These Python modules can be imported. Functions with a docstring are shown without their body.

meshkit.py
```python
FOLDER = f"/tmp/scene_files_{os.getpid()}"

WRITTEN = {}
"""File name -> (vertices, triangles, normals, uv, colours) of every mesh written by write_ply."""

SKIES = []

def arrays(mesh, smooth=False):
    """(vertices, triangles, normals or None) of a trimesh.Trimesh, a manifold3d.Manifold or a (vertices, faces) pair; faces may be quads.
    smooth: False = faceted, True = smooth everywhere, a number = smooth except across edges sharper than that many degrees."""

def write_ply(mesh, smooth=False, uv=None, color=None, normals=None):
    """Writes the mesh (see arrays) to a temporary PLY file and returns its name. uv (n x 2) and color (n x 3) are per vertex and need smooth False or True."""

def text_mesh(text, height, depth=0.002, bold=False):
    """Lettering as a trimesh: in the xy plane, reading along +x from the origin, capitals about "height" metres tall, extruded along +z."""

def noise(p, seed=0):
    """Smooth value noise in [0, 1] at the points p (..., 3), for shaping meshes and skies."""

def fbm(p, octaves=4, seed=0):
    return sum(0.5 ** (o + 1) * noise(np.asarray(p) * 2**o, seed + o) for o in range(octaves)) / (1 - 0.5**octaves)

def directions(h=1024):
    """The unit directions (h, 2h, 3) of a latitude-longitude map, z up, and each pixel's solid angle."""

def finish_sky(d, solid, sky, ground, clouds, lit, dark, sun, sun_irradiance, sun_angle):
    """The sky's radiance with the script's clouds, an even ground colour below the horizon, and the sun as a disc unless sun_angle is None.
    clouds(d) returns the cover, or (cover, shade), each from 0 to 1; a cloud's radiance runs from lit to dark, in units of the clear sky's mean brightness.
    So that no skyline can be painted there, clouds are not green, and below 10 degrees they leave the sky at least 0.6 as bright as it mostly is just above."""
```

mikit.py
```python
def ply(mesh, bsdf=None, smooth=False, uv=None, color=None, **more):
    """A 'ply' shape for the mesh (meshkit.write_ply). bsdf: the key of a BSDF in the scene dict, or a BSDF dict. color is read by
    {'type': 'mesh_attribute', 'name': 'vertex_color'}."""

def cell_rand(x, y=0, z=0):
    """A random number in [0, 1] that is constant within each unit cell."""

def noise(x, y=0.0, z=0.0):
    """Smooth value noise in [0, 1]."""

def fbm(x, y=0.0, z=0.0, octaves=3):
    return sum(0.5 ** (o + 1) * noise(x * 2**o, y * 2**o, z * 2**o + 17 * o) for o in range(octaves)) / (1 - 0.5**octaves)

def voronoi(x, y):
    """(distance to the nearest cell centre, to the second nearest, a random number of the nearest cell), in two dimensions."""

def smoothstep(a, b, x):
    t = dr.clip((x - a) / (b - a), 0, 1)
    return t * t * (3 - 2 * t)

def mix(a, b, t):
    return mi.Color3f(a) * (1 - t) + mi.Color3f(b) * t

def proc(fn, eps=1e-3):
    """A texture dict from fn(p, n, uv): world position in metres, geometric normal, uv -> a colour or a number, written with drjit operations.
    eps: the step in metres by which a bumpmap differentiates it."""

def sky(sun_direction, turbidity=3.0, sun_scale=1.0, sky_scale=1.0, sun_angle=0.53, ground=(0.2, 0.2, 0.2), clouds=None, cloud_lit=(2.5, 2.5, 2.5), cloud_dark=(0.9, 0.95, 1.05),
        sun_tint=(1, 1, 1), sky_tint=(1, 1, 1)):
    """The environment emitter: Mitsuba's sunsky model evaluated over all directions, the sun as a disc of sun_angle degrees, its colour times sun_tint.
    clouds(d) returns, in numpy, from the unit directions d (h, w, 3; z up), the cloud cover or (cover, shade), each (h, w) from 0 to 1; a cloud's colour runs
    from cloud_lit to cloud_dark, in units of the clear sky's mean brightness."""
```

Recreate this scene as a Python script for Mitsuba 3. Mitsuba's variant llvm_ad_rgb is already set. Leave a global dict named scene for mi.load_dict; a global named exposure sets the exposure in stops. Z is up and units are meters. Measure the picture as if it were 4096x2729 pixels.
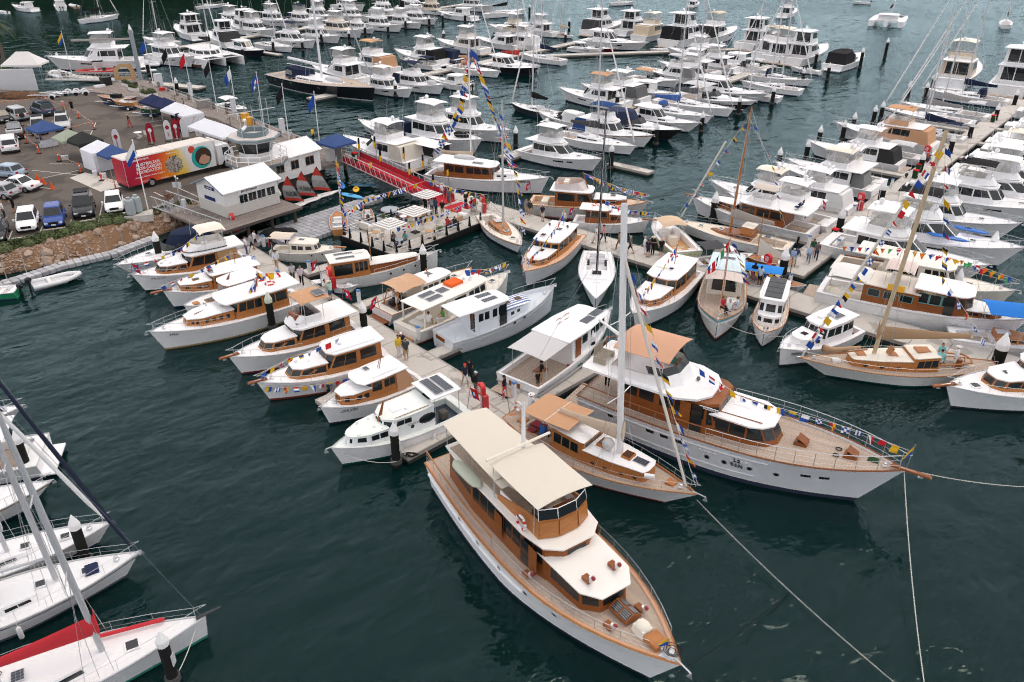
import math,random,numpy as np,trimesh,mitsuba as mi,drjit as dr,mikit,meshkit
import manifold3d as m3
from manifold3d import Manifold
ST=mi.ScalarTransform4f
PA,MT,ME,GS,VN,HN,TK,GL='paint','matte','metal','glass','varnish','honey','teak','gloss'
scene,labels={},{}
rnd=random.Random(7)
R=math.radians
# ---------------------------------------------------------------- camera, sky, exposure
scene['camera']={'type':'perspective','fov':65.47,'fov_axis':'x','near_clip':0.5,'far_clip':4000.0,'to_world':ST().look_at(origin=[0,0,28.632],target=[0,math.cos(R(28.837)),28.632-math.sin(R(28.837))],up=[-0.00247,0,1])}
def cloud_cover(d):
 n=meshkit.fbm(d*np.array([3,3,6.0]),4,3)
 return np.ones(d.shape[:2]),np.clip(0.25+0.9*(n-0.5),0,1)
scene['sky']=mikit.sky((0.35,0.25,0.9),turbidity=4,sun_scale=0.16,sun_angle=24,clouds=cloud_cover,cloud_lit=(2.55,2.5,2.55),cloud_dark=(1.85,1.86,1.95))
exposure=2.05
# ---------------------------------------------------------------- materials
def two(b):return{'type':'twosided','bsdf':b}
VC={'type':'mesh_attribute','name':'vertex_color'}
def pr(col,rough=.5,**k):
 c=col if isinstance(col,dict)else{'type':'rgb','value':list(col)}
 return two({'type':'principled','base_color':c,'roughness':rough,**k})
scene[PA]=pr(VC,.34,specular=.45)
scene[GL]=pr(VC,.16,specular=.5,clearcoat=.6,clearcoat_gloss=.9)
scene[MT]=pr(VC,.85,specular=.2)
scene[ME]=pr((.62,.63,.65),.32,metallic=.85)
scene[GS]=pr((.012,.016,.018),.06,specular=.6)
scene['clear']={'type':'thindielectric','int_ior':1.45}
def vinyl_fn(p,n,uv):return mikit.mix((.62,.61,.60),(.42,.42,.42),mikit.noise(p.x*1.7,p.y*1.7,p.z*2.2))
scene['vinyl']={'type':'blendbsdf','weight':.36,'bsdf_0':{'type':'thindielectric','int_ior':1.4},'bsdf_1':pr(mikit.proc(vinyl_fn),.25)}
def teak_fn(p,n,uv):
 k=dr.floor(uv.y/.085)
 tone=mikit.cell_rand(k,dr.floor(uv.x/2.3+7*mikit.cell_rand(k)))
 g=mikit.fbm(uv.x*3,uv.y*40)
 c=mikit.mix((.36,.275,.215),(.50,.40,.325),.6*tone+.4*g)
 seam=dr.abs(uv.y/.085-k-.5)>.435
 return dr.select(seam,mi.Color3f(.13,.10,.08),c)
scene[TK]=pr(mikit.proc(teak_fn),.7)
def varnish_fn(p,n,uv):
 g=mikit.fbm(uv.x*2.2+uv.y*3.1,p.z*30+uv.y*12,0,3)
 w=mikit.noise(p.x*.7,p.y*.7,p.z*.9)
 return mikit.mix((.13,.036,.009),(.30,.098,.024),.65*g+.35*w)
scene[VN]=pr(mikit.proc(varnish_fn),.3,specular=.3,clearcoat=.15)
def oak_fn(p,n,uv):
 g=mikit.fbm(p.x*3+p.z*9,p.y*3,p.z*22,3)
 return mikit.mix((.30,.10,.026),(.47,.20,.065),g)
scene[HN]=pr(mikit.proc(oak_fn),.35,specular=.3,clearcoat=.15)
def conc_fn(p,n,uv):
 a=mikit.fbm(p.x*.45,p.y*.45,3.,4);b=mikit.noise(p.x*11,p.y*11)
 st=mikit.smoothstep(.60,.74,mikit.fbm(p.x*.8+31,p.y*.8,9.,4))
 c=mikit.mix((.40,.37,.335),(.54,.51,.475),.7*a+.3*b)
 return c*(1-.35*st)
scene['concrete']=pr(mikit.proc(conc_fn),.8)
def asph_fn(p,n,uv):
 a=mikit.fbm(p.x*.16,p.y*.16,1.,4);b=mikit.noise(p.x*14,p.y*14);s=mikit.smoothstep(.58,.68,mikit.fbm(p.x*.35+9,p.y*.35,5.,4))
 c=mikit.mix((.066,.055,.047),(.122,.102,.088),.75*a+.25*b)
 return c*(1-.35*s)
scene['asphalt']=pr(mikit.proc(asph_fn),.9)
def wharf_fn(p,n,uv):
 k=dr.floor(uv.y/.15);t=mikit.cell_rand(k,dr.floor(uv.x/3+5*mikit.cell_rand(k)));g=mikit.fbm(uv.x*2,uv.y*25)
 c=mikit.mix((.13,.105,.095),(.27,.23,.21),.55*t+.45*g)
 return dr.select(dr.abs(uv.y/.15-k-.5)>.44,c*.35,c)
scene['wharf_wood']=pr(mikit.proc(wharf_fn),.85)
def ground_fn(p,n,uv):
 a=mikit.fbm(p.x*.5,p.y*.5,p.z,4)
 return mikit.mix((.12,.06,.03),(.25,.15,.085),a)
scene['soil']=pr(mikit.proc(ground_fn),.95)
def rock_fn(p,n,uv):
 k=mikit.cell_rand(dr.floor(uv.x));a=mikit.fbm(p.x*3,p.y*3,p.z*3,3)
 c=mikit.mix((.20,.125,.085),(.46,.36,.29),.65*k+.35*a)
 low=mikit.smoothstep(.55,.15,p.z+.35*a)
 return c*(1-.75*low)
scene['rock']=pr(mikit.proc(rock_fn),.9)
def leaf_fn(p,n,uv):
 k=mikit.cell_rand(dr.floor(uv.x));a=mikit.noise(p.x*.9,p.y*.9,p.z*.9)
 return mikit.mix((.030,.050,.016),(.115,.145,.048),.55*k+.45*a)
scene['leaf']=pr(mikit.proc(leaf_fn),.7)
def leafr_fn(p,n,uv):
 k=mikit.cell_rand(dr.floor(uv.x));return mikit.mix((.09,.035,.018),(.20,.10,.04),k)
scene['leaf_red']=pr(mikit.proc(leafr_fn),.7)
def hill_fn(p,n,uv):
 a=mikit.fbm(p.x*.12,p.y*.12,p.z*.12,4);return mikit.mix((.010,.020,.010),(.035,.055,.022),a)
scene['bush']=pr(mikit.proc(hill_fn),.95,specular=.1)
def water_fn(p,n,uv):
 a=mikit.fbm(p.x*.035,p.y*.035,2.,3)
 return mikit.mix((.0006,.0085,.0082),(.0018,.0145,.0135),a)
def wave_fn(p,n,uv):
 calm=.35+.65*mikit.smoothstep(.35,.65,mikit.fbm(p.x*.022+5,p.y*.022,4.,2))
 u=.80*p.x+.60*p.y;v=-.60*p.x+.80*p.y
 a=mikit.fbm(u*.33,v*.62,7.,2);b=mikit.fbm(u*1.15,v*2.3,1.,3);c=mikit.noise(u*5.0,v*9.0,3.)
 return.20*a+.075*b*(.4+.6*calm)+.006*c*calm
scene['water_mat']={'type':'bumpmap','arbitrary':mikit.proc(wave_fn,eps=.03),'scale':1.0,'bsdf':{'type':'plastic','int_ior':1.33,'nonlinear':False,'specular_reflectance':{'type':'rgb','value':[.64,.84,.90]},'diffuse_reflectance':mikit.proc(water_fn)}}
def solar_fn(p,n,uv):
 f=lambda t,w:dr.abs(t-dr.floor(t)-.5)>.5-w
 line=f(uv.x/.16,.04)|f(uv.y/.16,.04)
 return dr.select(line,mi.Color3f(.22,.24,.27),mi.Color3f(.022,.028,.042))
scene['solar']=pr(mikit.proc(solar_fn),.18,specular=.6)
def strip_fn(p,n,uv):
 t=uv.y/.3;return dr.select(t-dr.floor(t)<.5,mi.Color3f(.75,.75,.76),mi.Color3f(.10,.17,.34))
scene['striped']=pr(mikit.proc(strip_fn),.7)
def para_fn(p,n,uv):
 t=dr.maximum(dr.abs(uv.x),dr.abs(uv.y))/.26;return dr.select(t-dr.floor(t)<.5,mi.Color3f(.72,.71,.70),mi.Color3f(.36,.34,.32))
scene['parasol_cloth']=pr(mikit.proc(para_fn),.9)
def lin(r,g,b):return tuple((c/255/12.92 if c<10 else((c/255+.055)/1.055)**2.4)for c in(r,g,b))
WHITE,CREAM,OFF,GREY,LGREY=(.76,.755,.765),(.72,.67,.585),(.66,.645,.62),(.30,.30,.31),(.50,.50,.52)
BLACK,NAVY,TAN,RED,BLUE,YEL,DARK=(.012,.012,.013),(.012,.020,.048),(.50,.285,.165),(.52,.028,.026),(.030,.12,.42),(.74,.40,.03),(.035,.035,.038)
BEIGE,GREEN,CANV,TEAL,BROWN=(.58,.47,.35),(.02,.11,.05),(.63,.58,.50),(.10,.42,.42),(.12,.05,.025)
# ---------------------------------------------------------------- mesh helpers
class M:
 """Collects vertices and triangles of one mesh."""
 def __init__(s):s.v,s.f,s.n,s.c=[],[],0,[]
 def add(s,v,f,col=None):
  v=np.asarray(v,float).reshape(-1,3);s.v.append(v)
  for q in f:
   q=[i+s.n for i in q]
   for k in range(1,len(q)-1):s.f.append((q[0],q[k],q[k+1]))
  s.n+=len(v);s.c+=[col]*len(v);return s
 def box(s,c,d,rz=0,col=None,taper=1.0):
  x,y,z=[t/2 for t in d];k=taper
  v=np.array([[-x,-y,-z],[x,-y,-z],[x,y,-z],[-x,y,-z],[-x*k,-y*k,z],[x*k,-y*k,z],[x*k,y*k,z],[-x*k,y*k,z]])
  if rz:a,b=math.cos(rz),math.sin(rz);v=v@np.array([[a,b,0],[-b,a,0],[0,0,1]])
  return s.add(v+np.asarray(c,float),[(3,2,1,0),(4,5,6,7),(0,1,5,4),(1,2,6,5),(2,3,7,6),(3,0,4,7)],col)
 def loft(s,rings,cap=True,closed=True,col=None):
  k=len(rings[0]);f=[]
  for i in range(len(rings)-1):
   for j in range(k if closed else k-1):
    a,b=i*k+j,i*k+(j+1)%k
    f.append((a,b,b+k,a+k))
  if cap and closed:f+=[tuple(range(k))[::-1],tuple(range((len(rings)-1)*k,len(rings)*k))]
  return s.add(np.vstack([np.asarray(r,float)for r in rings]),f,col)
 def prism(s,poly,z0,z1,col=None):
  return s.loft([[(x,y,z0)for x,y in poly],[(x,y,z1)for x,y in poly]],col=col)
 def tube(s,path,r,n=5,cap=True,col=None):
  p=np.asarray(path,float);rr=np.broadcast_to(np.asarray(r,float),(len(p),));t=np.gradient(p,axis=0)if len(p)>1 else p
  rings=[]
  for i in range(len(p)):
   d=t[i]/(np.linalg.norm(t[i])+1e-12);a=np.cross(d,(0,0,1.)if abs(d[2])<.9 else(1.,0,0));a/=np.linalg.norm(a);b=np.cross(d,a)
   g=np.arange(n)*2*np.pi/n
   rings.append(p[i]+rr[i]*(np.cos(g)[:,None]*a+np.sin(g)[:,None]*b))
  return s.loft(rings,cap,col=col)
 def lathe(s,prof,n=12,c=(0,0,0),col=None):
  g=np.arange(n)*2*np.pi/n
  return s.loft([[(c[0]+r*math.cos(a),c[1]+r*math.sin(a),c[2]+z)for a in g]for r,z in prof],col=col)
 def ball(s,c,r,n=8,col=None):
  r=np.broadcast_to(r,(3,));a=np.linspace(-np.pi/2,np.pi/2,n//2+1)
  g=np.arange(n)*2*np.pi/n
  return s.loft([[(c[0]+r[0]*max(math.cos(t),.02)*math.cos(q),c[1]+r[1]*max(math.cos(t),.02)*math.sin(q),c[2]+r[2]*math.sin(t))for q in g]for t in a],col=col)
 def plate(s,q,th=.015,col=None):
  q=np.asarray(q,float);n=np.cross(q[1]-q[0],q[2]-q[0]);n/=np.linalg.norm(n)+1e-12
  return s.loft([q,q+n*th],col=col)
 def text(s,txt,h,at,ux,uz,depth=.01,col=None,bold=True,center=True):
  t=meshkit.text_mesh(txt,h,depth,bold);v=np.array(t.vertices)
  if center:v[:,0]-=(v[:,0].min()+v[:,0].max())/2
  ux,uz=np.asarray(ux,float),np.asarray(uz,float);n=np.cross(ux,uz)
  return s.add(np.asarray(at,float)+v[:,:1]*ux+v[:,1:2]*uz+v[:,2:]*n,np.array(t.faces).tolist(),col)
 def arr(s):return np.vstack(s.v),np.array(s.f)
used={}
def numbered(name):
 k=used.get(name,0);used[name]=k+1
 return name if k==0 else f'{name}_{k:03d}'
UVM={TK,VN,'wharf_wood','solar','striped','parasol_cloth',HN}
VCM={PA,GL,MT}
def put(key,mesh,mat,col=None,smooth=False,tw=None,uv=None):
 """One entry of the scene under a free key."""
 key=numbered(key)
 if isinstance(mesh,M):
  cs=mesh.c;mesh=mesh.arr()
  if col is None and cs and cs[0]is not None:col=np.array([c if c is not None else WHITE for c in cs])
 elif hasattr(mesh,'to_mesh'):
  t=mesh.to_mesh();mesh=(t.vert_properties[:,:3],t.tri_verts)
 if smooth is not False and smooth is not True:
  t=trimesh.graph.smooth_shade(trimesh.Trimesh(np.asarray(mesh[0],float),np.asarray(mesh[1]),process=False),angle=R(smooth),facet_minarea=None);mesh,smooth=(np.array(t.vertices),np.array(t.faces)),True
 v=np.asarray(mesh[0])
 kw={}
 if mat in VCM:
  c=np.asarray(col if col is not None else WHITE,float);kw['color']=np.broadcast_to(c,(len(v),3))
 if mat in UVM:kw['uv']=v[:,:2]if uv is None else uv
 elif uv is not None:kw['uv']=uv
 d=mikit.ply(mesh,mat,smooth,**kw)
 if tw is not None:d['to_world']=tw
 scene[key]=d
 return key
def place(x,y,z=0,deg=0,s=1):return ST().translate([x,y,z]).rotate([0,0,1],deg).scale(s)
class Thing:
 def __init__(s,name,label,cat,x=0,y=0,z=0,deg=0,group=None,scale=1):
  s.key=numbered(name);s.tw=place(x,y,z,deg,scale);s.at=(x,y,z);s.deg=deg
  labels[s.key]={'label':label,'category':cat}
  if group:labels[s.key]['group']=group
 def part(s,name,mesh,mat=PA,col=None,smooth=False,parent=None,label=None,uv=None):
  if isinstance(mesh,M)and not mesh.v:return None
  k=put((parent or s.key)+'__'+name,mesh,mat,col,smooth,s.tw,uv)
  if label:labels[k]={'label':label}
  return k
 def world(s,p):
  a=R(s.deg);return np.array([s.at[0]+p[0]*math.cos(a)-p[1]*math.sin(a),s.at[1]+p[0]*math.sin(a)+p[1]*math.cos(a),s.at[2]+p[2]])
def single(name,mesh,mat,label,cat,col=None,x=0,y=0,z=0,deg=0,group=None,smooth=False,uv=None):
 k=put(name,mesh,mat,col,smooth,place(x,y,z,deg),uv);labels[k]={'label':label,'category':cat}
 if group:labels[k]['group']=group
 return k
def struct(name,mesh,mat,col=None,smooth=False,uv=None):
 k=put(name,mesh,mat,col,smooth,None,uv);labels[k]={'kind':'structure'};return k
 # ---------------------------------------------------------------- boats
class Boat(Thing):
 """Local frame: x forward from the stern, y to port, z up from the waterline."""
 def __init__(s,name,label,cat,x,y,deg,L,B=None,fs=1.1,fb=1.7,rb=.9,rs=-.1,ws=.88,wl=.86,p=2.2,tm=.45,flare=1.3,sheer=.08,bul=.0,hull=WHITE,boot=(.03,.05,.10),stripe=None,deck=(PA,WHITE),rail=(PA,LGREY),cut=None,sole=(PA,OFF),group=None,bott=.14,N=15,roll=0,hullmat=GL):
  Thing.__init__(s,name,label,cat,x,y,0,deg,group)
  s.L,s.B=L,B or.31*L;s.fs,s.fb,s.bul=fs,fb,bul
  s.p,s.tm,s.ws,s.sheer=p,tm,ws,sheer
  xs=sorted(set(np.round(np.r_[np.linspace(0,1,N),.955,.985,*([c/L for c in cut[:2]]if cut else[])],4)))
  t=np.array(xs);b,z=np.array([s.b(q*L)for q in t]),np.array([s.z(q*L)for q in t])
  pw=p*.72;bw=np.where(t<tm,s.B/2*wl*(ws*.93+(1-ws*.93)*np.sin(np.pi/2*np.minimum(t/tm,1))),s.B/2*wl*(1-np.maximum((t-tm)/(1-tm),0)**pw));bw=np.maximum(bw,.02)
  if rs>.6:bw=bw*np.clip((t/.12)**.6,.04,1)
  xw=rs+(L-rb-rs)*t;s.xw=xw
  def row(k,side):
   kk=np.clip(k/1.0,0,1);bb=bw+(b-bw)*kk**flare
   return np.stack([xw+(L*t-xw)*kk,side*bb,z*kk],1)
  kb=np.full(len(t),bott)/z;s.row=lambda k,side=1:row(np.full(len(t),float(k)),side)
  top=M();low=M();st=M()
  for side in(1,-1):
   rows=[row(np.ones(len(t)),side),row(np.full(len(t),.75),side),row(np.full(len(t),.5),side),row(kb+.02,side),row(kb,side)]
   o=1 if side==1 else-1
   top.loft([r[::o]for r in rows[::-1]],cap=False,closed=False)
   bot=row(np.zeros(len(t)),side);bot2=bot.copy();bot2[:,1]*=.75;bot2[:,2]=-.45
   low.loft([r[::o]for r in(bot2,bot,rows[4])],cap=False,closed=False)
   if bul>0:
    a=rows[0].copy();a[:,1]-=side*np.minimum(.07,b*.6);c=a.copy();c[:,2]-=bul
    top.loft([r[::o]for r in(rows[0],a,c)],cap=False,closed=False)
   if stripe:
    e=.012;r1,r2=row(np.full(len(t),stripe[1]),side),row(np.full(len(t),stripe[2]),side)
    for r in(r1,r2):r[:,1]+=side*e
    st.loft([r[::o]for r in(r2,r1)],cap=False,closed=False)
  P0,S0=[r[0]for r in(row(np.full(len(t),k),1)for k in(1,.5,0))],[r[0]for r in(row(np.full(len(t),k),-1)for k in(1,.5,0))]
  e=np.array([0,0,-.45]);top.add([*P0[:2],P0[2]*.0+P0[2],S0[2],S0[1],S0[0]],[(0,1,2,3,4,5)])
  s.part('hull',top,hullmat,hull,smooth=35 if L>7 else False);s.part('boot_stripe',low,PA,boot)
  if stripe:s.part('stripe',st,PA,stripe[0])
  # deck, with a well cut into it
  d=M();q=.05
  for i in range(len(t)-1):
   x0,x1=L*t[i],L*t[i+1];y0,y1=max(b[i]-q,.012),max(b[i+1]-q,.01);z0,z1=z[i]-bul-.01,z[i+1]-bul-.01
   m0,m1=[.035*min(y,1.2)for y in(y0,y1)]
   if cut and x0>=cut[0]-1e-3 and x1<=cut[1]+1e-3:
    w0,w1=max(y0-cut[2],.1),max(y1-cut[2],.1)
    for o in(1,-1):d.add([(x0,o*y0,z0),(x1,o*y1,z1),(x1,o*w1,z1),(x0,o*w0,z0)],[(0,3,2,1)if o==1 else(0,1,2,3)])
   else:
    for o in(1,-1):d.add([(x0,o*y0,z0),(x1,o*y1,z1),(x1,0,z1+m1),(x0,0,z0+m0)],[(0,3,2,1)if o==1 else(0,1,2,3)])
  s.part('deck',d,deck[0],deck[1]if len(deck)>1 else None)
  if cut:
   w=M();f=M();xs2=[q for q in t if cut[0]/L-1e-3<=q<=cut[1]/L+1e-3];zf=min(s.z(cut[0]),s.z(cut[1]))-bul-cut[3];s.zsole=zf
   ed=[(L*q,max(s.b(L*q)-.05-cut[2],.1),s.z(L*q)-bul-.01)for q in xs2]
   for o in(1,-1):
    w.loft([[(x,o*y,zf)for x,y,_ in ed],[(x,o*y,zz)for x,y,zz in ed]],cap=False,closed=False)
   for k in(0,-1):
    x,y,zz=ed[k];w.add([(x,y,zf),(x,-y,zf),(x,-y,zz+.02),(x,y,zz+.02)],[(0,1,2,3)])
   f.loft([[(x,y,zf)for x,y,_ in ed],[(x,-y,zf)for x,y,_ in ed]],cap=False,closed=False)
   s.part('cockpit_well',w,PA,s_wall(deck));s.part('cockpit_sole',f,sole[0],sole[1]if len(sole)>1 else None)
  rm=M()
  for o in(1,-1):rm.tube([(L*q,o*s.b(L*q),s.z(L*q)+.01)for q in t[:-1]]+[(L,0,s.z(L)+.01)],.035 if L<14 else.05,5)
  rm.tube([(0,s.b(0),s.z(0)),(0,-s.b(0),s.z(0))],.035,5)
  s.part('rub_rail',rm,rail[0],rail[1]if len(rail)>1 else None)
 def b(s,x):
  t=min(max(x/s.L,0),1)
  if t<s.tm:return s.B/2*(s.ws+(1-s.ws)*math.sin(math.pi/2*t/s.tm))
  return max(s.B/2*(1-((t-s.tm)/(1-s.tm))**s.p),.03)
 def z(s,x):
  t=min(max(x/s.L,0),1);return s.fs+(s.fb-s.fs)*t**1.7-s.sheer*math.sin(math.pi*t)
 def dk(s,x):return s.z(x)-s.bul
 # -------- superstructure
 def house(s,half,zt,zb=None,tin=.08,rf=.35,ra=0.,wall=(PA,WHITE),win=(),roof=None,name='cabin',frame=None,glass=GS,top=True):
  """half: (x, half width) from aft to forward on the port side; the walls rise from the deck (or zb) to the heights zt = (aft, forward)."""
  x0,x1=half[0][0],half[-1][0];n=len(half)
  pts=list(half)+[(x,-w)for x,w in half[::-1]]
  zb_=(lambda x:s.dk(x)-.02)if zb is None else(zb if callable(zb)else(lambda x:zb))
  zt_=lambda x:zt[0]+(zt[1]-zt[0])*(x-x0)/(x1-x0)
  bot=np.array([(x,y,zb_(x))for x,y in pts])
  xf=half[-2][0]if n>2 else x1
  def up(x,y):
   k=0
   if x>=xf-1e-6:k=-rf
   elif x<=x0+1e-6:k=ra
   return(x+k,y-math.copysign(min(tin,abs(y)*.5),y),zt_(x))
  topr=np.array([up(x,y)for x,y in pts])
  w=M();w.loft([bot[::-1],topr[::-1]],cap=False)
  if top:w.add(topr,[tuple(range(len(pts)))])
  key=s.part(name,w,wall[0],wall[1]if len(wall)>1 else None,uv=np.c_[w.arr()[0][:,0],w.arr()[0][:,2]]if wall[0]in UVM else None)
  K=len(pts)
  for wi in win:
   seg,cnt,u0,u1,v0,v1=wi[:6];gap=wi[6]if len(wi)>6 else.08;rim=wi[7]if len(wi)>7 else frame;gm=wi[8]if len(wi)>8 else glass
   segs=[(n-1,n)]if seg=='f' else[(K-1,0)]if seg=='a' else[(seg,seg+1),(K-2-seg,K-1-seg)]
   for si,(i,j)in enumerate(segs):
    A,Bq,C,D=bot[i],bot[j],topr[j],topr[i]
    f=lambda u,v:(A*(1-u)+Bq*u)*(1-v)+(D*(1-u)+C*u)*v
    nn=np.cross(C-A,Bq-A)*1.0;nn=np.cross(Bq-A,D-A);nn/=np.linalg.norm(nn)+1e-9
    mid=(A+Bq)/2;
    if nn[0]*(mid[0]-(x0+x1)/2)*0+nn[1]*mid[1]+(nn[0]*(mid[0]-(x0+x1)/2)if seg in('f','a')else 0)<0:nn=-nn
    for c in range(cnt):
     a,e=u0+(u1-u0)*(c+gap/2)/cnt,u0+(u1-u0)*(c+1-gap/2)/cnt
     if si==1 and seg not in('f','a'):a,e=1-e,1-a
     q=np.array([f(a,v0),f(e,v0),f(e,v1),f(a,v1)])
     if np.dot(np.cross(q[1]-q[0],q[2]-q[0]),nn)<0:q=q[::-1]
     if rim:
      cc=q.mean(0);du=.05/max(np.linalg.norm(q[1]-q[0])/2,.05);qq=cc+(q-cc)*(1+min(du,.25))
      fk=s.part('window_frame',M().plate(qq+nn*.004,.014),rim[0],rim[1]if len(rim)>1 else None,parent=key)
      s.part('window',M().plate(q+nn*.016,.008),gm,parent=key)
     else:s.part('window',M().plate(q+nn*.004,.012),gm,parent=key)
  if roof:
   s.roof([(p[0],p[1],p[2])for p in topr],**roof)
  return topr
 def roof(s,ring,mat=PA,col=WHITE,over=.12,th=.07,camber=.06,name='roof',aft=0.,fwd=0.,parent=None,wide=0.):
  r=np.array(ring,float);c=r.mean(0);o=r.copy();d=r[:,:2]-c[:2]
  o[:,0]+=np.sign(d[:,0])*over;o[:,1]+=np.sign(d[:,1])*(over+wide)
  lo,hi=d[:,0].min(),d[:,0].max();k=np.isclose(d[:,0],lo,atol=.12);o[k,0]-=aft;o[d[:,0]>hi-.45,0]+=fwd
  o[:,2]+=.004;t=o.copy();t[:,2]+=th
  cc=o.mean(0)
  def ins(q,h):i=t.copy();i[:,:2]=cc[:2]+(t[:,:2]-cc[:2])*q;i[:,2]+=h;return i
  m=M();e=o.copy();e[:,:2]=cc[:2]+(o[:,:2]-cc[:2])*.98;t2=ins(.975,.012)
  m.loft([x[::-1]for x in(e,o,t,t2,ins(.8,camber*.55+.01),ins(.45,camber*.9),ins(.06,camber))],cap=True)
  return s.part(name,m,mat,col,smooth=50,parent=parent)
 def canopy(s,x0,x1,w,z,mat=MT,col=TAN,sag=.05,camber=.12,posts=None,name='canopy',th=.03,taper=0.,tilt=0.,wf=None,edge=.0,pz=None):
  """A cloth or hard top on posts; camber arches it across."""
  nx,ny=9,9;up,lo=[],[]
  for i in range(nx):
   u=i/(nx-1);x=x0+(x1-x0)*u;hw=(w+((wf if wf is not None else w)-w)*u)
   up.append([(x,hw*v,z+tilt*u+camber*(1-v*v)-sag*math.sin(math.pi*((u*2)%1 if sag>.06 else u))*(1-.3*v*v)-edge*(abs(2*u-1)**6))for v in np.linspace(-1,1,ny)])
  m=M();A=np.array(up);Bm=A.copy();Bm[:,:,2]-=th
  m.loft(list(A.transpose(1,0,2)),cap=False,closed=False);m.loft(list(Bm.transpose(1,0,2)[::-1]),cap=False,closed=False)
  for a,c in((A[:,0],Bm[:,0]),(A[::-1,-1],Bm[::-1,-1]),(A[0,::-1],Bm[0,::-1]),(A[-1],Bm[-1])):m.loft([c,a],cap=False,closed=False)
  k=s.part(name,m,mat,col,smooth=40)
  if posts:
   for px in posts:
    u=(px-x0)/(x1-x0);hw=(w+((wf if wf is not None else w)-w)*u)*.93
    for o in(1,-1):s.part('post',M().tube([(px,o*hw,(pz if pz is not None else s.dk(px))-.02),(px,o*hw,z+tilt*u+.02)],.022,5),ME,parent=k)
  return k
 def rails(s,xa,xb,h=.62,n=8,bow=True,mid=1,inset=.06,mat=ME,col=None,r=.016,wood=None):
  m=M();xs=np.linspace(xa,xb,n);top=[]
  pl=lambda x,o,hh:(x,o*max(s.b(x)-inset,0.0),s.z(x)+hh)
  for o in(1,-1):
   line=[pl(x,o,h)for x in xs]
   for x in xs:m.tube([pl(x,o,0),pl(x,o,h)],r*.8,4)
   if bow:line.append((s.L+.12,0,s.z(s.L)+h+.04))
   (M()if wood else m).tube(line,r,5)if not wood else None
   top.append(line)
   for k in range(mid):m.tube([(p[0],p[1],p[2]-h*(k+1)/(mid+1))for p in line[:len(xs)]],r*.45,4)
  s.part('guard_rail',m,mat,col)
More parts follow.
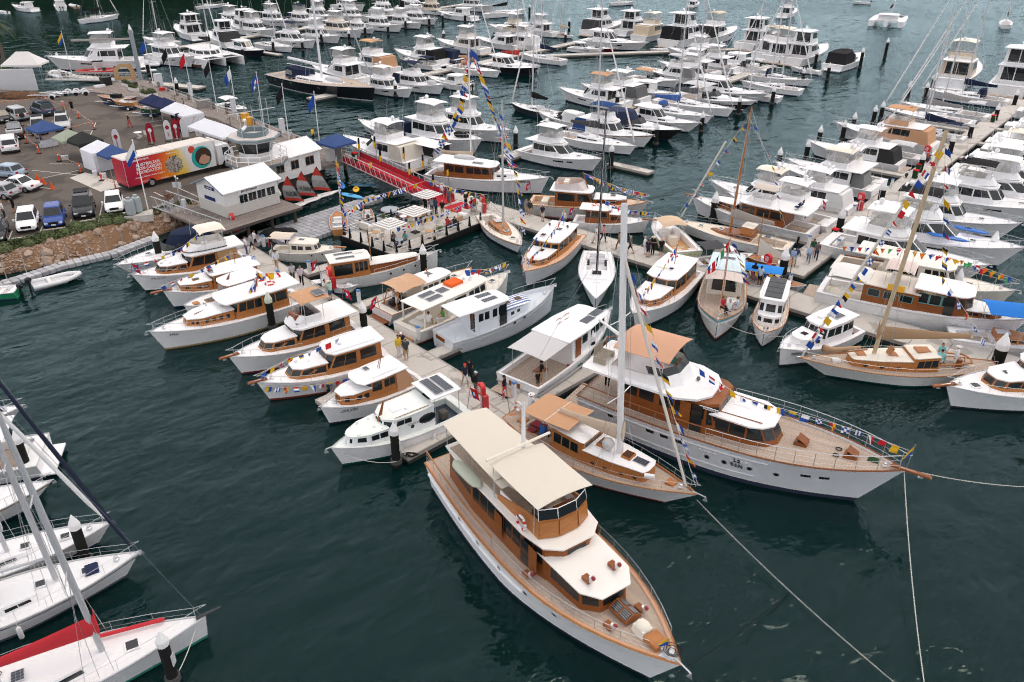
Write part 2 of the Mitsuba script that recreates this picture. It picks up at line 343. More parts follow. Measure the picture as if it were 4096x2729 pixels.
  if wood:
   w=M()
   for line in top:w.tube(line,.04,5)
   s.part('handrail',w,wood)
 def hatch(s,x,y,z,dx=.55,dy=.55,mat=GS,col=None,frame=WHITE,h=.07,fmat=PA):
  k=s.part('hatch',M().box((x,y,z+h/2),(dx,dy,h),taper=.94),fmat,frame)
  s.part('pane',M().box((x,y,z+h+.006),(dx*.76,dy*.76,.016)),mat,col,parent=k)
 def solar(s,x,y,z,dx,dy,deg=0,tilt=0):
  k=s.part('solar_panel',M().box((x,y,z),(dx,dy,.03)),PA,LGREY)
  q=np.array([(x-dx/2+.03,y-dy/2+.03,z+.02),(x+dx/2-.03,y-dy/2+.03,z+.02),(x+dx/2-.03,y+dy/2-.03,z+.02),(x-dx/2+.03,y+dy/2-.03,z+.02)])
  s.part('cells',M().plate(q,.006),'solar',parent=k)
 def ports(s,xs,k=.62,r=.1,rim=(ME,),sides=(1,-1)):
  for x in xs:
   for o in sides:
    t=x/s.L;i=np.searchsorted(s.row(k)[:,0],x);rr=s.row(k);rr2=s.row(k+.1)
    j=min(max(i,1),len(rr)-1);a,c=rr[j-1],rr[j];u=(x-a[0])/(c[0]-a[0]+1e-9);pt=a+(c-a)*u;p2=rr2[j-1]+(rr2[j]-rr2[j-1])*u
    pt=np.array([pt[0],o*pt[1],pt[2]]);tx=(c-a)*np.array([1,o,1]);tx/=np.linalg.norm(tx);tz=(p2-(a+(c-a)*u))*np.array([1,o,1]);tz-=tx*tz.dot(tx);tz/=np.linalg.norm(tz);nn=np.cross(tx,tz);nn*=np.sign(nn[1]*o)
    g=np.arange(10)*2*np.pi/10
    ring=lambda q,e:pt+nn*e+q*(np.cos(g)[:,None]*tx+np.sin(g)[:,None]*tz)
    fk=s.part('porthole',M().loft([ring(r*1.3,-.01),ring(r*1.3,.018),ring(r,.022)],cap=True),rim[0],rim[1]if len(rim)>1 else None)
    s.part('pane',M().loft([ring(r*.95,.02),ring(r*.9,.03)]),GS,parent=fk)
 def hullwin(s,x0,x1,k0,k1,mat=GS,sides=(1,-1)):
  for o in sides:
   xs=np.linspace(x0,x1,5);f=lambda k,x:np.array([np.interp(x,s.row(k)[:,0],s.row(k)[:,c])for c in range(3)])
   lo=np.array([f(k0,x)for x in xs]);hi=np.array([f(k1,x)for x in xs])
   for a in(lo,hi):a[:,1]=o*(a[:,1]+.015)
   s.part('hull_window',M().loft([q[::o]for q in(lo,hi)],cap=False,closed=False),mat)
 def aerial(s,x,y,z,h=2.5,r=.014):s.part('aerial',M().tube([(x,y,z),(x-.12*h,y,z+h)],[r,r*.6],4),PA,WHITE)
 def dome(s,x,y,z,r=.22,col=WHITE):s.part('radar_dome',M().lathe([(r*.55,0),(r*.6,r*.5),(r,r*.7),(r,r*1.3),(r*.75,r*1.9),(.02,r*2.15)],10,(x,y,z)),GL,col,smooth=True)
 def fender(s,x,side=1,col=WHITE,z=None):
  zz=(s.z(x)*.45)if z is None else z;y=side*(s.b(x)+.1)
  k=s.part('fender',M().lathe([(.03,-.36),(.11,-.3),(.12,0),(.11,.28),(.04,.36)],8,(x,y,zz)),PA,col,smooth=True)
  s.part('lanyard',M().tube([(x,y,zz+.36),(x,side*s.b(x),s.z(x)+.05)],.014,4),MT,OFF,parent=k)
 def lifering(s,c,r=.3,col=WHITE,up=False):
  g=np.arange(17)*2*np.pi/16
  pt=[(c[0]+r*math.cos(a),c[1]+r*math.sin(a),c[2])if up else(c[0]+r*math.cos(a),c[1],c[2]+r*math.sin(a))for a in g]
  k=s.part('life_ring',M().tube(pt,.07,6,cap=False),PA,col)
  b=M()
  for i in(1,5,9,13):b.tube(pt[i:i+2],.078,6)
  s.part('band',b,PA,RED if col==WHITE else WHITE,parent=k)
 def anchor(s,mat=ME,length=.7,wood=None):
  z=s.z(s.L)
  if wood:s.part('bowsprit',M().box((s.L+length/2-.3,0,z+.05),(length+.9,.26,.09),taper=.9),wood)
  e=s.L+length*.7;s.part('anchor',M().tube([(s.L-.3,0,z+.08),(e,0,z+.06)],.035,5).add([(e+.05,0,z),(e-.15,.12,z-.14),(e+.1,0,z-.2),(e-.15,-.12,z-.14)],[(0,1,2),(0,2,3),(0,3,1),(1,3,2)]),mat)
  s.part('windlass',M().lathe([(.14,0),(.14,.12),(.08,.16),(.1,.26),(.03,.28)],8,(s.L-1.0,0,s.dk(s.L-1.0)+.01)),mat)
 def ensign(s,x=0.,y=0.,z=None,h=1.5,kind='red',hang=True):
  z=s.z(0)if z is None else z
  k=s.part('flag_staff',M().tube([(x,y,z),(x-.35*h*.5,y,z+h)],.02,5),PA,BROWN)
  fl=flag_mesh((x-.30*h*.5,y,z+h*.93),(-.22,.05,-.95),(-.45,.25,-.35),.85,.5,kind)
  s.part('ensign',fl,MT,None,parent=k)
 def mast(s,x,z0,h,r=.1,rake=.02,col=(PA,(.55,.55,.57)),spread=(.45,.72),sw=1.1,boom=None,cover=None,bz=1.3,jib=None,fore=True,aft=True,backx=0.,forex=None,wires=True,boomcol=None,sprcol=None,tip=.6):
  top=np.array([x-rake*h,0,z0+h]);base=np.array([x,0,z0]);f=lambda k:base+(top-base)*k
  k=s.part('mast',M().tube([base,f(.6),top],[r,r*.95,r*tip],8),*col,smooth=True)
  for q in spread:
   c=f(q);w_=sw*(1.25-.6*q)
   s.part('spreader',M().tube([c+(-.12,w_,0),c,c+(-.12,-w_,0)],.03,4),*(sprcol or col),parent=k)
  if boom:
   bc=f(bz/h);be=bc+np.array([-boom,0,.12])
   bk=s.part('boom',M().tube([bc,be],.07,6),*(boomcol or col))
   if cover:
    n=9;rings=[]
    for i in range(n):
     u=i/(n-1);c=bc+(be-bc)*(.0+.97*u);hh=(.75 if i==0 else.62*(1-u)**1.3+.28)*(1.05 if i else 1.3);ww=.15*(1-.35*u)*(1+.12*math.sin(i*2.7))
     g=np.arange(8)*2*np.pi/8
     rings.append([(c[0]+(.16 if i==0 else 0),ww*math.cos(a),c[2]-.06+hh/2+(hh/2+.05)*math.sin(a))for a in g])
    rings.insert(0,[(bc[0]+.2,.13*math.cos(a),bc[2]+.62+.75*math.sin(a))for a in g])
    s.part('sail_cover',M().loft(rings),MT,cover,smooth=50,parent=bk)
  if wires:
   w=M();zc=lambda xx:s.z(xx);fx=s.L-.15 if forex is None else forex
   if fore:w.tube([(fx,0,zc(min(fx,s.L))+.05),f(.97)],.011,3)
   if aft:w.tube([(backx,0,s.z(0)+.05),f(.99)],.011,3)
   for o in(1,-1):
    ch=(x-.25,o*s.b(x)*.92,s.dk(x))
    if spread:
     c1=f(spread[0])+(-.12,o*sw*(1.25-.6*spread[0]),0)
     w.tube([ch,c1,f(spread[-1]+.12)],.011,3);w.tube([(x+.3,ch[1]*.9,ch[2]),f(spread[0])],.011,3);w.tube([(x-.8,ch[1]*.9,ch[2]),f(spread[0])],.011,3)
     if len(spread)>1:c2=f(spread[1])+(-.12,o*sw*(1.25-.6*spread[1]),0);w.tube([c1,c2,f(.98)],.011,3)
    else:w.tube([ch,f(.95)],.011,3)
   s.part('rigging',w,ME,parent=k)
  if jib is not None:
   fx=s.L-.25 if forex is None else forex;a=np.array([fx,0,s.z(min(fx,s.L))+.35]);e=f(.93)
   s.part('furled_sail',M().tube([a,a+(e-a)*.1,a+(e-a)*.5,e],[.03,.11,.10,.04],6),MT,jib,smooth=True,parent=k)
  return top
 def person_at(s,x,y,z,rot,**k):
  w=s.world((x,y,z));return person(w[0],w[1],w[2],s.deg+rot,**k)
def s_wall(deck):return deck[1]if len(deck)>1 else OFF
def flag_cols(kind):
 Y,Rr,W_,B_,K=(.62,.36,.02),(.50,.02,.03),(.72,.72,.72),(.02,.07,.32),(.012,.012,.015)
 return{'red':[[Rr,Rr,Rr,Rr],[B_,W_,Rr,Rr],[Rr,B_,Rr,Rr]],'aus':[[B_]*4,[B_,W_,B_,B_],[Rr,B_,W_,B_]],'y':[[Y]],'r':[[Rr]],'b':[[B_]],'w':[[W_]],'k':[[K]],'yb':[[Y],[B_]],'wb':[[W_],[B_]],'rw':[[W_],[Rr]],'by':[[B_,Y]],'ry':[[Rr,Y],[Y,Rr]],'yby':[[Y,B_,Y]],'rwb':[[Rr,W_,B_]],'br':[[B_,Rr]],'wbl':[[W_,B_]],'x':[[W_,B_,W_],[B_,W_,B_],[W_,B_,W_]],'st':[[W_],[B_],[W_],[B_]],'ky':[[K],[Y]],'check':[[B_,W_,B_],[W_,B_,W_],[B_,W_,B_]],'rx':[[W_,Rr,W_],[Rr,Rr,Rr],[W_,Rr,W_]],'or':[[(.75,.16,.02)]],'g':[[(.05,.35,.12)]]}[kind]
def flag_mesh(at,down,out,h,w,kind,shape='rect',wave=.05):
 """A piece of cloth: at = its hoist corner, down along the hoist, out along the fly, sewn of coloured panels."""
 c=flag_cols(kind);m=M();at,down,out=[np.asarray(q,float)for q in(at,down,out)];down/=np.linalg.norm(down);out/=np.linalg.norm(out);nn=np.cross(down,out)
 nr,nc=len(c),len(c[0])
 def pt(u,v):
  k=1-u*(.85 if shape=='tri' else 0);q=(v-.5)*k+.5
  return at+down*h*q+out*w*u+nn*wave*math.sin(5*u+2*v)*(.3+u)
 ru,rv=max(1,round(3/nc)),max(1,round(2/nr))
 for i in range(nr):
  for j in range(nc):
   for a in range(ru):
    for b in range(rv):
     u0,u1,v0,v1=(j+a/ru)/nc,(j+(a+1)/ru)/nc,(i+b/rv)/nr,(i+(b+1)/rv)/nr
     q=np.array([pt(u0,v0),pt(u1,v0),pt(u1,v1),pt(u0,v1)]);m.loft([q,q+nn*.008],col=c[i][j])
 return m
SIG=['y','rw','yb','b','ry','wb','r','yby','rwb','x','br','y','wbl','rx','st','ky','r','check']
def flag_line(pts,n,label,size=.42,group=None,sag=0.,kinds=None,shape='mix',cat='flag string',start=.03,end=.97,line=True,down=None):
 """Signal flags on a line through the world points."""
 t=Thing('flag_string',label,cat,group=group);P=np.array(pts,float);L=np.r_[0,np.cumsum(np.linalg.norm(np.diff(P,axis=0),axis=1))];L/=L[-1]
 f=lambda u:np.array([np.interp(u,L,P[:,k])for k in range(3)])-np.array([0,0,sag*4*u*(1-u)])
 lk=t.part('line',M().tube([f(u)for u in np.linspace(0,1,12)],.012,4),MT,OFF)
 for i in range(n):
  u=start+(end-start)*(i+.5)/n;a=f(u);d=f(min(u+.01,1))-f(max(u-.01,0));d/=np.linalg.norm(d);kind=(kinds or SIG)[(i*5+3 if not kinds else i)%len(kinds or SIG)]
  sz=size*rnd.uniform(.85,1.1);hang=np.array([rnd.uniform(-.35,.35),rnd.uniform(-.35,.35),-1])if abs(d[2])<.8 else np.array([.8,-.5,-.55])*np.array([rnd.uniform(.6,1.2),1,1])
  sh='tri' if shape=='tri' or(shape=='mix' and i%3==2)else 'rect'
  t.part('flag',flag_mesh(a-d*sz*.5,d,hang,sz,sz*(1.25 if sh=='tri' else 1.05),kind,sh),MT)
 return t
def crescent(x0,x1,w0,w1,nose=.5,n2=.55):return[(x0,w0),(x0+(x1-x0)*.5,max(w0,w1)*1.0),(x1,w1),(x1+nose,w1*n2)]
# ---------------------------------------------------------------- generic modern boats (the big marina)
def wins(n,u0,u1,v0,v1,gap=.06):return(0,n,u0,u1,v0,v1,gap)
def fly_boat(x,y,deg,L,label,group,canvas=WHITE,clears=True,hardtop=True,cover=None,hull=WHITE,boot=(.02,.025,.05),trim=WHITE,three=False,dinghy=False,arch=True,sleek=False,name='motor_cruiser',dome=True,flybase=1.0,cat='motor boat',stripe=None,wallc=None,rod=False):
 r=rnd.uniform;wc=wallc or WHITE
 b=Boat(name,label,cat,x,y,deg,L,B=L*r(.31,.335),fs=1.25*L/13,fb=2.05*L/13,rb=1.5*L/13,ws=.92,p=2.5,tm=.42,flare=1.5,hull=hull,boot=boot,deck=(PA,trim),rail=(PA,LGREY),cut=(.06*L,.22*L,.28,.55),sole=(TK,)if r(0,1)<.5 else(PA,OFF),group=group,bott=.18,N=11,stripe=stripe)
 k=L/13;w=b.B/2;x0,x1=.22*L,.56*L;zt=b.dk(x0)+1.75*k,b.dk(x0)+1.62*k
 half=[(x0,w*.84),(.40*L,w*.84),(x1,w*.72),(x1+.75*k,w*.36)]
 if sleek:half=[(x0,w*.86),(.38*L,w*.86),(x1+.2,w*.70),(x1+1.4*k,w*.30)]
 b.house(half,zt,rf=1.05*k if not sleek else 1.7*k,tin=.16*k,wall=(GL,wc),win=[(0,2,.08,.97,.42,.86,.05),(1,2,.02,.95,.42,.86,.05),(2,1,.06,.96,.30,.90,.05),('f',1,.04,.96,.30,.90,.04),('a',2,.12,.88,.08,.85)],roof=dict(over=.14,th=.08,aft=1.15*k,camber=.04,col=trim),name='cabin')
 zf=zt[0]+.09;fx0,fx1=(.27*L,.47*L)
 if three:
  h2=[(fx0-.3,w*.70),(.38*L,w*.70),(fx1,w*.58),(fx1+.6*k,w*.3)]
  b.house(h2,(zf+1.75*k,zf+1.65*k),zb=zf-.03,rf=.9*k,tin=.15,wall=(GL,WHITE),win=[(0,1,.06,.96,.40,.88,.05),(1,1,.04,.96,.40,.88,.05),(2,1,.06,.94,.38,.9),('f',1,.05,.95,.38,.9),('a',2,.1,.9,.1,.86)],roof=dict(over=.25,th=.08,aft=1.3*k,camber=.08),name='flybridge_cabin')
  ztop=zf+1.9*k
  rl=M()
  for o in(1,-1):rl.tube([(fx0-.4,o*w*.78,zf+.75),(.08*L+.5,o*w*.76,zf+.75)],.018,4)
  rl.tube([(.12*L,w*.76,zf+.75),(.12*L,-w*.76,zf+.75)],.018,4)
  for o in(1,-1):
   for q in(.12,.18,.24):rl.tube([(q*L,o*w*.77,zf),(q*L,o*w*.77,zf+.75)],.014,4)
  b.part('flybridge_rail',rl,ME)
 else:
  h2=[(fx0,w*.68),(.38*L,w*.68),(fx1,w*.56),(fx1+.7*k,w*.26)]
  fk=b.house(h2,(zf+.72*k,zf+.62*k),zb=zf-.03,rf=.55*k,tin=-.05,wall=(GL,wc),name='flybridge',top=False)
  b.house([(px-.06*(px>fx0+1)+.06*(px<=fx0+1),pw-.07)for px,pw in h2],(zf+.72*k,zf+.62*k),zb=zf-.02,rf=.55*k,tin=-.05,wall=(PA,OFF),name='flybridge_lining',top=False)
  b.part('helm_seat',M().box((fx0+.9*k,.45,zf+.35),(.5,.55,.7)).box((fx0+.9*k,-.45,zf+.35),(.5,.55,.7)).box((fx0+.25,0,zf+.25),(.5,w*1.1,.5)),PA,OFF)
  b.part('helm_console',M().box((fx1-.15,0,zf+.45),(.5,w*.8,.9),taper=.8),PA,WHITE)
  ztop=zf+2.0*k
  if hardtop is not None:
   tw=w*.66;cx0,cx1=fx0-.35,fx1+.35
   b.canopy(cx0,cx1,tw,ztop,MT if canvas is not WHITE else PA,canvas,sag=.02,camber=.16*k,name='hardtop' if canvas is WHITE else 'bimini',posts=(cx0+.15,(cx0+cx1)/2,cx1-.2),th=.05,wf=tw*.86,edge=.10,pz=zf+.55)
   if clears:
    zc=zf+.70*k
    ring0=[(fx0+.1,w*.66),(.38*L,w*.66),(fx1-.1,w*.56),(fx1+.45*k,w*.28)];n=4
    for i in range(3):
     for o in(1,-1):
      (xa,wa),(xb,wb)=ring0[i],ring0[i+1];bk=.55*k*(i>=1);bka=.55*k*(i>=2)
      q=[(xa,o*wa,zc),(xb,o*wb,zc-.05),(xb-bk,o*wb*.92,ztop-.02),(xa-bka*.9,o*wa*.93,ztop-.02)]
      b.part('clear_panel',M().plate(q if o<0 else q[::-1],.006),'vinyl')
    q=[(ring0[3][0],ring0[3][1],zc),(ring0[3][0],-ring0[3][1],zc),(ring0[3][0]-.6*k,-ring0[3][1],ztop),(ring0[3][0]-.6*k,ring0[3][1],ztop)]
    b.part('clear_panel',M().plate(q[::-1],.006),'vinyl')
 if arch:
  xa=fx0-.15;za=ztop+(.12 if(three or hardtop is not None)else-.1)
  if dome:b.dome(xa+.55,r(-.3,.3),za+.08,.24);b.part('radar_bar',M().box((xa+.2,-.4,za+.22),(.16,.95,.09)).box((xa+.2,-.4,za+.1),(.12,.12,.2)),PA,WHITE)
  for o in(1,-1):
   if r(0,1)<.75:b.aerial(xa,o*w*.6,za-.05,r(1.6,3.2))
 if rod:
  for o in(1,-1):b.part('outrigger',M().tube([(fx0+.4,o*w*.7,zf+.5),(fx0-2.2,o*w*1.25,zf+6)],[.03,.012],4),PA,WHITE)
 if cover is not None:
  b.house([(.045*L,w*.86),(.21*L,w*.86),(.222*L,w*.84)],(zt[0]-.12,zt[0]-.06),zb=b.dk(0)-.02,tin=.1,ra=.45,rf=0,wall=(MT,cover),name='cockpit_cover')
 else:
  b.part('transom_seat',M().box((.085*L,0,b.zsole+.25),(.45,b.B*.55,.5)),PA,OFF)
  b.part('ladder',M().tube([(.215*L,w*.45,b.zsole),(.245*L,w*.45,zt[0])],.03,4).tube([(.215*L,w*.6,b.zsole),(.245*L,w*.6,zt[0])],.03,4),ME)
 b.part('swim_platform',M().box((-.38*k,0,.32),(.9*k,b.B*.84,.09)),TK if r(0,1)<.4 else PA,WHITE)
 b.rails(.52*L,.965*L,.62*k,7,mid=1)
 b.hatch(.72*L,0,b.dk(.72*L)+.05,.6,.6)
 b.hullwin(.50*L,.62*L,.62,.76)
 if r(0,1)<.6:b.hullwin(.66*L,.72*L,.64,.76)
 if dinghy:
  zz=b.dk(.72*L)+.12;b.part('dinghy_cover',M().ball((.74*L,0,zz+.22),(1.25*k,.62,.42),10),MT,dinghy if isinstance(dinghy,tuple)else LGREY,smooth=True)
 b.anchor(length=.25)
 return b
def express_boat(x,y,deg,L,label,group,canvas=None,hull=WHITE,boot=(.02,.025,.05),cover=None,outboards=0,hard=False,dark=False,name='sports_cruiser',cat='motor boat',stripe=None,rail=True):
 r=rnd.uniform
 b=Boat(name,label,cat,x,y,deg,L,B=L*r(.30,.325),fs=1.05*(L/11)**.6,fb=1.6*(L/11)**.6,rb=1.7*L/11,ws=.93,p=2.3,tm=.4,flare=1.4,hull=hull,boot=boot,deck=(PA,WHITE),cut=(.07*L,.44*L,.3,.45),sole=(PA,OFF)if r(0,1)<.6 else(TK,),group=group,bott=.16,N=11,stripe=stripe)
 k=L/11;w=b.B/2;zd=b.dk(.45*L)
 b.house([(.42*L,w*.70),(.60*L,w*.62),(.78*L,w*.30),(.83*L,w*.12)],(zd+.42*k,zd+.30*k),tin=.14,rf=.5*k,wall=(GL,WHITE),win=[(0,1,.25,.9,.3,.72)],name='foredeck_trunk')
 zt=zd+1.25*k
 if hard:
  b.house([(.22*L,w*.80),(.40*L,w*.80),(.50*L,w*.66),(.56*L,w*.30)],(zt+.25*k,zt+.15*k),tin=.14*k,rf=1.3*k,wall=(GL,WHITE),win=[(0,2,.06,.97,.45,.86,.05),(1,1,.03,.94,.42,.88),(2,1,.04,.96,.32,.92),('f',1,.04,.96,.32,.92)],roof=dict(over=.1,th=.07,aft=.8*k,camber=.07),name='cabin')
 else:
  pts=[(.40*L,w*.78),(.49*L,w*.70),(.56*L,w*.34)]
  for i in range(2):
   for o in(1,-1):
    (xa,wa),(xb,wb)=pts[i],pts[i+1]
    q=[(xa,o*wa,zd+.05),(xb,o*wb,zd+.3*k),(xb-.55*k,o*wb*.9,zd+.95*k),(xa-.2*k*(i+.2),o*wa*.95,zd+.75*k)]
    b.part('windscreen',M().plate(q if o<0 else q[::-1],.012),GS)
  q=[(pts[2][0],pts[2][1],zd+.3*k),(pts[2][0],-pts[2][1],zd+.3*k),(pts[2][0]-.55*k,-pts[2][1]*.9,zd+.95*k),(pts[2][0]-.55*k,pts[2][1]*.9,zd+.95*k)]
  b.part('windscreen',M().plate(q[::-1],.012),GS)
  if canvas is not None and cover is None:b.canopy(.14*L,.46*L,w*.78,zt+.35*k,MT,canvas,camber=.15,posts=(.18*L,.42*L),name='bimini',edge=.15)
  b.part('helm_seat',M().box((.34*L,.35,b.zsole+.4),(.5,.5,.8)).box((.34*L,-.45,b.zsole+.4),(.5,.5,.8)),PA,OFF)
 if cover is not None:
  b.house([(.08*L,w*.84),(.30*L,w*.84),(.47*L,w*.66),(.52*L,w*.3)],(zt+.1,zt+.25*k),zb=lambda q:b.dk(q)-.03,tin=.22,ra=.35,rf=1.1*k,wall=(MT,cover),name='canvas_cover',roof=dict(mat=MT,col=cover,over=.01,th=.02,camber=.12,name='cover_top'))
 if outboards:
  for i in range(outboards):
   y0=(i-(outboards-1)/2)*.75;mk=b.part('outboard_motor',M().ball((-.45,y0,.95),(.36,.22,.30),10).box((-.42,y0,.45),(.2,.16,.8)),GL,BLACK if r(0,1)<.7 else LGREY,smooth=40)
 else:b.part('swim_platform',M().box((-.35,0,.30),(.75,b.B*.8,.08)),PA,WHITE)
 b.part('stern_seat',M().box((.10*L,0,b.zsole+.22),(.5,b.B*.6,.45)),PA,OFF)
 if rail:b.rails(.45*L,.96*L,.5,7,mid=0)
 b.hatch(.68*L,0,b.dk(.68*L)+.28*k,.5,.5);b.hullwin(.52*L,.66*L,.58,.72)
 if r(0,1)<.5:b.aerial(.3*L,w*.7,zt,1.6)
 b.anchor(length=.2)
 return b
def sail_boat(x,y,deg,L,label,group,mh=None,cover=None,jib=WHITE,dodger=None,hull=WHITE,boot=(.015,.03,.08),stripe=None,deckm=(PA,WHITE),house=(PA,WHITE),mastc=(PA,(.56,.56,.58)),name='sailing_yacht',cat='sailing boat',boom=True,bimini=None,rake=.02,hullmat=GL,mr=.11,mpos=.52):
 r=rnd.uniform
 b=Boat(name,label,cat,x,y,deg,L,B=L*r(.285,.31),fs=1.05*(L/12)**.7,fb=1.35*(L/12)**.7,rb=.9,rs=.25,ws=.78,p=1.9,tm=.45,flare=1.0,sheer=.06,hull=hull,boot=boot,deck=deckm,cut=(.05*L,.30*L,.45,.42),sole=(TK,),group=group,bott=.15,N=11,stripe=stripe,hullmat=hullmat)
 w=b.B/2;zd=b.dk(.45*L)
 b.house([(.31*L,w*.62),(.45*L,w*.60),(.62*L,w*.40),(.70*L,w*.12)],(zd+.50,zd+.22),tin=.12,rf=.3,wall=house,win=[(0,2,.08,.95,.35,.72),(1,2,.05,.7,.35,.70)],name='coachroof')
 b.hatch(.60*L,0,zd+.30,.5,.5);b.hatch(.78*L,0,b.dk(.78*L)+.05,.5,.5)
 b.part('companionway_hatch',M().box((.36*L,0,zd+.54),(.9,.7,.07)),PA,LGREY)
 b.part('steering_wheel',M().tube([(.13*L,.5*math.cos(a),b.zsole+.85+.5*math.sin(a))for a in np.arange(13)*np.pi/6],.02,4,cap=False).box((.14*L,0,b.zsole+.4),(.2,.25,.8)),ME)
 b.part('winch',M().lathe([(.1,0),(.07,.08),(.1,.18)],7,(.28*L,w*.68,b.dk(.28*L))).lathe([(.1,0),(.07,.08),(.1,.18)],7,(.28*L,-w*.68,b.dk(.28*L))),ME)
 if dodger is not None:b.house([(.27*L,w*.55),(.33*L,w*.58),(.365*L,w*.40)],(zd+1.25,zd+1.15),zb=zd+.02,tin=.12,rf=.35,ra=.1,wall=(MT,dodger),win=[(1,1,.15,.85,.35,.8),('f',2,.08,.92,.3,.8)],name='dodger',roof=dict(mat=MT,col=dodger,over=.02,th=.02,camber=.12,name='dodger_top'))
 if bimini is not None:b.canopy(.07*L,.24*L,w*.62,zd+1.75,MT,bimini,camber=.16,posts=(.09*L,.22*L),name='bimini',edge=.12)
 H=mh or L*1.25
 b.mast(mpos*L,zd+.35,H,mr,rake,mastc,boom=.36*L if boom else None,cover=cover,jib=jib,sw=.85)
 b.rails(.03*L,.965*L,.6,9,mid=1,r=.011)
 b.anchor(length=.15)
 return b
def rib_boat(x,y,deg,L,label,group,col=LGREY,console=True,name='inflatable_boat',seat=DARK,canopy=None,outboard=True):
 t=Thing(name,label,'inflatable boat',x,y,0,deg,group);r=.11+.022*L;w=.2*L
 path=[(0,w,.34)]+[(L*q,w*(1-max(0,(q-.6)/.4)**2.2*.92),.34+.22*max(0,q-.55))for q in(.2,.45,.65,.78,.88,.96,1)]
 t.part('tube',M().tube(path+[(p[0],-p[1],p[2])for p in path[::-1]],r,8),PA,col,smooth=50)
 t.part('floor',M().add([(0,-w,.22),(0,w,.22),(L*.7,w*.85,.25),(L*.95,0,.35),(L*.7,-w*.85,.25)],[(0,4,3,2,1)]).loft([[(0,-w*.8,-.15),(0,w*.8,-.15),(0,w,.3),(0,-w,.3)],[(L*.7,-w*.5,-.1),(L*.7,w*.5,-.1),(L*.7,w*.8,.3),(L*.7,-w*.8,.3)]]),PA,LGREY)
 t.part('thwart',M().box((L*.35,0,.48),(.28,w*1.7,.06)),PA,OFF)
 if console:
  t.part('console',M().box((L*.48,0,.75),(.5,.6,.95),taper=.8),PA,OFF if col!=LGREY else WHITE);t.part('seat',M().box((L*.28,0,.62),(.7,.55,.55)),PA,seat)
 if canopy is not None:
  t.part('canopy',M().box((L*.4,0,2.1),(1.9,1.5,.06)),MT,canopy);t.part('canopy_frame',M().tube([(L*.3,.6,.6),(L*.3,.65,2.1)],.02,4).tube([(L*.3,-.6,.6),(L*.3,-.65,2.1)],.02,4).tube([(L*.5,.6,.6),(L*.5,.65,2.1)],.02,4).tube([(L*.5,-.6,.6),(L*.5,-.65,2.1)],.02,4),ME)
 if outboard:t.part('outboard_motor',M().ball((-.2,0,.85),(.3,.2,.27),8).box((-.2,0,.4),(.16,.14,.8)),GL,BLACK,smooth=40)
 return t
def catamaran(x,y,deg,L,label,group,cover=BLACK):
 t=Boat('catamaran',label,'sailing boat',x,y,deg,L,B=L*.12,fs=1.5,fb=1.75,rb=.2,ws=.7,p=2,sheer=0,group=group,N=9);t.B,B=L*.12,L*.56
 # the second hull and the bridge deck
 for o in(1,-1):
  m=M();n=9;rings=[]
  for i in range(n):
   q=i/(n-1);hw=L*.055*(1-max(0,(q-.45)/.55)**2)+.03;xx=L*q
   rings.append([(xx,o*B/2-hw,1.45+.25*q),(xx,o*B/2+hw,1.45+.25*q),(xx,o*B/2+hw*.8,-.3),(xx,o*B/2-hw*.8,-.3)])
  t.part('side_hull',m.loft([g[::-1]for g in rings]),GL,WHITE)
 t.part('bridge_deck',M().box((L*.40,0,1.25),(L*.62,B*.92,.5)),PA,WHITE)
 t.house([(L*.22,B*.36),(L*.45,B*.36),(L*.60,B*.24),(L*.66,B*.1)],(2.75,2.55),zb=1.48,tin=.2,rf=.9,wall=(GL,WHITE),win=[(0,2,.06,.96,.42,.85),(1,2,.03,.95,.42,.85),(2,1,.05,.95,.35,.88),('f',1,.05,.95,.35,.88)],roof=dict(over=.12,th=.08,aft=L*.12,camber=.12),name='saloon')
 t.part('trampoline',M().box((L*.80,0,1.5),(L*.22,B*.84,.03)),MT,DARK)
 t.part('cross_beam',M().tube([(L*.93,B/2,1.62),(L*.93,-B/2,1.62)],.1,6),PA,WHITE)
 t.mast(L*.55,2.7,L*1.25,.11,.01,boom=L*.36,cover=cover,jib=WHITE,forex=L*.93,bz=1.5)
 return t
def open_boat(x,y,deg,L,label,group=None,hull=WHITE,inside=OFF,outboard=1,name='runabout',cat='motor boat',canopy=None,deck=(PA,WHITE),screen=False):
 b=Boat(name,label,cat,x,y,deg,L,B=L*.36,fs=.62,fb=.85,rb=.7,ws=.9,p=2.2,hull=hull,cut=(.08*L,.66*L,.12,.42),sole=(PA,inside),group=group,bott=.08,N=9,deck=deck)
 b.part('thwart',M().box((.25*L,0,.42),(.35,b.B*.7,.08)).box((.5*L,0,.42),(.35,b.B*.7,.08)),PA,OFF)
 b.part('console',M().box((.58*L,0,.55),(.45,b.B*.55,.55),taper=.85),PA,WHITE)
 if screen:b.part('windscreen',M().plate([(.68*L,b.B*.3,.85),(.68*L,-b.B*.3,.85),(.62*L,-b.B*.28,1.3),(.62*L,b.B*.28,1.3)][::-1],.012),GS)
 for i in range(outboard):
  yy=(i-(outboard-1)/2)*.6;b.part('outboard_motor',M().ball((-.25,yy,.85),(.3,.2,.28),8).box((-.22,yy,.4),(.17,.15,.75)),GL,BLACK,smooth=40)
 if canopy is not None:b.canopy(.15*L,.55*L,b.B*.4,1.9,MT,canopy,posts=(.2*L,.5*L),name='bimini',edge=.1)
 return b
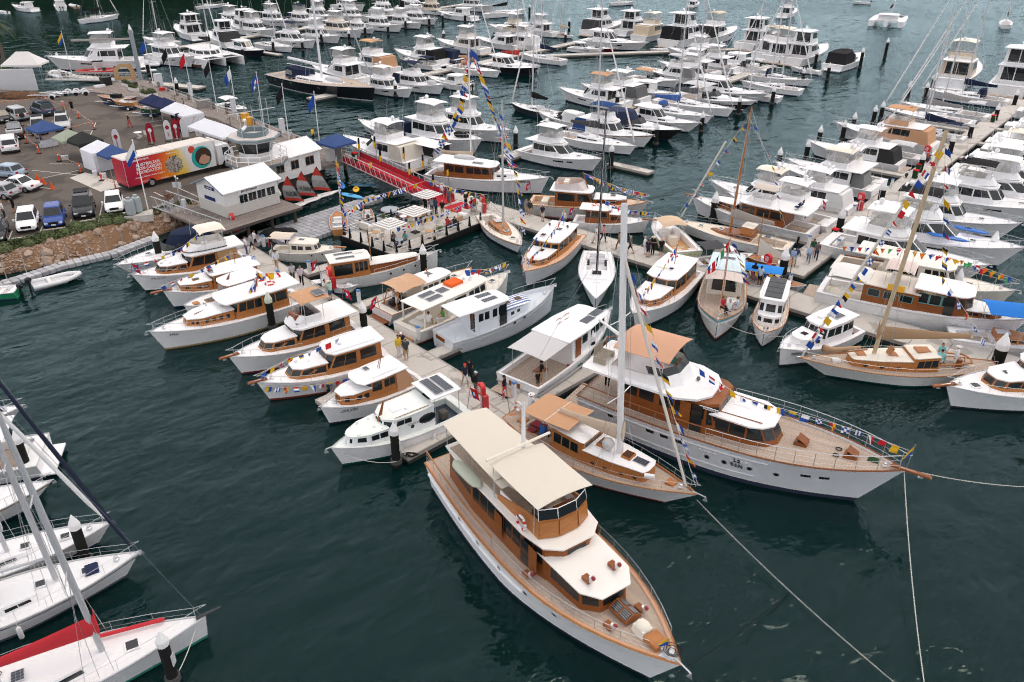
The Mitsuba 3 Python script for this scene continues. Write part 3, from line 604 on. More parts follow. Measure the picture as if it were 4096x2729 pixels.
 # ---------------------------------------------------------------- the classic boats at the near piers
CL='classic boats moored at the near piers'
def classic(name,label,pose,B,**k):
 x,y,h,L=pose;return Boat(name,label,'motor boat' if 'yacht' not in name else 'yacht',x,y,h,L,B,group=None,**k)
def side_door(b,x,w,z0,h,mat=VN):
 for o in(1,-1):b.part('door',M().plate([(x-.32,o*w,z0),(x+.32,o*w,z0),(x+.32,o*w,z0+h),(x-.32,o*w,z0+h)][::(-1 if o>0 else 1)],.02),GS if mat==GS else mat)
 # F: the large motor yacht in front
hF=-56.0
b=Boat('motor_yacht','large white motor yacht with two cream awnings, varnished house and teak deck, nearest the camera','yacht',-3.2,35.8,hF,17.6,5.0,fs=1.9,fb=2.5,rb=1.6,rs=.1,ws=.74,wl=.9,p=2.3,tm=.5,flare=1.6,sheer=.25,boot=(.012,.014,.03),deck=(TK,),rail=('oak',)if False else(HN,),bott=.22,N=19)
VW=(VN,)
r1=b.house([(1.7,1.25),(4.5,1.62),(9.0,1.68),(10.6,1.45),(11.15,.75)],(3.72,3.70),tin=.06,rf=.25,wall=VW,win=[(0,3,.06,.97,.42,.86,.12),(1,6,.02,.98,.42,.86,.14),(2,2,.06,.94,.42,.86,.14),('f',1,.1,.9,.5,.86),('a',2,.1,.9,.2,.85)],name='deckhouse',roof=dict(over=.16,th=.08,camber=.07,col=(.73,.70,.66),name='upper_deck'))
b.part('upper_deck_planking',M().box((5.2,0,3.855),(6.6,2.6,.02)),TK)
b.house([(8.6,1.5),(10.0,1.42),(12.9,1.30),(13.6,.70)],(3.12,3.02),tin=.05,rf=.12,wall=VW,win=[(1,4,.30,.98,.36,.84,.10),(2,1,.08,.92,.36,.84),('f',1,.05,.95,.36,.84)],name='forward_cabin',roof=dict(over=.13,th=.07,camber=.10,fwd=.10,col=(.75,.72,.68),name='forward_roof'))
# varnished front of the flying bridge with its three doors, and the windscreen on top
k=b.part('bridge_front',M().loft([[(9.95,1.42,3.80),(10.32,.55,3.80),(10.32,-.55,3.80),(9.95,-1.42,3.80),(9.88,-1.42,3.80),(10.2,-.5,3.8),(10.2,.5,3.8),(9.88,1.42,3.80)][::-1],[(9.85,1.34,4.78),(10.2,.52,4.78),(10.2,-.52,4.78),(9.85,-1.34,4.78),(9.78,-1.34,4.78),(10.1,-.5,4.78),(10.1,.5,4.78),(9.78,1.34,4.78)][::-1]]),HN)
for(xa,ya,xb,yb)in((9.99,1.36,10.33,.58),(10.345,.5,10.345,-.5),(10.33,-.58,9.99,-1.36)):
 b.part('front_panel',M().plate([(xa,ya,3.88),(xb,yb,3.88),(xb-.10,yb*.97,4.70),(xa-.10,ya*.97,4.70)][::-1],.02),HN,parent=k)
for(xa,ya,xb,yb)in((9.85,1.34,10.2,.52),(10.2,.52,10.2,-.52),(10.2,-.52,9.85,-1.34)):
 b.part('windscreen',M().plate([(xa,ya,4.80),(xb,yb,4.80),(xb-.10,yb*.98,5.28),(xa-.10,ya*.98,5.28)][::-1],.012),GS)
fr=M()
for p in((9.85,1.34),(10.2,.52),(10.2,-.52),(9.85,-1.34)):fr.tube([(p[0],p[1],4.78),(p[0]-.10,p[1]*.98,5.32)],.025,4)
fr.tube([(9.75,1.31,5.3),(10.1,.51,5.3),(10.1,-.51,5.3),(9.75,-1.31,5.3)],.028,4);b.part('windscreen_frame',fr,PA,WHITE)
for o in(1,-1):
 b.part('bridge_side',M().loft([[(6.6,o*1.42,3.80),(9.95,o*1.42,3.80),(9.85,o*1.34,4.78),(8.4,o*1.36,4.55),(6.6,o*1.38,4.1)],[(6.6,o*1.34,3.80),(9.95,o*1.34,3.80),(9.85,o*1.27,4.78),(8.4,o*1.28,4.55),(6.6,o*1.3,4.1)]]),HN)
 b.part('side_lining',M().box((8.2,o*1.30,4.12),(3.0,.03,.5)),PA,WHITE)
b.part('seat',M().box((7.6,.35,4.1),(.8,1.5,.45)).box((7.25,.35,4.5),(.12,1.5,.5)),MT,(.16,.11,.10));b.part('seat',M().box((9.0,-.6,4.15),(.6,.6,.5)),MT,(.10,.07,.06))
b.part('helm_console',M().box((9.55,.4,4.25),(.45,1.2,.9)),VN);b.part('chart_table',M().box((6.0,.7,4.2),(.8,.6,.65)),VN);b.part('deck_chair',M().box((5.2,-.5,4.15),(.5,.5,.06)).box((5.0,-.5,4.4),(.06,.5,.5)),MT,OFF)
b.canopy(6.15,10.0,1.52,5.62,MT,CANV,sag=.05,camber=.14,posts=(6.3,9.6),name='forward_awning',pz=3.8)
b.canopy(1.3,6.7,1.35,5.05,MT,CANV,sag=.05,camber=.14,posts=(1.6,4.3,6.5),name='aft_awning',wf=1.62,pz=3.7)
b.part('awning_flap',M().box((6.95,-1.25,5.0),(.75,.75,.03)),MT,CANV)
b.part('dinghy_cover',M().loft([[(3.0+2.6*q,-1.70+.1*math.cos(a)*0+.36*math.sqrt(max(1-(2*q-1)**4,.01))*math.cos(a),3.92+.18*math.sqrt(max(1-(2*q-1)**4,.01))*math.sin(a))for a in np.arange(10)*np.pi/5]for q in np.linspace(0,1,9)]),MT,(.42,.45,.37),smooth=60)
b.part('signal_mast',M().tube([(6.0,.5,3.8),(5.95,.5,8.2)],[.12,.09],8),PA,WHITE,smooth=True);b.part('derrick_boom',M().tube([(6.2,-1.75,5.95),(6.2,1.9,6.1)],.07,6),PA,CREAM)
b.lifering((8.9,-1.62,4.15),.33);b.part('lettering',M().text('YACHT',.1,(8.9,-1.70,4.40),(1,0,0),(0,0,1),.004),MT,BLACK)
for x in(7.2,9.4,10.0):side_door(b,x,1.75,2.15,1.35,VN if x!=9.4 else GS)
for q,y in((12.6,.72),(12.6,-.72),(14.4,.75),(14.4,-.95),(9.9,-1.95)):
 z=3.2 if q==12.6 else b.dk(q);kk=b.part('vent_box',M().box((q,y,z+.09),(.42,.30,.18)),VN);b.part('cowl',M().tube([(q+.22,y,z+.1),(q+.22,y,z+.34),(q+.36,y,z+.42)],[.09,.09,.13],8).lathe([(.1,0),(.12,.03)],8,(q+.36,y,z+.40)),ME,parent=kk);b.part('cowl_mouth',M().ball((q+.40,y,z+.43),.10,8),PA,(.25,.02,.02),parent=kk)
k=b.part('skylight',M().loft([[(13.75,-.42,2.32),(14.85,-.42,2.35),(14.85,.42,2.35),(13.75,.42,2.32)],[(13.75,-.42,2.5),(14.85,-.42,2.52),(14.85,.42,2.52),(13.75,.42,2.5)],[(13.75,-.02,2.72),(14.85,-.02,2.74),(14.85,.02,2.74),(13.75,.02,2.72)]]),VN)
for o in(1,-1):
 for i in range(2):
  xx=13.82+.52*i;b.part('pane',M().plate([(xx,o*.40,2.53),(xx+.44,o*.40,2.54),(xx+.44,o*.06,2.735),(xx,o*.06,2.725)][::o],.012),GS,parent=k)
  bars=M()
  for j in range(4):bars.tube([(xx+.02,o*(.34-.075*j),2.575+.043*j),(xx+.42,o*(.34-.075*j),2.585+.043*j)],.010,4)
  b.part('bars',bars,ME,parent=k)
b.part('windlass_cover',M().ball((15.45,-.05,2.66),(.36,.32,.24),12).box((15.45,-.05,2.50),(.7,.6,.4),taper=.9),MT,CREAM,smooth=60)
b.part('hatch',M().box((16.2,0,2.52),(.78,.74,.22),taper=.96),HN);b.part('bow_plate',M().add([(16.75,.42,2.475),(17.55,.08,2.53),(17.55,-.08,2.53),(16.75,-.42,2.475)],[(0,3,2,1)]).box((17.0,0,2.52),(.5,.3,.1)),ME)
b.part('coiled_rope',M().tube([(17.0+(.12+.012*i)*math.cos(i*.8),.12+(.12+.012*i)*math.sin(i*.8),2.60+.006*i)for i in range(26)],.022,4),MT,BLACK)
b.part('bow_flag_staff',M().tube([(16.85,.0,2.5),(16.85,0,3.3)],.016,5),ME);b.part('bow_pennant',flag_mesh((16.84,0,3.28),(0,0,-1),(-.6,-.8,-.5),.42,.5,'yb','tri'),MT)
b.anchor(length=.8);b.ports((4.2,6.2,8.2,10.2,12.0),.66,.12)
b.rails(7.6,16.4,.7,9,mid=2,bow=False,inset=.12);b.rails(.1,7.6,.85,9,mid=3,bow=False,wood=HN,inset=.1)
b.part('cap_rail',M().loft([[(x,o*(b.b(x)+.02),b.z(x)+.03)for x in np.linspace(0,17.2,24)]for o in(1,)]+[[(x,(b.b(x)-.22),b.z(x)+.035)for x in np.linspace(0,17.2,24)]],cap=False,closed=False).loft([[(x,-(b.b(x)-.22),b.z(x)+.035)for x in np.linspace(0,17.2,24)],[(x,-(b.b(x)+.02),b.z(x)+.03)for x in np.linspace(0,17.2,24)]],cap=False,closed=False),MT,(.52,.31,.20))
b.part('rubbing_strake',M().tube([(x,-b.row(.62,1)[0][1]*0-np.interp(x,b.row(.60)[:,0],b.row(.60)[:,1])-.03,np.interp(x,b.row(.60)[:,0],b.row(.60)[:,2]))for x in np.linspace(.1,10,12)],.06,5),PA,WHITE)
b.ensign(.05,.6,2.0,1.7);yF=b
# KET: cutter with tan awning
b=Boat('sailing_yacht','white timber cutter with teak deck, tan awning aft and tall white mast, beside the nearest yacht','sailing boat',-.20,40.70,-39.2,12.8,3.55,fs=1.15,fb=1.55,rb=1.9,rs=1.2,ws=.34,wl=.84,p=1.9,tm=.46,sheer=.22,boot=(.22,.03,.025),deck=(TK,),rail=(HN,),cut=(1.6,4.0,.72,.45),sole=(TK,),bott=.12,N=17)
b.house([(4.0,1.02),(6.1,1.10),(6.3,1.05)],(2.42,2.30),tin=.10,rf=.1,wall=(HN,),win=[(0,3,.06,.94,.40,.82,.16),('a',2,.1,.9,.3,.85),('f',2,.08,.92,.45,.85)],name='doghouse',roof=dict(over=.06,th=.05,camber=.10,name='doghouse_roof'))
b.house([(6.2,1.10),(8.0,1.02),(9.9,.72),(10.05,.35)],(1.86,1.88),tin=.06,rf=.05,wall=(HN,),name='coachroof',roof=dict(over=.03,th=.05,camber=.09,name='coachroof_top'))
for x in(6.9,7.7,8.7,9.5):
 for o in(1,-1):b.part('porthole',M().ball((x,o*(1.09-.125*max(x-8,0)+-.02),b.dk(x)+.28),(.13,.03,.08),8),GS)
def sky_light(b,x,y,z,dx,dy,par=None):
 k=b.part('skylight',M().box((x,y,z+.08),(dx,dy,.16),taper=.92),HN);b.part('pane',M().box((x,y,z+.17),(dx*.8,dy*.8,.02)),GS,parent=k)
 g=M()
 for i in range(5):g.box((x-dx*.38+dx*.19*i,y,z+.19),(.03,dy*.84,.02))
 b.part('slat',g,VN,parent=k)
sky_light(b,6.95,.1,1.98,.75,.8);sky_light(b,8.55,-.02,1.98,.6,.7);b.solar(9.35,0,2.03,.85,.55);b.part('hatch',M().box((11.2,.1,b.dk(11.2)+.08),(.5,.5,.13)),HN)
b.part('radar_ball',M().ball((7.35,-.25,2.42),.36,10),PA,(.55,.55,.55),smooth=True);b.fender(0,1,WHITE)if False else b.part('fender',M().tube([(9.95,-.62,1.75),(10.45,-.45,1.8)],[.14,.14],8),PA,WHITE)
b.part('cockpit_cushion',M().box((2.1,.35,b.zsole+.45),(.9,.6,.12)).box((2.1,-.35,b.zsole+.45),(.5,.45,.12)),MT,(.16,.02,.03));b.part('cockpit_table',M().box((3.2,0,b.zsole+.6),(.7,.5,.06)),VN);b.part('coaming',M().tube([(1.5,.78,b.dk(1.5)+.18),(4,1.08,b.dk(4)+.2)],.05,5).tube([(1.5,-.78,b.dk(1.5)+.18),(4,-1.08,b.dk(4)+.2)],.05,5),HN)
b.canopy(2.1,5.35,1.28,2.86,MT,TAN,sag=.05,camber=.06,name='awning',tilt=.1);b.part('awning_pole',M().tube([(3.7,1.3,2.9),(3.7,-1.3,2.9)],.03,5),PA,OFF)
topK=b.mast(8.0,1.75,14.4,.19,.062,(PA,WHITE),spread=(.27,.58),sw=1.05,boom=4.2,cover=(.58,.47,.36),bz=1.1,tip=.85,forex=12.3)
b.part('staysail_furl',M().tube([(12.1,0,1.75),(7.25,0,13.6)],[.075,.10],8),MT,(.62,.58,.53),smooth=True)
flag_line([b.world((7.3,.1,13.4)),b.world((12.6,.1,1.9))],13,'signal flags down the forestay of the white cutter beside the nearest yacht',.5);b.rails(3.6,12.3,.62,8,mid=1,r=.014);b.anchor(length=.7);b.part('stern_seat',M().loft([[(.55+.42*math.cos(a),.72*math.sin(a),1.62)for a in np.linspace(-1.6,1.6,9)],[(.62+.25*math.cos(a),.45*math.sin(a),1.66)for a in np.linspace(-1.6,1.6,9)]],cap=False,closed=False),HN)
b.part('lazarette_hatch',M().box((1.15,0,b.dk(1.1)+.07),(.5,.6,.1)),HN);b.ensign(.1,0,1.2,2.0);b.lifering((.35,.55,1.5),.3)
b.part('bulwark_cap',M().tube([(x,(b.b(x)-.05),b.z(x)+.07)for x in np.linspace(6,12.5,12)],.05,5),HN);yK=b
# SIL: the big motor yacht with the rounded flying bridge
b=Boat('motor_yacht','long grey white motor yacht with rounded white flybridge, tan bimini and broad teak foredeck','yacht',5.07,42.92,-33.2,18.3,5.0,fs=2.15,fb=2.95,rb=2.0,rs=.05,ws=.80,wl=.84,p=2.5,tm=.5,flare=1.7,sheer=.1,hull=(.66,.67,.70),boot=(.03,.035,.06),deck=(TK,),rail=(VN,),bott=.28,N=19,bul=.12)
b.part('swim_platform',M().box((-.75,0,.55),(1.5,3.4,.12)),TK)
b.house([(2.4,1.35),(5.0,1.55),(8.0,1.62),(8.6,1.5),(9.0,1.2)],(4.12,4.12),tin=.05,rf=.45,wall=VW,win=[(0,2,.1,.95,.50,.88,.14),(1,3,.04,.98,.50,.88,.10),(2,1,.15,.95,.35,.88),(3,1,.1,.9,.5,.9),('f',2,.04,.96,.50,.9,.06),('a',2,.1,.9,.1,.86)],name='deckhouse')
side_door(b,6.8,1.66,2.2,1.75,VN);side_door(b,7.5,1.665,2.2,1.75,GS)
fly=[(.25,1.75),(.3,1.95),(3,2.1),(6.3,2.08),(7.4,1.6),(7.95,.75)]
ring=[(x,w,4.14)for x,w in fly]+[(x,-w,4.14)for x,w in fly[::-1]]
b.roof(ring,over=.03,th=.14,camber=.02,name='flybridge_deck')
cm=[(2.0,1.75),(4.2,1.85),(5.6,1.65),(6.25,.75)]
b.house(cm,(4.85,5.05),zb=4.25,tin=-.02,rf=-.75*0+.35,wall=(GL,WHITE),name='flybridge_coaming',top=False);b.house([(x-.1+(x<2.5)*.2,w-.1)for x,w in cm],(4.85,5.05),zb=4.27,tin=-.02,rf=.35,wall=(PA,OFF),name='coaming_lining',top=False)
b.part('flybridge_sole',M().prism([(2.1,1.6),(5.5,1.5),(5.9,.6),(5.9,-.6),(5.5,-1.5),(2.1,-1.6)],4.30,4.34),PA,WHITE)
for i,(p,q)in enumerate([((4.4,1.72),(5.35,1.55)),((5.35,1.55),(5.88,.7)),((5.88,.7),(5.88,-.7)),((5.88,-.7),(5.35,-1.55)),((5.35,-1.55),(4.4,-1.72))]):b.part('windscreen',M().plate([(p[0],p[1],5.02),(q[0],q[1],5.02),(q[0]-.25,q[1]*.95,5.42),(p[0]-.25,p[1]*.95,5.42)][::-1],.012),GS)
b.canopy(2.1,5.6,1.75,6.05,MT,(.53,.30,.20),sag=.03,camber=.30,posts=(2.4,5.2),name='bimini',pz=4.3)
bm=M()
for i in range(7):bm.box((1.0,-1.1+.17*i,4.72),(.85,.10,.04)).box((.60,-1.1+.17*i,5.0),(.05,.10,.6))
b.part('slatted_bench',bm.box((1,-1.2,4.48),(.8,.06,.45)).box((1,.02,4.48),(.8,.06,.45)),MT,(.30,.26,.21))
b.part('helm_wheel',M().tube([(5.3,.5+.32*math.cos(a),4.95+.32*math.sin(a))for a in np.arange(13)*np.pi/6],.025,5,cap=False).box((5.45,.5,4.7),(.3,.6,.75)),VN);b.part('kayak',M().loft([[(3.2+2.2*q,1.25+.25*math.sqrt(1-(2*q-1)**2+.01)*math.cos(a),4.55+.14*math.sin(a))for a in np.arange(8)*np.pi/4]for q in np.linspace(0,1,8)]),PA,(.04,.28,.24))
b.part('davit',M().tube([(.9,1.75,4.25),(.8,1.8,4.9),(-.9,2.3,5.25)],[.14,.13,.08],8),PA,WHITE,smooth=True);b.part('grab_rail',M().tube([(.4,.9,5.0),(1.8,1.6,5.3)],.04,5).tube([(.4,.9,4.3),(.4,.9,5)],.03,4).tube([(1.8,1.6,4.3),(1.8,1.6,5.3)],.03,4),VN);b.dome(6.7,.3,4.3,.12,(.1,.1,.1));b.aerial(3.0,-1.8,4.9,3.5)
hr=b.house([(8.2,1.42),(10.3,1.42),(11.5,1.1),(11.95,.5)],(3.48,3.42),tin=.08,rf=.6,wall=VW,win=[(0,2,.10,.98,.35,.86,.06),(1,1,.03,.97,.30,.88),(2,1,.05,.95,.28,.9),('f',2,.04,.96,.28,.9,.05)],name='wheelhouse',roof=dict(over=.20,th=.09,fwd=.05,camber=.10,name='wheelhouse_roof'))
rr=M()
for o in(1,-1):rr.tube([(8.6,o*1.1,3.66),(11.0,o*.95,3.64)],.03,5)
b.part('roof_handrail',rr,VN);b.hatch(9.6,.35,3.66,1.1,.8,PA,WHITE,h=.05)
for x in(13.0,15.6):
 k=b.part('deck_hatch',M().box((x,.15,b.dk(x)+.12),(.72,.66,.2),taper=.95),VN);b.part('pane',M().box((x,.15,b.dk(x)+.235),(.42,.38,.03)),GS,parent=k)
 b.part('hatch_hood',M().plate([(x+.36,-.18,b.dk(x)+.24),(x+.36,.48,b.dk(x)+.24),(x-.2,.48,b.dk(x)+.52),(x-.2,-.18,b.dk(x)+.52)][::-1],.05),VN,parent=k)
b.part('deck_mat',M().box((16.7,.35,b.dk(16.7)+.035),(.55,.5,.03)),MT,(.02,.05,.02));b.part('coiled_rope',M().tube([(14.9+.16*math.cos(i*.7),.5+.16*math.sin(i*.7),b.dk(15)+.04+.003*i)for i in range(20)],.02,4).tube([(14.9+.16*math.cos(i*.7),-.15+.16*math.sin(i*.7),b.dk(15)+.04+.003*i)for i in range(20)],.02,4),MT,DARK)
for x in(9.1,9.6,10.0):pass
b.hullwin(2.2,2.6,.66,.76);b.hullwin(4.8,5.3,.66,.76);b.hullwin(5.7,6.2,.66,.76);b.hullwin(6.6,7.1,.66,.76);b.ports((8.6,9.6,11.0,12.4),.52,.13);b.hullwin(13.6,14.1,.60,.68);b.hullwin(14.5,15.0,.60,.68)
for kk in(.82,.30):b.part('rubbing_strake',M().tube([(q[0],o*(q[1]+.02),q[2])for q in b.row(kk)[:13]for o in(-1,)],.05,5),PA,(.60,.61,.64))
for o in(-1,):
 for i in range(7):x=8.2+.28*i+(.9 if i>3 else 0);q=[np.interp(x,b.row(.7)[:,0],b.row(.7)[:,c])for c in(1,2)];b.part('hull_chevron',M().ball((x,o*(q[0]+.01),q[1]),(.13,.03,.07),6),PA,WHITE)
x=10.3;q=[np.interp(x,b.row(.62)[:,0],b.row(.62)[:,c])for c in(1,2)];b.part('lettering',M().text('12',.26,(x,-q[0]-.07,q[1]+.06),(1,0.02,0),(0,-.32,.95),.02).text('51N',.26,(x,-q[0]+.02,q[1]-.30),(1,.02,0),(0,-.32,.95),.02),MT,DARK)
b.part('name_board',M().box((8.15,-1.66,3.93),(1.1,.03,.16)),PA,WHITE);b.part('lettering',M().text('SILVER CLOUD II',.09,(8.15,-1.68,3.89),(1,0,0),(0,0,1),.006),MT,DARK)
b.rails(8.4,18.0,.95,11,mid=2,inset=.02,mat=ME,r=.024);b.rails(.15,8.4,.92,9,mid=1,bow=False,wood=VN,inset=.05);b.anchor(length=1.1,wood=VN);b.part('bow_pole',M().tube([(18.3,0,3.0),(18.4,0,4.6)],.02,5),ME);b.part('burgee',flag_mesh((18.38,0,4.5),(0,0,-1),(-.5,-.6,-.6),.5,.8,'yb','tri'),MT)
flag_line([b.world((6.3,-.2,5.6)),b.world((9.5,.5,3.9)),b.world((12.0,.75,3.95)),b.world((15.5,1.2,3.7)),b.world((18.2,0.1,4.1))],17,'signal flags strung from the tan bimini over the teak foredeck of the long motor yacht',.40,sag=.05);yS=b
# A: the row with bows to the left
HW=(HN,)
def timber_launch(b,half,zt,front=None,win=None,roof=None,name='cabin',wall=HW,**k):
 return b.house(half,zt,wall=wall,win=win if win is not None else[(0,3,.05,.95,.42,.86,.12),(1,1,.08,.92,.42,.86),('f',1,.06,.94,.42,.86)],name=name,roof=roof or dict(over=.12,th=.06,camber=.07),**k)
b=classic('cabin_cruiser','white cabin cruiser with white sides, oval side window and solar panels on its canopy, nearest pier end',(-3.23,42.04,-142.3,8.86),3.05,fs=1.1,fb=1.5,rb=.6,ws=.85,boot=(.005,.06,.045),cut=(.5,2.6,.3,.45),sole=(PA,(.02,.03,.05)),deck=(PA,(.70,.74,.71)))
WG=(PA,(.74,.76,.75))
b.house([(2.6,1.12),(4.0,1.14),(5.4,1.05),(5.95,.5)],(2.42,2.36),tin=.07,rf=.28,wall=WG,win=[(1,2,.12,.95,.66,.90,.10),(2,1,.05,.95,.5,.88),('f',1,.05,.95,.5,.88)],name='cabin',roof=dict(over=.05,th=.05,camber=.09,col=(.72,.76,.73)))
for o in(1,-1):b.part('oval_window',M().ball((3.1,o*1.10,1.78),(.62,.06,.32),14),GS,smooth=True);b.part('porthole',M().ball((4.15,o*1.12,1.62),(.13,.05,.13),8),GS)
b.house([(5.6,.98),(6.8,.88),(7.7,.5),(7.95,.22)],(1.98,1.92),tin=.05,rf=.12,wall=WG,win=[(0,2,.05,.95,.4,.84,.14),(1,1,.2,.8,.4,.84),(2,1,.3,.7,.35,.8)],name='forward_cabin',roof=dict(over=.03,th=.04,camber=.10,col=(.72,.76,.73)))
b.canopy(.7,2.75,1.2,2.95,PA,WHITE,sag=.0,camber=.05,posts=(.85,2.55),name='hardtop',th=.06);b.solar(1.35,0,3.03,.62,1.9);b.solar(2.05,0,3.03,.62,1.9)
b.part('short_mast',M().tube([(5.75,0,2.0),(5.35,0,3.25)],[.13,.05],6),VN);b.hatch(4.6,.1,2.5,.8,.6,PA,WHITE,h=.05);b.hatch(3.5,0,2.5,.7,.9,PA,WHITE,h=.05);b.hatch(6.6,0,2.02,.5,.5,PA,WHITE,h=.05)
for o in(1,-1):b.part('roof_handrail',M().tube([(2.9,o*1.0,2.56),(5.2,o*.95,2.52)],.025,4).tube([(5.9,o*.8,2.06),(7.4,o*.5,2.0)],.025,4),VN)
for x,y in((6.3,.45),(6.9,-.5),(4.2,.5),(6.2,-.45)):b.part('vent',M().lathe([(.1,0),(.1,.08),(.03,.1)],8,(x,y,2.04 if x>5.9 else 2.46)),ME)
b.part('helm_chair',M().box((1.5,.3,.95),(.45,.45,.5)),MT,(.12,.11,.10));b.fender(3.0,1,OFF);b.fender(5.3,1,OFF);b.anchor(length=.5);b.part('lettering',M().text('Venture',.2,(3.95,1.11,1.72),(-1,0,0),(0,0,1),.01,bold=False),MT,GREY);b.ensign(.1,.9,1.1,1.6);b.part('transom_rail',M().tube([(-.15,1.0,1.25),(-.3,0.5,1.25),(-.3,-.9,1.25)],.03,5),ME)
b=classic('cabin_cruiser','white cruiser with varnished cabin, portholes and tan aft curtain, second from the pier end',(-6.34,45.49,-139.0,7.16),2.7,fs=1.05,fb=1.5,rb=.5,boot=(.015,.02,.03),cut=(.3,1.9,.3,.4))
timber_launch(b,[(1.55,1.0),(3.2,1.02),(4.15,.92),(4.4,.45)],(2.5,2.42),tin=.08,rf=.25,win=[(0,2,.45,.95,.5,.86,.12),(1,1,.06,.94,.45,.88),(2,1,.05,.95,.5,.88),('f',1,.05,.95,.5,.88)],roof=dict(over=.14,th=.06,camber=.07,fwd=.5,aft=.1))
for o in(1,-1):b.part('curtain',M().plate([(.75,o*1.06,1.1),(2.2,o*1.035,1.1),(2.2,o*.97,2.46),(1.5,o*.97,2.5)][::(1 if o<0 else-1)],.02),MT,TAN)
timber_launch(b,[(4.0,.92),(5.3,.78),(5.95,.4)],(1.98,1.92),tin=.05,rf=.1,win=[(0,2,.1,.85,.36,.74,.3),(1,1,.3,.7,.35,.75),('f',2,.15,.85,.35,.75,.5)],roof=dict(over=.06,th=.05,camber=.08),name='forward_cabin')
b.hatch(4.9,0,2.06,.6,.6,PA,WHITE,h=.04);b.solar(3.5,-.5,2.62,.35,.45);b.part('short_mast',M().tube([(2.9,.1,2.55),(2.6,.1,3.7)],.025,5).tube([(2.9,-.1,2.55),(2.6,.0,3.7)],.025,5),VN)
for o in(1,-1):b.part('roof_handrail',M().tube([(1.9,o*.8,2.66),(3.9,o*.75,2.6)],.02,4),ME)
b.rails(4.6,6.8,.5,4,mid=0);b.anchor(length=.2);b.part('lettering',M().text('JDHLVSN',.17,(5.75,.93,1.05),(-.92,.38,0),(-.1,.2,.97),.01),MT,DARK);b.fender(3.1,-1,OFF)
b=classic('motor_cruiser','white cruiser with varnished cabin and signal flags hung along its hull side',(-8.88,48.56,-146.0,9.08),3.2,fs=1.15,fb=1.65,rb=.7,boot=(.20,.03,.02),cut=(.5,2.6,.35,.5),sole=(PA,(.08,.06,.05)))
timber_launch(b,[(.75,1.15),(2.5,1.22),(4.7,1.12),(5.1,.55)],(2.62,2.52),tin=.10,rf=.75,win=[(0,1,.2,.92,.40,.88),(1,2,.06,.97,.32,.88,.05),(2,1,.05,.95,.32,.9),('f',2,.03,.97,.32,.9,.05)],roof=dict(over=.12,th=.09,camber=.07,aft=.15))
timber_launch(b,[(4.6,1.08),(6.6,.85),(7.1,.42)],(2.05,1.98),tin=.08,rf=.4,win=[(0,2,.06,.96,.34,.86,.05),(1,1,.05,.95,.3,.88),('f',2,.03,.97,.3,.88,.05)],roof=dict(over=.06,th=.07,camber=.09),name='forward_cabin')
b.part('aft_deck_chair',M().box((1.4,.2,1.0),(.6,.6,.5)),MT,LGREY);b.rails(5.0,8.6,.45,5,mid=0);b.anchor(length=.4,wood=VN);b.fender(3.0,1,NAVY);b.fender(5.0,1,NAVY)
for x,y in((5.6,.3),(6.3,-.2),(3.3,.1)):b.part('vent',M().lathe([(.12,0),(.12,.04),(.04,.07)],8,(x,y,2.14 if x>5 else 2.72)),ME)
for o in(1,-1):b.part('roof_handrail',M().tube([(1.1,o*.95,2.8),(4.3,o*.92,2.7)],.02,4),ME)
flag_line([b.world((x,b.b(x)+.12,b.z(x)-.25))for x in np.linspace(8.9,.5,12)],15,'signal flags hung along the hull of the white cruiser in the near left row',.36,kinds=['yb','st','ry','rwb','y','wb','rw','yby','r','br','y','b','ry','rwb','r']);flag_line([b.world((9.0,0,2.0)),b.world((6.9,.1,2.7)),b.world((4.6,.2,2.95)),b.world((3.0,.3,3.3))],9,'short signal flag string over the cabin roof of the flag-hung cruiser',.36,kinds=['b','y','rx','ry','yby','wbl','b','r','st'])
b=classic('flybridge_cruiser','white flybridge cruiser with varnished saloon and tan bimini topped by a solar panel',(-11.77,52.71,-141.0,9.54),3.3,fs=1.2,fb=1.65,rb=.7,boot=(.16,.02,.02),cut=(.5,2.6,.35,.5))
timber_launch(b,[(.9,1.2),(2.8,1.25),(5.0,1.12),(5.45,.5)],(2.6,2.5),tin=.1,rf=.6,win=[(0,1,.2,.9,.42,.88),(1,2,.05,.97,.34,.88,.05),(2,1,.05,.95,.34,.9),('f',2,.03,.97,.34,.9,.05)],roof=dict(over=.25,th=.12,aft=.3,camber=.05))
b.house([(2.9,.95),(4.0,.98),(4.9,.75),(5.2,.3)],(3.30,3.36),zb=2.66,rf=.65,tin=.06,wall=(GL,WHITE),name='flybridge',top=False);b.part('flybridge_floor',M().box((3.9,0,2.86),(1.8,1.6,.05)),VN);b.part('helm_seat',M().box((3.6,.3,3.1),(.45,.5,.5)).box((3.6,-.4,3.1),(.45,.5,.5)),MT,DARK);b.part('helm_console',M().box((4.55,0,3.1),(.4,1.0,.5)),VN)
b.canopy(2.2,4.4,1.1,4.45,MT,TAN,sag=.04,camber=.10,posts=(2.8,4.2),name='bimini',pz=2.7,edge=.12);b.solar(2.75,.35,4.60,.75,1.0)
timber_launch(b,[(5.0,1.08),(6.9,.82),(7.35,.4)],(2.08,2.0),tin=.08,rf=.35,win=[(0,2,.1,.95,.34,.84,.05),(1,1,.05,.95,.3,.88),('f',2,.03,.97,.3,.88)],roof=dict(over=.06,th=.07,camber=.09),name='forward_cabin')
b.rails(4.9,9.1,.5,6,mid=0);b.rails(.2,2.5,.7,3,bow=False);b.aerial(4.5,1.0,2.7,4.2);b.aerial(3.9,-1.0,2.7,3.4);b.anchor(length=.5,wood=VN);b.part('stern_seat',M().box((1.0,0,1.0),(.5,1.8,.3)),MT,NAVY);b.ensign(.3,-1.0,2.7,1.0)
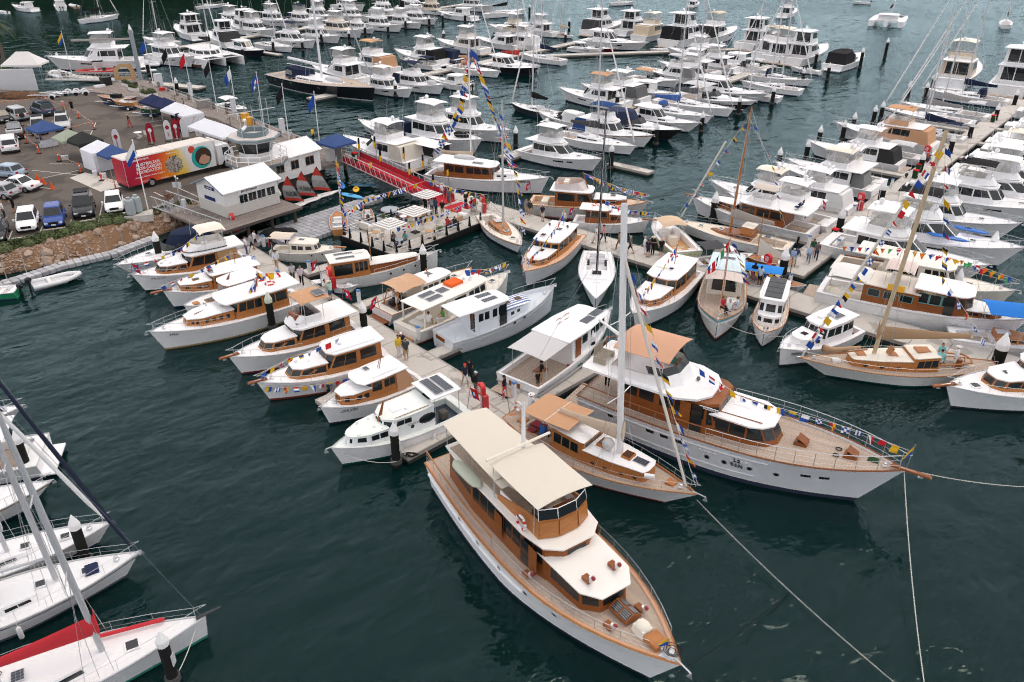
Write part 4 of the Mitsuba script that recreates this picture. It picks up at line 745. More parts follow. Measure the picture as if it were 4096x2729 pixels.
b=classic('motor_cruiser','long white timber cruiser with flat white roof over varnished saloon, red life ring on top',(-16.9,57.4,-140.5,11.6),3.5,fs=1.25,fb=1.75,rb=.8,boot=(.30,.22,.10),cut=(.4,1.6,.4,.4))
timber_launch(b,[(1.5,1.3),(3.6,1.35),(5.7,1.28),(6.0,.6)],(2.75,2.65),tin=.08,rf=.3,win=[(0,2,.04,.96,.42,.88,.10),(1,3,.02,.96,.42,.88,.12),(2,1,.05,.95,.42,.9),('f',2,.03,.97,.42,.9)],roof=dict(over=.15,th=.10,camber=.08,fwd=.75,aft=.9))
timber_launch(b,[(5.8,1.2),(8.2,.98),(9.1,.45)],(2.12,2.02),tin=.06,rf=.12,win=[(0,4,.1,.95,.36,.74,.5),(1,2,.15,.8,.36,.74,.5),('f',1,.4,.6,.35,.75)],roof=dict(over=.05,th=.06,camber=.10),name='forward_cabin')
b.lifering((2.4,.2,2.95),.34,RED,up=True);b.lifering((2.6,-1.0,2.95),.34,RED,up=True);b.part('roof_mast',M().tube([(3.4,.1,2.8),(3.2,.1,4.2)],.035,5),VN);b.part('derrick',M().tube([(3.9,.8,2.85),(3.1,.1,4.0)],.05,5),VN);b.rails(6.5,11.3,.6,6,mid=1);b.anchor(length=.4);b.aerial(4.6,.9,2.8,2.6);b.part('boathook',M().tube([(6.6,-.3,2.25),(8.4,.2,2.2)],.03,5),VN);b.hatch(7.6,.3,2.2,.5,.5,PA,WHITE,h=.04)
for x,y in((6.4,.5),(7.2,-.6)):b.part('cowl_vent',M().tube([(x,y,2.15),(x,y,2.4),(x+.14,y,2.45)],[.07,.07,.1],7),ME)
flag_line([b.world((4.4,.8,3.0)),b.world((3.2,.1,3.95)),b.world((1.2,-.6,3.25))],8,'signal flags above the flat white roof with the red life rings',.48,kinds=['yb','wbl','check','ky','wbl','ry','y','rw']);b.part('lettering',M().text('17541',.16,(10.2,.80,1.32),(-.87,.5,0),(-.1,.3,.95),.01),MT,DARK)
b=classic('cabin_cruiser','white cabin cruiser with honey timber window frames and curtains, between the long cruiser and the timber cabin boat',(-20.22,59.29,-134.8,6.81),2.9,fs=1.2,fb=1.65,rb=.5,boot=(.02,.02,.03))
b.house([(.5,1.1),(2.5,1.15),(3.6,1.0),(3.85,.5)],(2.55,2.48),tin=.06,rf=.2,wall=HW,win=[(0,3,.04,.97,.40,.88,.14,None,'vinyl'),(1,2,.05,.95,.40,.88,.14,None,'vinyl'),(2,1,.06,.94,.4,.88,.1,None,'vinyl'),('f',2,.03,.97,.4,.88,.1,None,'vinyl')],name='cabin',roof=dict(over=.10,th=.06,camber=.10))
b.hatch(4.7,.1,b.dk(4.7)+.1,.9,.6,frame=(.30,.12,.04),h=.06);b.part('hatch',M().box((5.9,.1,b.dk(5.9)+.08),(.45,.5,.06)),HN);b.part('roof_horn',M().add([(2.9,0,2.6),(3.15,.1,2.6),(3.15,-.1,2.6),(2.75,0,3.15)],[(0,2,1),(0,1,3),(1,2,3),(2,0,3)]),PA,(.16,.03,.02));b.ports((4.2,5.4),.72,.07,rim=(PA,BLACK));b.aerial(2.2,-.9,2.5,2.0)
b=classic('cabin_cruiser','white cruiser with long honey timber cabin, bowsprit and portholes, fifth boat from the ramp',(-21.23,61.45,-145.5,7.77),2.8,fs=1.1,fb=1.65,rb=.6,boot=(.012,.02,.06),cut=(.25,1.3,.3,.4))
timber_launch(b,[(.45,1.1),(2.0,1.15),(4.1,1.05),(4.3,.5)],(2.45,2.35),tin=.06,rf=.15,win=[(0,2,.1,.95,.46,.86,.12),(1,4,.02,.96,.42,.86,.2),(2,1,.1,.9,.45,.86),('f',2,.05,.95,.45,.86,.1)],roof=dict(over=.10,th=.06,camber=.07,aft=.2))
timber_launch(b,[(4.15,1.02),(5.6,.85),(6.5,.42)],(2.0,1.94),tin=.04,rf=.05,win=[(0,2,.15,.9,.35,.72,.4),(1,1,.35,.65,.36,.74),('f',1,.35,.65,.35,.75)],roof=dict(over=.05,th=.05,camber=.08),name='forward_cabin')
b.solar(4.0,.3,2.56,.45,.5);b.solar(3.9,-.4,2.56,.45,.5);b.hatch(5.2,.25,2.07,.55,.45,frame=(.25,.09,.03));b.hatch(5.5,-.35,2.07,.4,.4);b.part('roof_mast',M().tube([(1.9,.05,2.55),(1.8,0,3.7)],.03,5),VN);b.anchor(length=.8,wood=VN);b.rails(4.6,7.5,.5,5,mid=1)
flag_line([b.world((8.3,0,1.9)),b.world((6.5,0,2.3)),b.world((4.2,.1,2.9)),b.world((1.85,0,3.6)),b.world((-.2,0,2.7))],11,'signal flags from bow to roof of the long timber cabin boat near the ramp',.34)
b=classic('flybridge_cruiser','white flybridge cruiser with timber saloon and cream bimini, near the gangway ramp',(-23.73,65.43,-144.1,9.35),3.3,fs=1.2,fb=1.75,rb=.8,boot=(.02,.025,.03),cut=(.3,1.7,.3,.4))
timber_launch(b,[(.9,1.2),(2.7,1.25),(5.2,1.15),(5.6,.5)],(2.65,2.55),tin=.1,rf=.7,win=[(1,2,.03,.95,.34,.88,.05),(2,1,.05,.95,.34,.9),('f',2,.03,.97,.34,.9,.06)],roof=dict(over=.18,th=.12,aft=.5,camber=.05))
for o in(1,-1):b.part('curtain',M().plate([(.7,o*1.24,1.3),(2.5,o*1.28,1.3),(2.6,o*1.18,2.55),(.95,o*1.14,2.55)][::(1 if o<0 else-1)],.02),MT,(.40,.25,.13))
b.house([(1.6,1.02),(3.6,1.05),(4.8,.8),(5.15,.3)],(3.34,3.40),zb=2.7,rf=.75,tin=.03,wall=(GL,WHITE),name='flybridge',top=False);b.house([(1.66,.95),(3.6,.98),(4.75,.74),(5.1,.27)],(3.34,3.40),zb=2.72,rf=.75,tin=.03,wall=(PA,OFF),name='flybridge_lining',top=False);b.part('flybridge_stripe',M().tube([(1.6,1.06,2.85),(3.6,1.09,2.85),(4.75,.84,2.85),(5.1,.3,2.85),(5.1,-.3,2.85),(4.75,-.84,2.85),(3.6,-1.09,2.85),(1.6,-1.06,2.85)],.045,4),PA,DARK)
b.canopy(1.5,3.7,1.1,4.45,MT,CREAM,sag=.04,camber=.2,posts=(1.8,3.4),name='bimini',pz=2.8,edge=.2);b.part('helm_seat',M().box((3.2,.3,3.0),(.5,.6,.6)),PA,OFF)
timber_launch(b,[(5.1,1.1),(7.0,.85),(7.5,.42)],(2.10,2.04),tin=.08,rf=.4,win=[(0,2,.06,.96,.34,.86,.05),(1,1,.05,.95,.3,.88),('f',2,.03,.97,.3,.88)],roof=dict(over=.06,th=.07,camber=.09),name='forward_cabin')
for x,y in((5.8,.4),(6.5,-.3),(6.3,.5),(6.9,.1)):b.part('vent',M().lathe([(.12,0),(.12,.04),(.04,.07)],8,(x,y,2.2)),ME)
b.rails(5.4,9.1,.5,5,mid=0);b.anchor(length=.4);b.part('lettering',M().text('HALPENN',.18,(7.6,1.0,1.25),(-.87,.48,0),(-.1,.3,.95),.01),MT,GREY);b.ensign(9.3,0,1.8,1.0);b.aerial(2,1.0,2.8,2.5)
flag_line([b.world((9.4,0,2.5)),b.world((7.2,.2,2.7)),b.world((4.9,.6,3.5)),b.world((3.6,.9,4.4))],8,'signal flags from bow to flybridge of the cream bimini cruiser by the ramp',.34)
express_boat(-28.35,70.66,-123.8,9.80,'white sports cruiser with navy canvas cover at the shore end of the near left row',None,cover=NAVY)
# R: the boats on the far side of the near pier, bows to the upper right
b=classic('motor_launch','white launch with grey awning over open teak aft deck, solar panels on long flat roof',(.35,44.5,52.5,11.6),3.7,fs=1.15,fb=1.9,rb=.7,ws=.95,tm=.4,hull=(.70,.71,.72),boot=(.35,.36,.38),cut=(.2,4.3,.16,.42),sole=(TK,))
b.house([(4.3,1.45),(6.5,1.45),(9.0,1.15),(9.2,.6)],(2.85,2.8),tin=.06,rf=.1,wall=(PA,WHITE),win=[(0,2,.15,.9,.44,.84,.2),(1,3,.04,.96,.44,.84,.16),(2,1,.1,.9,.45,.84),('f',2,.05,.95,.45,.84)],name='cabin',roof=dict(over=.14,th=.07,camber=.06,aft=.5,wide=.06))
b.canopy(.9,4.2,1.5,2.75,MT,(.52,.51,.52),sag=.03,camber=.10,posts=(1.3,),name='awning',tilt=.1)
b.solar(7.2,-.7,2.95,1.2,.7);b.solar(8.5,-.6,2.95,1.2,.7)
for x,y in((5.2,.5),(6.0,.5),(5.6,.9),(6.6,.9)):b.part('roof_handrail',M().tube([(x,y,2.95),(x+.35,y,3.02),(x+.7,y,2.95)],.025,4),VN)
b.part('duckboard',M().box((-.5,0,.38),(.95,3.0,.07)),TK);b.part('transom_door',M().box((-.03,.2,.8),(.05,.9,.35)),VN);b.part('belting',M().tube([(0,-1.72,.62),(3,-1.88,.66),(6,-1.86,.75),(9,-1.35,1.05)],.08,6).tube([(0,-1.72,.62),(0,1.72,.62)],.08,6),PA,GREY);b.rails(6.0,11.2,.5,5,mid=0,bow=False);b.anchor(length=.4);b.fender(6.0,-1,OFF);b.part('engine_hatch',M().box((2.6,0,b.zsole+.03),(.9,.7,.03)),VN)
side_door(b,5.0,1.465,1.2,1.45,VN)
b=classic('motor_launch','pale grey workboat with small wheelhouse, solar panels and blue striped cabin top',(-5.0,50.6,38.4,10.6),3.3,fs=1.15,fb=2.2,rb=.3,ws=.82,tm=.42,p=2.6,hull=(.66,.68,.72),boot=(.45,.46,.48),deck=(PA,(.60,.64,.68)),bul=.3)
PW=(PA,(.66,.69,.73))
b.house([(2.3,1.05),(3.6,1.08),(5.0,1.0),(5.3,.5)],(2.9,2.9),tin=.04,rf=.05,wall=PW,win=[(0,2,.1,.92,.52,.82,.25),(1,2,.05,.9,.5,.82,.3),(2,1,.15,.85,.5,.82),('f',2,.05,.95,.5,.82),('a',1,.1,.4,.1,.8)],name='wheelhouse',roof=dict(over=.12,th=.06,camber=.10,aft=1.5,fwd=.15,wide=.05,col=(.68,.70,.73)))
b.solar(4.0,.5,3.05,1.3,.55);b.solar(4.0,-.3,3.05,1.3,.55);side_door(b,4.7,1.07,1.0,1.7,GS)
b.house([(5.2,.95),(7.3,.80),(7.8,.45)],(1.98,1.95),tin=.03,rf=.05,wall=PW,win=[(0,2,.1,.7,.4,.7,.5)],name='fish_hold_cabin');b.roof([(5.2,.95,1.97),(7.3,.8,1.97),(7.8,.45,1.97),(7.8,-.45,1.97),(7.3,-.8,1.97),(5.2,-.95,1.97)],mat='striped',over=.06,th=.05,camber=.12,name='striped_roof')
b.part('ladder',M().tube([(2.32,-.3,1),(2.2,-.3,2.9)],.03,4).tube([(2.32,-.65,1),(2.2,-.65,2.9)],.03,4),VN);b.rails(.2,2.2,.6,3,bow=False,mid=1);b.rails(7.5,10.0,.55,4,mid=0);b.anchor(length=.3);b.ports((5.4,6.4),.84,.1,rim=(PA,BROWN));b.part('name_board',M().box((-.04,.3,.85),(.05,1.1,.28)),VN);b.fender(1.4,1,CREAM)
for x in(5.8,6.9):b.hatch(x,0,2.12,.5,.5,frame=(.2,.07,.03))
b=classic('motor_launch','cream launch with solar panels, orange life raft on the roof and flags on its bow rail',(-7.9,52.0,47.5,11.2),3.4,fs=1.1,fb=2.0,rb=.3,ws=.8,tm=.42,p=2.4,hull=(.72,.70,.66),boot=(.16,.04,.03),deck=(PA,CREAM),cut=(.5,3.4,.3,.55),sole=(PA,CREAM))
b.house([(3.3,1.18),(5.4,1.22),(7.8,.95),(8.1,.45)],(2.6,2.62),tin=.10,rf=.15,wall=(PA,CREAM),win=[(0,1,.35,.95,.4,.84),(1,3,.05,.95,.4,.84,.2),(2,1,.1,.9,.4,.84),('f',2,.05,.95,.4,.84)],name='cabin',roof=dict(over=.10,th=.06,camber=.10,aft=2.5,wide=.05,col=(.74,.72,.68)))
for yy in(.42,-.42):b.solar(2.6,yy,2.78,1.35,.62)
b.solar(3.9,.1,2.78,.9,.8);b.part('life_raft',M().box((5.3,.35,2.9),(1.3,1.0,.2),taper=.94),MT,(.72,.12,.025));
for o in(1,-1):b.part('stanchion',M().box((.9,o*1.2,1.85),(.1,.08,1.4)),PA,CREAM)
b.part('duckboard',M().box((-.45,0,.4),(.85,1.9,.07)),HN);b.part('aft_seat',M().box((1.2,0,.95),(.6,1.4,.25)),MT,OFF);b.part('table',M().box((2.0,.4,1.1),(.9,.6,.05)),PA,WHITE);b.rails(7.0,10.9,.6,5,mid=1);b.anchor(length=.3);b.dome(6.4,.3,2.75,.12);b.part('loudhailer',M().tube([(6.5,-.1,2.8),(6.8,-.1,3.0)],[.05,.14],7),PA,WHITE);b.hatch(9.3,0,b.dk(9.3)+.05,.5,.5)
flag_line([b.world((5.8,-.2,3.9)),b.world((8.5,-.4,3.2)),b.world((11.2,0,2.9))],8,'signal flags on the bow rail of the cream launch with orange life raft',.42,kinds=['b','br','r','yby','rw','wbl','st','y'])
b=classic('motor_launch','white launch with tan square awning over a timber framed cockpit and brown duckboard',(-10.1,55.1,46.0,9.6),2.9,fs=1.0,fb=1.6,rb=.5,ws=.9,deck=(PA,CREAM),rail=(HN,),cut=(.7,3.3,.2,.45),sole=(TK,))
b.house([(3.3,1.02),(5.2,1.02),(6.6,.8),(6.8,.4)],(2.3,2.25),tin=.06,rf=.1,wall=(PA,CREAM),win=[(0,3,.05,.95,.42,.84,.2),(1,2,.05,.95,.42,.84,.2),('f',2,.05,.95,.42,.84)],name='cabin',roof=dict(over=.08,th=.05,camber=.09))
b.canopy(.9,3.6,1.25,2.6,MT,(.52,.33,.21),sag=.10,camber=.16,posts=(1.1,3.3),name='awning');b.part('cockpit_frame',M().tube([(.8,.75,1.0),(1.25,.7,2.2)],.05,5).tube([(.8,-.75,1.0),(1.25,-.7,2.2)],.05,5).tube([(1.25,.7,2.2),(1.25,-.7,2.2)],.05,5),HN);b.part('duckboard',M().box((-.5,0,.35),(.9,2.0,.07)),VN);b.solar(5.0,.2,2.42,.5,.7);b.part('short_mast',M().tube([(4.6,-.3,2.3),(4.4,-.3,3.2)],.05,5),HN);b.rails(6.4,9.3,.55,4,mid=0);b.hatch(7.6,0,b.dk(7.6)+.05,.5,.5);b.ensign(.05,.3,1.0,1.2);b.part('seat',M().box((2.0,.6,.85),(1.4,.4,.3)).box((2.0,-.6,.85),(1.4,.4,.3)),MT,DARK)
b=classic('motor_launch','slender white launch with timber wheelhouse aft, two solar panels and long narrow cabin',(-16.0,61.3,22.5,10.2),2.7,fs=1.0,fb=1.75,rb=.1,ws=.7,wl=.88,p=2.0,tm=.42,flare=1.0,bul=.1,hull=(.70,.70,.69),boot=(.45,.45,.45),deck=(PA,(.62,.60,.57)))
b.house([(.7,1.0),(2.6,1.05),(3.9,1.0),(4.1,.6)],(2.45,2.45),tin=.05,rf=.1,wall=HW,win=[(0,1,.08,.95,.25,.86),(1,3,.02,.95,.34,.86,.2),(2,1,.1,.9,.4,.86),('f',2,.06,.94,.4,.86)],name='wheelhouse',roof=dict(over=.12,th=.06,camber=.08,col=(.72,.69,.66)))
b.solar(2.0,.45,2.6,1.6,.42);b.solar(2.0,-.45,2.6,1.6,.42);b.part('roof_box',M().box((3.2,.35,2.62),(.8,.6,.14)),PA,OFF);b.part('short_mast',M().tube([(4.3,0,1.8),(4.15,0,4.7)],.05,6),VN)
b.house([(4.0,.82),(6.0,.78),(8.1,.45),(8.3,.3)],(1.72,1.75),tin=.04,rf=.0,wall=(VN,),name='long_cabin',roof=dict(over=.06,th=.05,camber=.09,col=(.72,.69,.66)))
b.ports((5.6,6.8,7.9,9.0),.72,.08,rim=(PA,BLACK));b.rails(7.2,9.9,.6,4,mid=1);b.rails(4.2,7.2,.4,4,mid=0,bow=False);b.anchor(length=.5);b.ensign(0,.2,1.0,1.6);b.part('boarding_grate',M().box((-.5,.3,.5),(.8,.8,.05)),PA,WHITE);b.part('bedding',M().box((1.6,-.5,1.45),(1.3,.6,.25)),MT,(.12,.17,.28))
b=classic('cabin_cruiser','small cream cabin boat with fabric awning aft and three rounded side windows',(-21.95,67.99,-8.1,6.58),2.3,fs=.85,fb=1.3,rb=.05,ws=.75,hull=(.70,.69,.65),boot=(.45,.43,.40),deck=(PA,CREAM),cut=(.4,2.1,.2,.35))
b.house([(2.0,.85),(3.4,.86),(4.4,.72),(4.6,.35)],(1.72,1.68),tin=.06,rf=.22,wall=(PA,CREAM),win=[(0,2,.1,.95,.36,.78,.2),(1,1,.1,.75,.36,.78),(2,1,.1,.9,.3,.85),('f',2,.05,.95,.25,.85)],name='cabin',roof=dict(over=.04,th=.04,camber=.10,col=(.72,.68,.60)))
b.canopy(.1,2.1,.85,2.15,MT,(.60,.52,.44),sag=.04,camber=.14,posts=(.3,1.9),name='awning');b.solar(2.9,0,1.86,.55,.45);b.anchor(length=.3,wood=HN);b.ports((4.1,5.0),.78,.06,rim=(PA,BLACK));b.part('lettering',M().text('AKF22SN',.16,(5.45,-.45,1.0),(.9,.4,0),(0,0,1),.01),MT,GREY);b.ensign(0,.3,.9,.9)
# B: the far side of the second pier
b=classic('motor_cruiser','long white timber cruiser with dinghy and solar panel on its roof, by the foot of the red gangway',(-9.6,90.6,-19.0,14.4),3.9,fs=1.3,fb=2.0,rb=.9,boot=(.03,.04,.05),cut=(.3,2.6,.3,.5))
b.house([(2.4,1.45),(5,1.5),(8.2,1.3),(8.7,.6)],(2.9,2.75),tin=.08,rf=.4,wall=(VN,),win=[(0,2,.05,.95,.4,.86,.12),(1,3,.04,.96,.4,.86,.12),(2,1,.08,.92,.4,.86),('f',2,.05,.95,.4,.86)],name='cabin',roof=dict(over=.14,th=.08,camber=.08,aft=1.2))
b.house([(8.3,1.15),(10.2,.85),(10.8,.4)],(2.2,2.15),tin=.06,rf=.2,wall=(PA,WHITE),win=[(0,2,.15,.85,.4,.75,.3)],name='forward_cabin');b.part('roof_dinghy',M().ball((4.2,.5,3.2),(1.4,.55,.28),10),PA,LGREY,smooth=True);b.solar(6.2,-.5,2.95,1.3,.8);b.rails(8.5,14.0,.6,6,mid=0);b.rails(.2,2.4,.6,3,mid=0,bow=False);b.part('lettering',M().text('ATHENA II',.22,(11.7,-1.12,1.45),(.93,.36,0),(.05,-.2,.97),.01),MT,DARK);b.part('cushion',M().box((1.4,0,1.1),(1.4,1.6,.2)),MT,(.25,.12,.07));b.anchor()
b=classic('flybridge_cruiser','timber cruiser with varnished flybridge saloon and honey coloured deck, along the far side of the pier',(1.9,80.5,-12.0,12.2),3.7,fs=1.3,fb=1.95,rb=1.0,hull=(.55,.54,.53),boot=(.25,.08,.06),deck=(PA,(.62,.42,.28)),rail=(HN,),cut=(.3,2.9,.3,.55),sole=(TK,))
b.house([(2.8,1.4),(5.0,1.42),(6.7,1.2),(7.0,.6)],(2.85,2.75),tin=.1,rf=.5,wall=(VN,),win=[(0,1,.1,.95,.38,.86),(1,1,.04,.96,.38,.86),(2,1,.05,.95,.38,.88),('f',2,.04,.96,.38,.88)],name='saloon',roof=dict(over=.15,th=.10,camber=.05,aft=.4))
b.house([(2.7,1.2),(4.4,1.2),(5.6,.95),(6.0,.4)],(3.55,3.75),zb=2.9,rf=.5,tin=.03,wall=(GL,(.62,.56,.55)),name='flybridge',top=False);b.part('flybridge_floor',M().box((4.2,0,3.02),(2.8,1.9,.05)),HN);b.part('helm_seat',M().box((3.8,.3,3.35),(.5,.5,.6)).box((3.8,-.4,3.35),(.5,.5,.6)),PA,CREAM);b.part('short_mast',M().tube([(6.0,0,2.9),(5.4,0,4.6)],.06,5),VN)
b.house([(6.8,1.1),(9.4,.75),(10.1,.35)],(2.15,2.15),tin=.05,rf=.2,wall=(VN,),win=[(0,3,.1,.9,.4,.8,.2)],name='forward_cabin',roof=dict(over=.08,th=.06,camber=.07));b.rails(8,11.9,.6,5,mid=0);b.ensign(.1,.5,1.3,1.8);b.part('aft_seat',M().box((1.6,0,1.2),(.7,1.6,.5)),MT,CREAM);b.anchor();b.hatch(8.6,.2,2.3,.5,.5,frame=(.3,.12,.05))
flag_line([b.world((5.5,0,4.5)),b.world((9,0,3.3)),b.world((12.2,0,2.7))],18,'row of small signal flags from the varnished flybridge down to the bow',.30);flag_line([b.world((5.5,.2,4.4)),b.world((9,.3,2.9)),b.world((12.0,.2,2.4))],14,'second lower row of small flags below the flybridge flag row',.28)
b=classic('cabin_cruiser','small white cruiser with timber sides and pink life ring on its roof, beside the second pier',(6.2,75.7,-13.0,7.4),2.6,fs=1.0,fb=1.45,rb=.5,cut=(.3,1.6,.3,.4),boot=(.02,.02,.03))
timber_launch(b,[(1.2,.95),(2.6,1.0),(3.6,.9),(3.9,.45)],(2.3,2.3),wall=(VN,),roof=dict(over=.12,th=.06,camber=.10,aft=.5));timber_launch(b,[(3.6,.9),(4.8,.75),(5.2,.35)],(1.95,1.9),wall=(VN,),win=[(0,2,.1,.9,.4,.8,.2)],roof=dict(over=.06,th=.05,camber=.10),name='forward_cabin');b.lifering((2.0,.2,2.46),.3,RED,up=True);b.rails(4.8,7.2,.45,4,mid=0);b.part('duckboard',M().box((-.35,0,.35),(.6,1.5,.06)),TK);b.anchor(length=.6,wood=VN);b.ensign(0,.4,1.0,1.1);b.aerial(3,.5,2.3,1.6)
flag_line([b.world((2.9,0,3.1)),b.world((5,0,2.3)),b.world((7.6,0,2.2))],8,'signal flags on the small cruiser with pink life ring',.38)
b=classic('runabout','pale green open runabout with tan bimini and sand coloured cockpit floor',(15.9,66.9,102,8.4),3.1,fs=1.05,fb=1.35,rb=1.2,ws=.9,hull=(.52,.55,.36),boot=(.04,.05,.03),cut=(.35,5.2,.3,.6),sole=(MT,(.50,.31,.16)))
b.canopy(3.4,5.8,1.15,2.35,MT,(.58,.43,.30),sag=.0,camber=.22,posts=(3.8,5.5),name='bimini',edge=.2);b.part('console',M().box((4.6,.45,.95),(.8,.8,1.0)).box((4.6,-.65,.95),(.8,.6,1.0)),PA,WHITE);b.part('counter',M().box((3.4,.1,.85),(.8,.7,.8)),PA,CREAM);b.part('stern_seat',M().box((.75,.75,.75),(.5,.9,.45)).box((.75,-.75,.75),(.5,.9,.45)),MT,(.62,.50,.42));b.rails(4.5,8.1,.4,5,mid=0);b.part('stern_rail',M().tube([(.3,1.25,1.45),(.2,.4,1.45)],.025,4).tube([(.3,-1.25,1.45),(.2,-.4,1.45)],.025,4),ME);b.part('lettering',M().text('Summer Breeze',.2,(-.02,0,.65),(0,-1,0),(0,0,1),.01,bold=False),MT,(.10,.10,.06))
b=open_boat(16.33,65.68,13.9,5.68,'small timber cabin boat with charcoal awning and white rounded top',None,inside=(.30,.17,.08),outboard=0,canopy=None);b.canopy(.3,2.3,.95,2.1,MT,(.06,.06,.065),camber=.10,posts=(.5,2.1),name='awning');b.house([(2.2,.85),(3.4,.8),(3.9,.4)],(1.7,1.55),wall=(PA,WHITE),win=[(0,2,.1,.9,.4,.8)],name='cuddy',rf=.3,roof=dict(over=.05,th=.04,camber=.12))
b=open_boat(18.4,62.9,-24,6.6,'open timber launch under a bright blue tarpaulin strung with flags',None,hull=WHITE,inside=(.22,.10,.05),outboard=0,name='open_launch',deck=(HN,));b.canopy(.8,4.6,.85,1.75,MT,(.03,.22,.62),sag=.04,camber=.10,posts=(.9,4.4),name='tarpaulin');b.part('short_mast',M().tube([(5.2,0,.8),(5.15,0,3.2)],.035,5),VN);b.part('lettering',M().text('PEGGY M',.14,(5.5,-.72,.62),(.93,.36,0),(0,0,1),.01),MT,DARK)
flag_line([b.world((.6,-.9,1.7)),b.world((4.7,-.95,1.7))],7,'signal flags along the edge of the bright blue tarpaulin',.42,kinds=['rwb','r','rw','yb','wb','y','br'])
x,y,h,L=25.87,68.57,148.6,9.92
b=sail_boat(25.6,68.3,146.5,11.2,'cream decked timber yacht with golden mast, varnished cabin side and round wheel',None,mh=11.6,cover=(.33,.30,.27),jib=None,deckm=(PA,(.70,.60,.48)),house=(VN,),mastc=(HN,),hull=(.70,.70,.71),boot=(.05,.03,.03),boom=True,rake=.03)
b.part('doghouse',M().loft([[(3.5,-.8,1.5),(4.7,-.75,1.5),(4.7,.75,1.5),(3.5,.8,1.5)],[(3.5,-.72,2.15),(4.55,-.66,2.2),(4.55,.66,2.2),(3.5,.72,2.15)]]),HN);b.roof([(3.5,.72,2.17),(4.55,.66,2.2),(4.55,-.66,2.2),(3.5,-.72,2.17)],over=.06,th=.04,camber=.16,col=CREAM,name='doghouse_roof');b.part('furled_sail',M().tube([(10.9,0,1.6),(7.4,0,9.6)],[.06,.09],6),MT,(.60,.56,.50));b.solar(2.2,0,1.5,.6,.8)
tb=b.world((5.6,0,12.6));flag_line([b.world((11,0,2.2)),b.world((8.6,.1,6.5)),tb-np.array([0,0,.6])],8,'small signal flags rising left of the golden mast',.36);flag_line([tb-np.array([0,0,.6]),tb+np.array([2.2,-1.2,-4.2]),tb+np.array([3.6,-2.4,-9.3])],7,'small signal flags falling right of the golden mast',.36)
b=classic('motor_cruiser','white timber cruiser with two folding deck chairs on its upper deck',(29.0,72.1,142.0,13.0),3.8,fs=1.2,fb=1.9,rb=.9,hull=(.66,.66,.68),boot=(.03,.03,.04),cut=(.4,2.8,.3,.5),sole=(TK,))
b.house([(2.6,1.4),(5.6,1.45),(7.6,1.2),(8.0,.6)],(2.8,2.7),tin=.08,rf=.5,wall=(VN,),win=[(0,2,.06,.95,.4,.86,.1),(1,3,.04,.96,.38,.86,.08),(2,1,.05,.95,.38,.88),('f',2,.05,.95,.38,.88)],roof=dict(over=.15,th=.10,camber=.04,aft=2.0));b.house([(4.2,1.1),(5.6,1.05),(6.8,.8),(7.1,.35)],(3.4,3.45),zb=2.85,rf=.5,wall=(GL,WHITE),name='flybridge',top=False);b.canopy(4.0,6.2,1.0,4.4,MT,(.52,.46,.40),posts=(4.3,6.0),camber=.16,pz=2.9,name='bimini')
for yy in(.4,-.5):b.part('deck_chair',M().box((1.9,yy,3.2),(.42,.5,.05)).box((1.68,yy,3.5),(.05,.5,.3)).tube([(1.7,yy-.22,2.85),(2.1,yy-.22,3.25)],.02,4).tube([(1.7,yy+.22,3.25),(2.1,yy+.22,2.85)],.02,4),MT,NAVY)
b.house([(7.8,1.1),(10.2,.75),(10.8,.35)],(2.2,2.2),wall=(VN,),win=[(0,3,.1,.9,.4,.8,.2)],name='forward_cabin',roof=dict(over=.07,th=.06,camber=.08));b.rails(7.5,12.6,.65,6,mid=1);b.anchor(length=.8,wood=VN);b.fender(.8,1,BLACK);b.ensign(.3,-1.2,2.9,1.1);b.part('duckboard',M().box((-.45,0,.4),(.8,2.6,.07)),TK)
b=open_boat(25.0,65.5,163,4.4,'open clinker dinghy of bright honey timber with a pale sail, behind the pile',None,hull=(.42,.17,.04),inside=(.50,.22,.06),outboard=0,name='rowing_dinghy',cat='dinghy',deck=(HN,));b.part('mast',M().tube([(3.2,0,.5),(3.15,0,4.9)],.035,5),HN);b.part('sail',M().loft([[(3.1,.02,1.0),(3.15,.02,2.6)],[(1.6,.12,.95),(1.7,.1,1.7)],[(.1,.02,1.0),(.1,.02,1.05)]],cap=False,closed=False).loft([[(3.15,.04,2.6),(3.1,.04,1.0)],[(1.7,.12,1.7),(1.6,.14,.95)],[(.1,.04,1.05),(.1,.04,1.0)]],cap=False,closed=False),MT,(.66,.62,.55))
# S: the near side of the second pier, bows towards the camera
b=sail_boat(-2.7,77.0,-68.5,9.6,'small white timber sloop with varnished cockpit coaming and bare mast, beside the floating cafe',None,mh=12.0,cover=None,jib=None,deckm=(PA,CREAM),house=(HN,),hull=(.66,.70,.74),boot=(.03,.03,.03),mastc=(PA,(.45,.45,.44)))
b.part('rubbing_strake',M().tube([(x,o*(b.b(x)+.02),b.z(x)-.06)for o in(1,)for x in np.linspace(0,9.4,12)],.05,5).tube([(x,-(b.b(x)+.02),b.z(x)-.06)for x in np.linspace(0,9.4,12)],.05,5),HN)
flag_line([b.world((4.6,-.4,12.6)),b.world((7.6,.3,6.5)),b.world((9.4,.2,1.8))],13,'signal flags down the forestay of the small white sloop by the cafe',.5,shape='mix')
b=classic('motor_cruiser','cruiser with honey coloured deck, white roof and flags laid over its bow',(5.5,71.2,-114.0,11.0),3.6,fs=1.2,fb=1.6,rb=.5,ws=.9,p=2.4,hull=(.66,.67,.69),boot=(.10,.08,.07),deck=(PA,(.66,.44,.30)),rail=(HN,),cut=(.3,1.6,.3,.5))
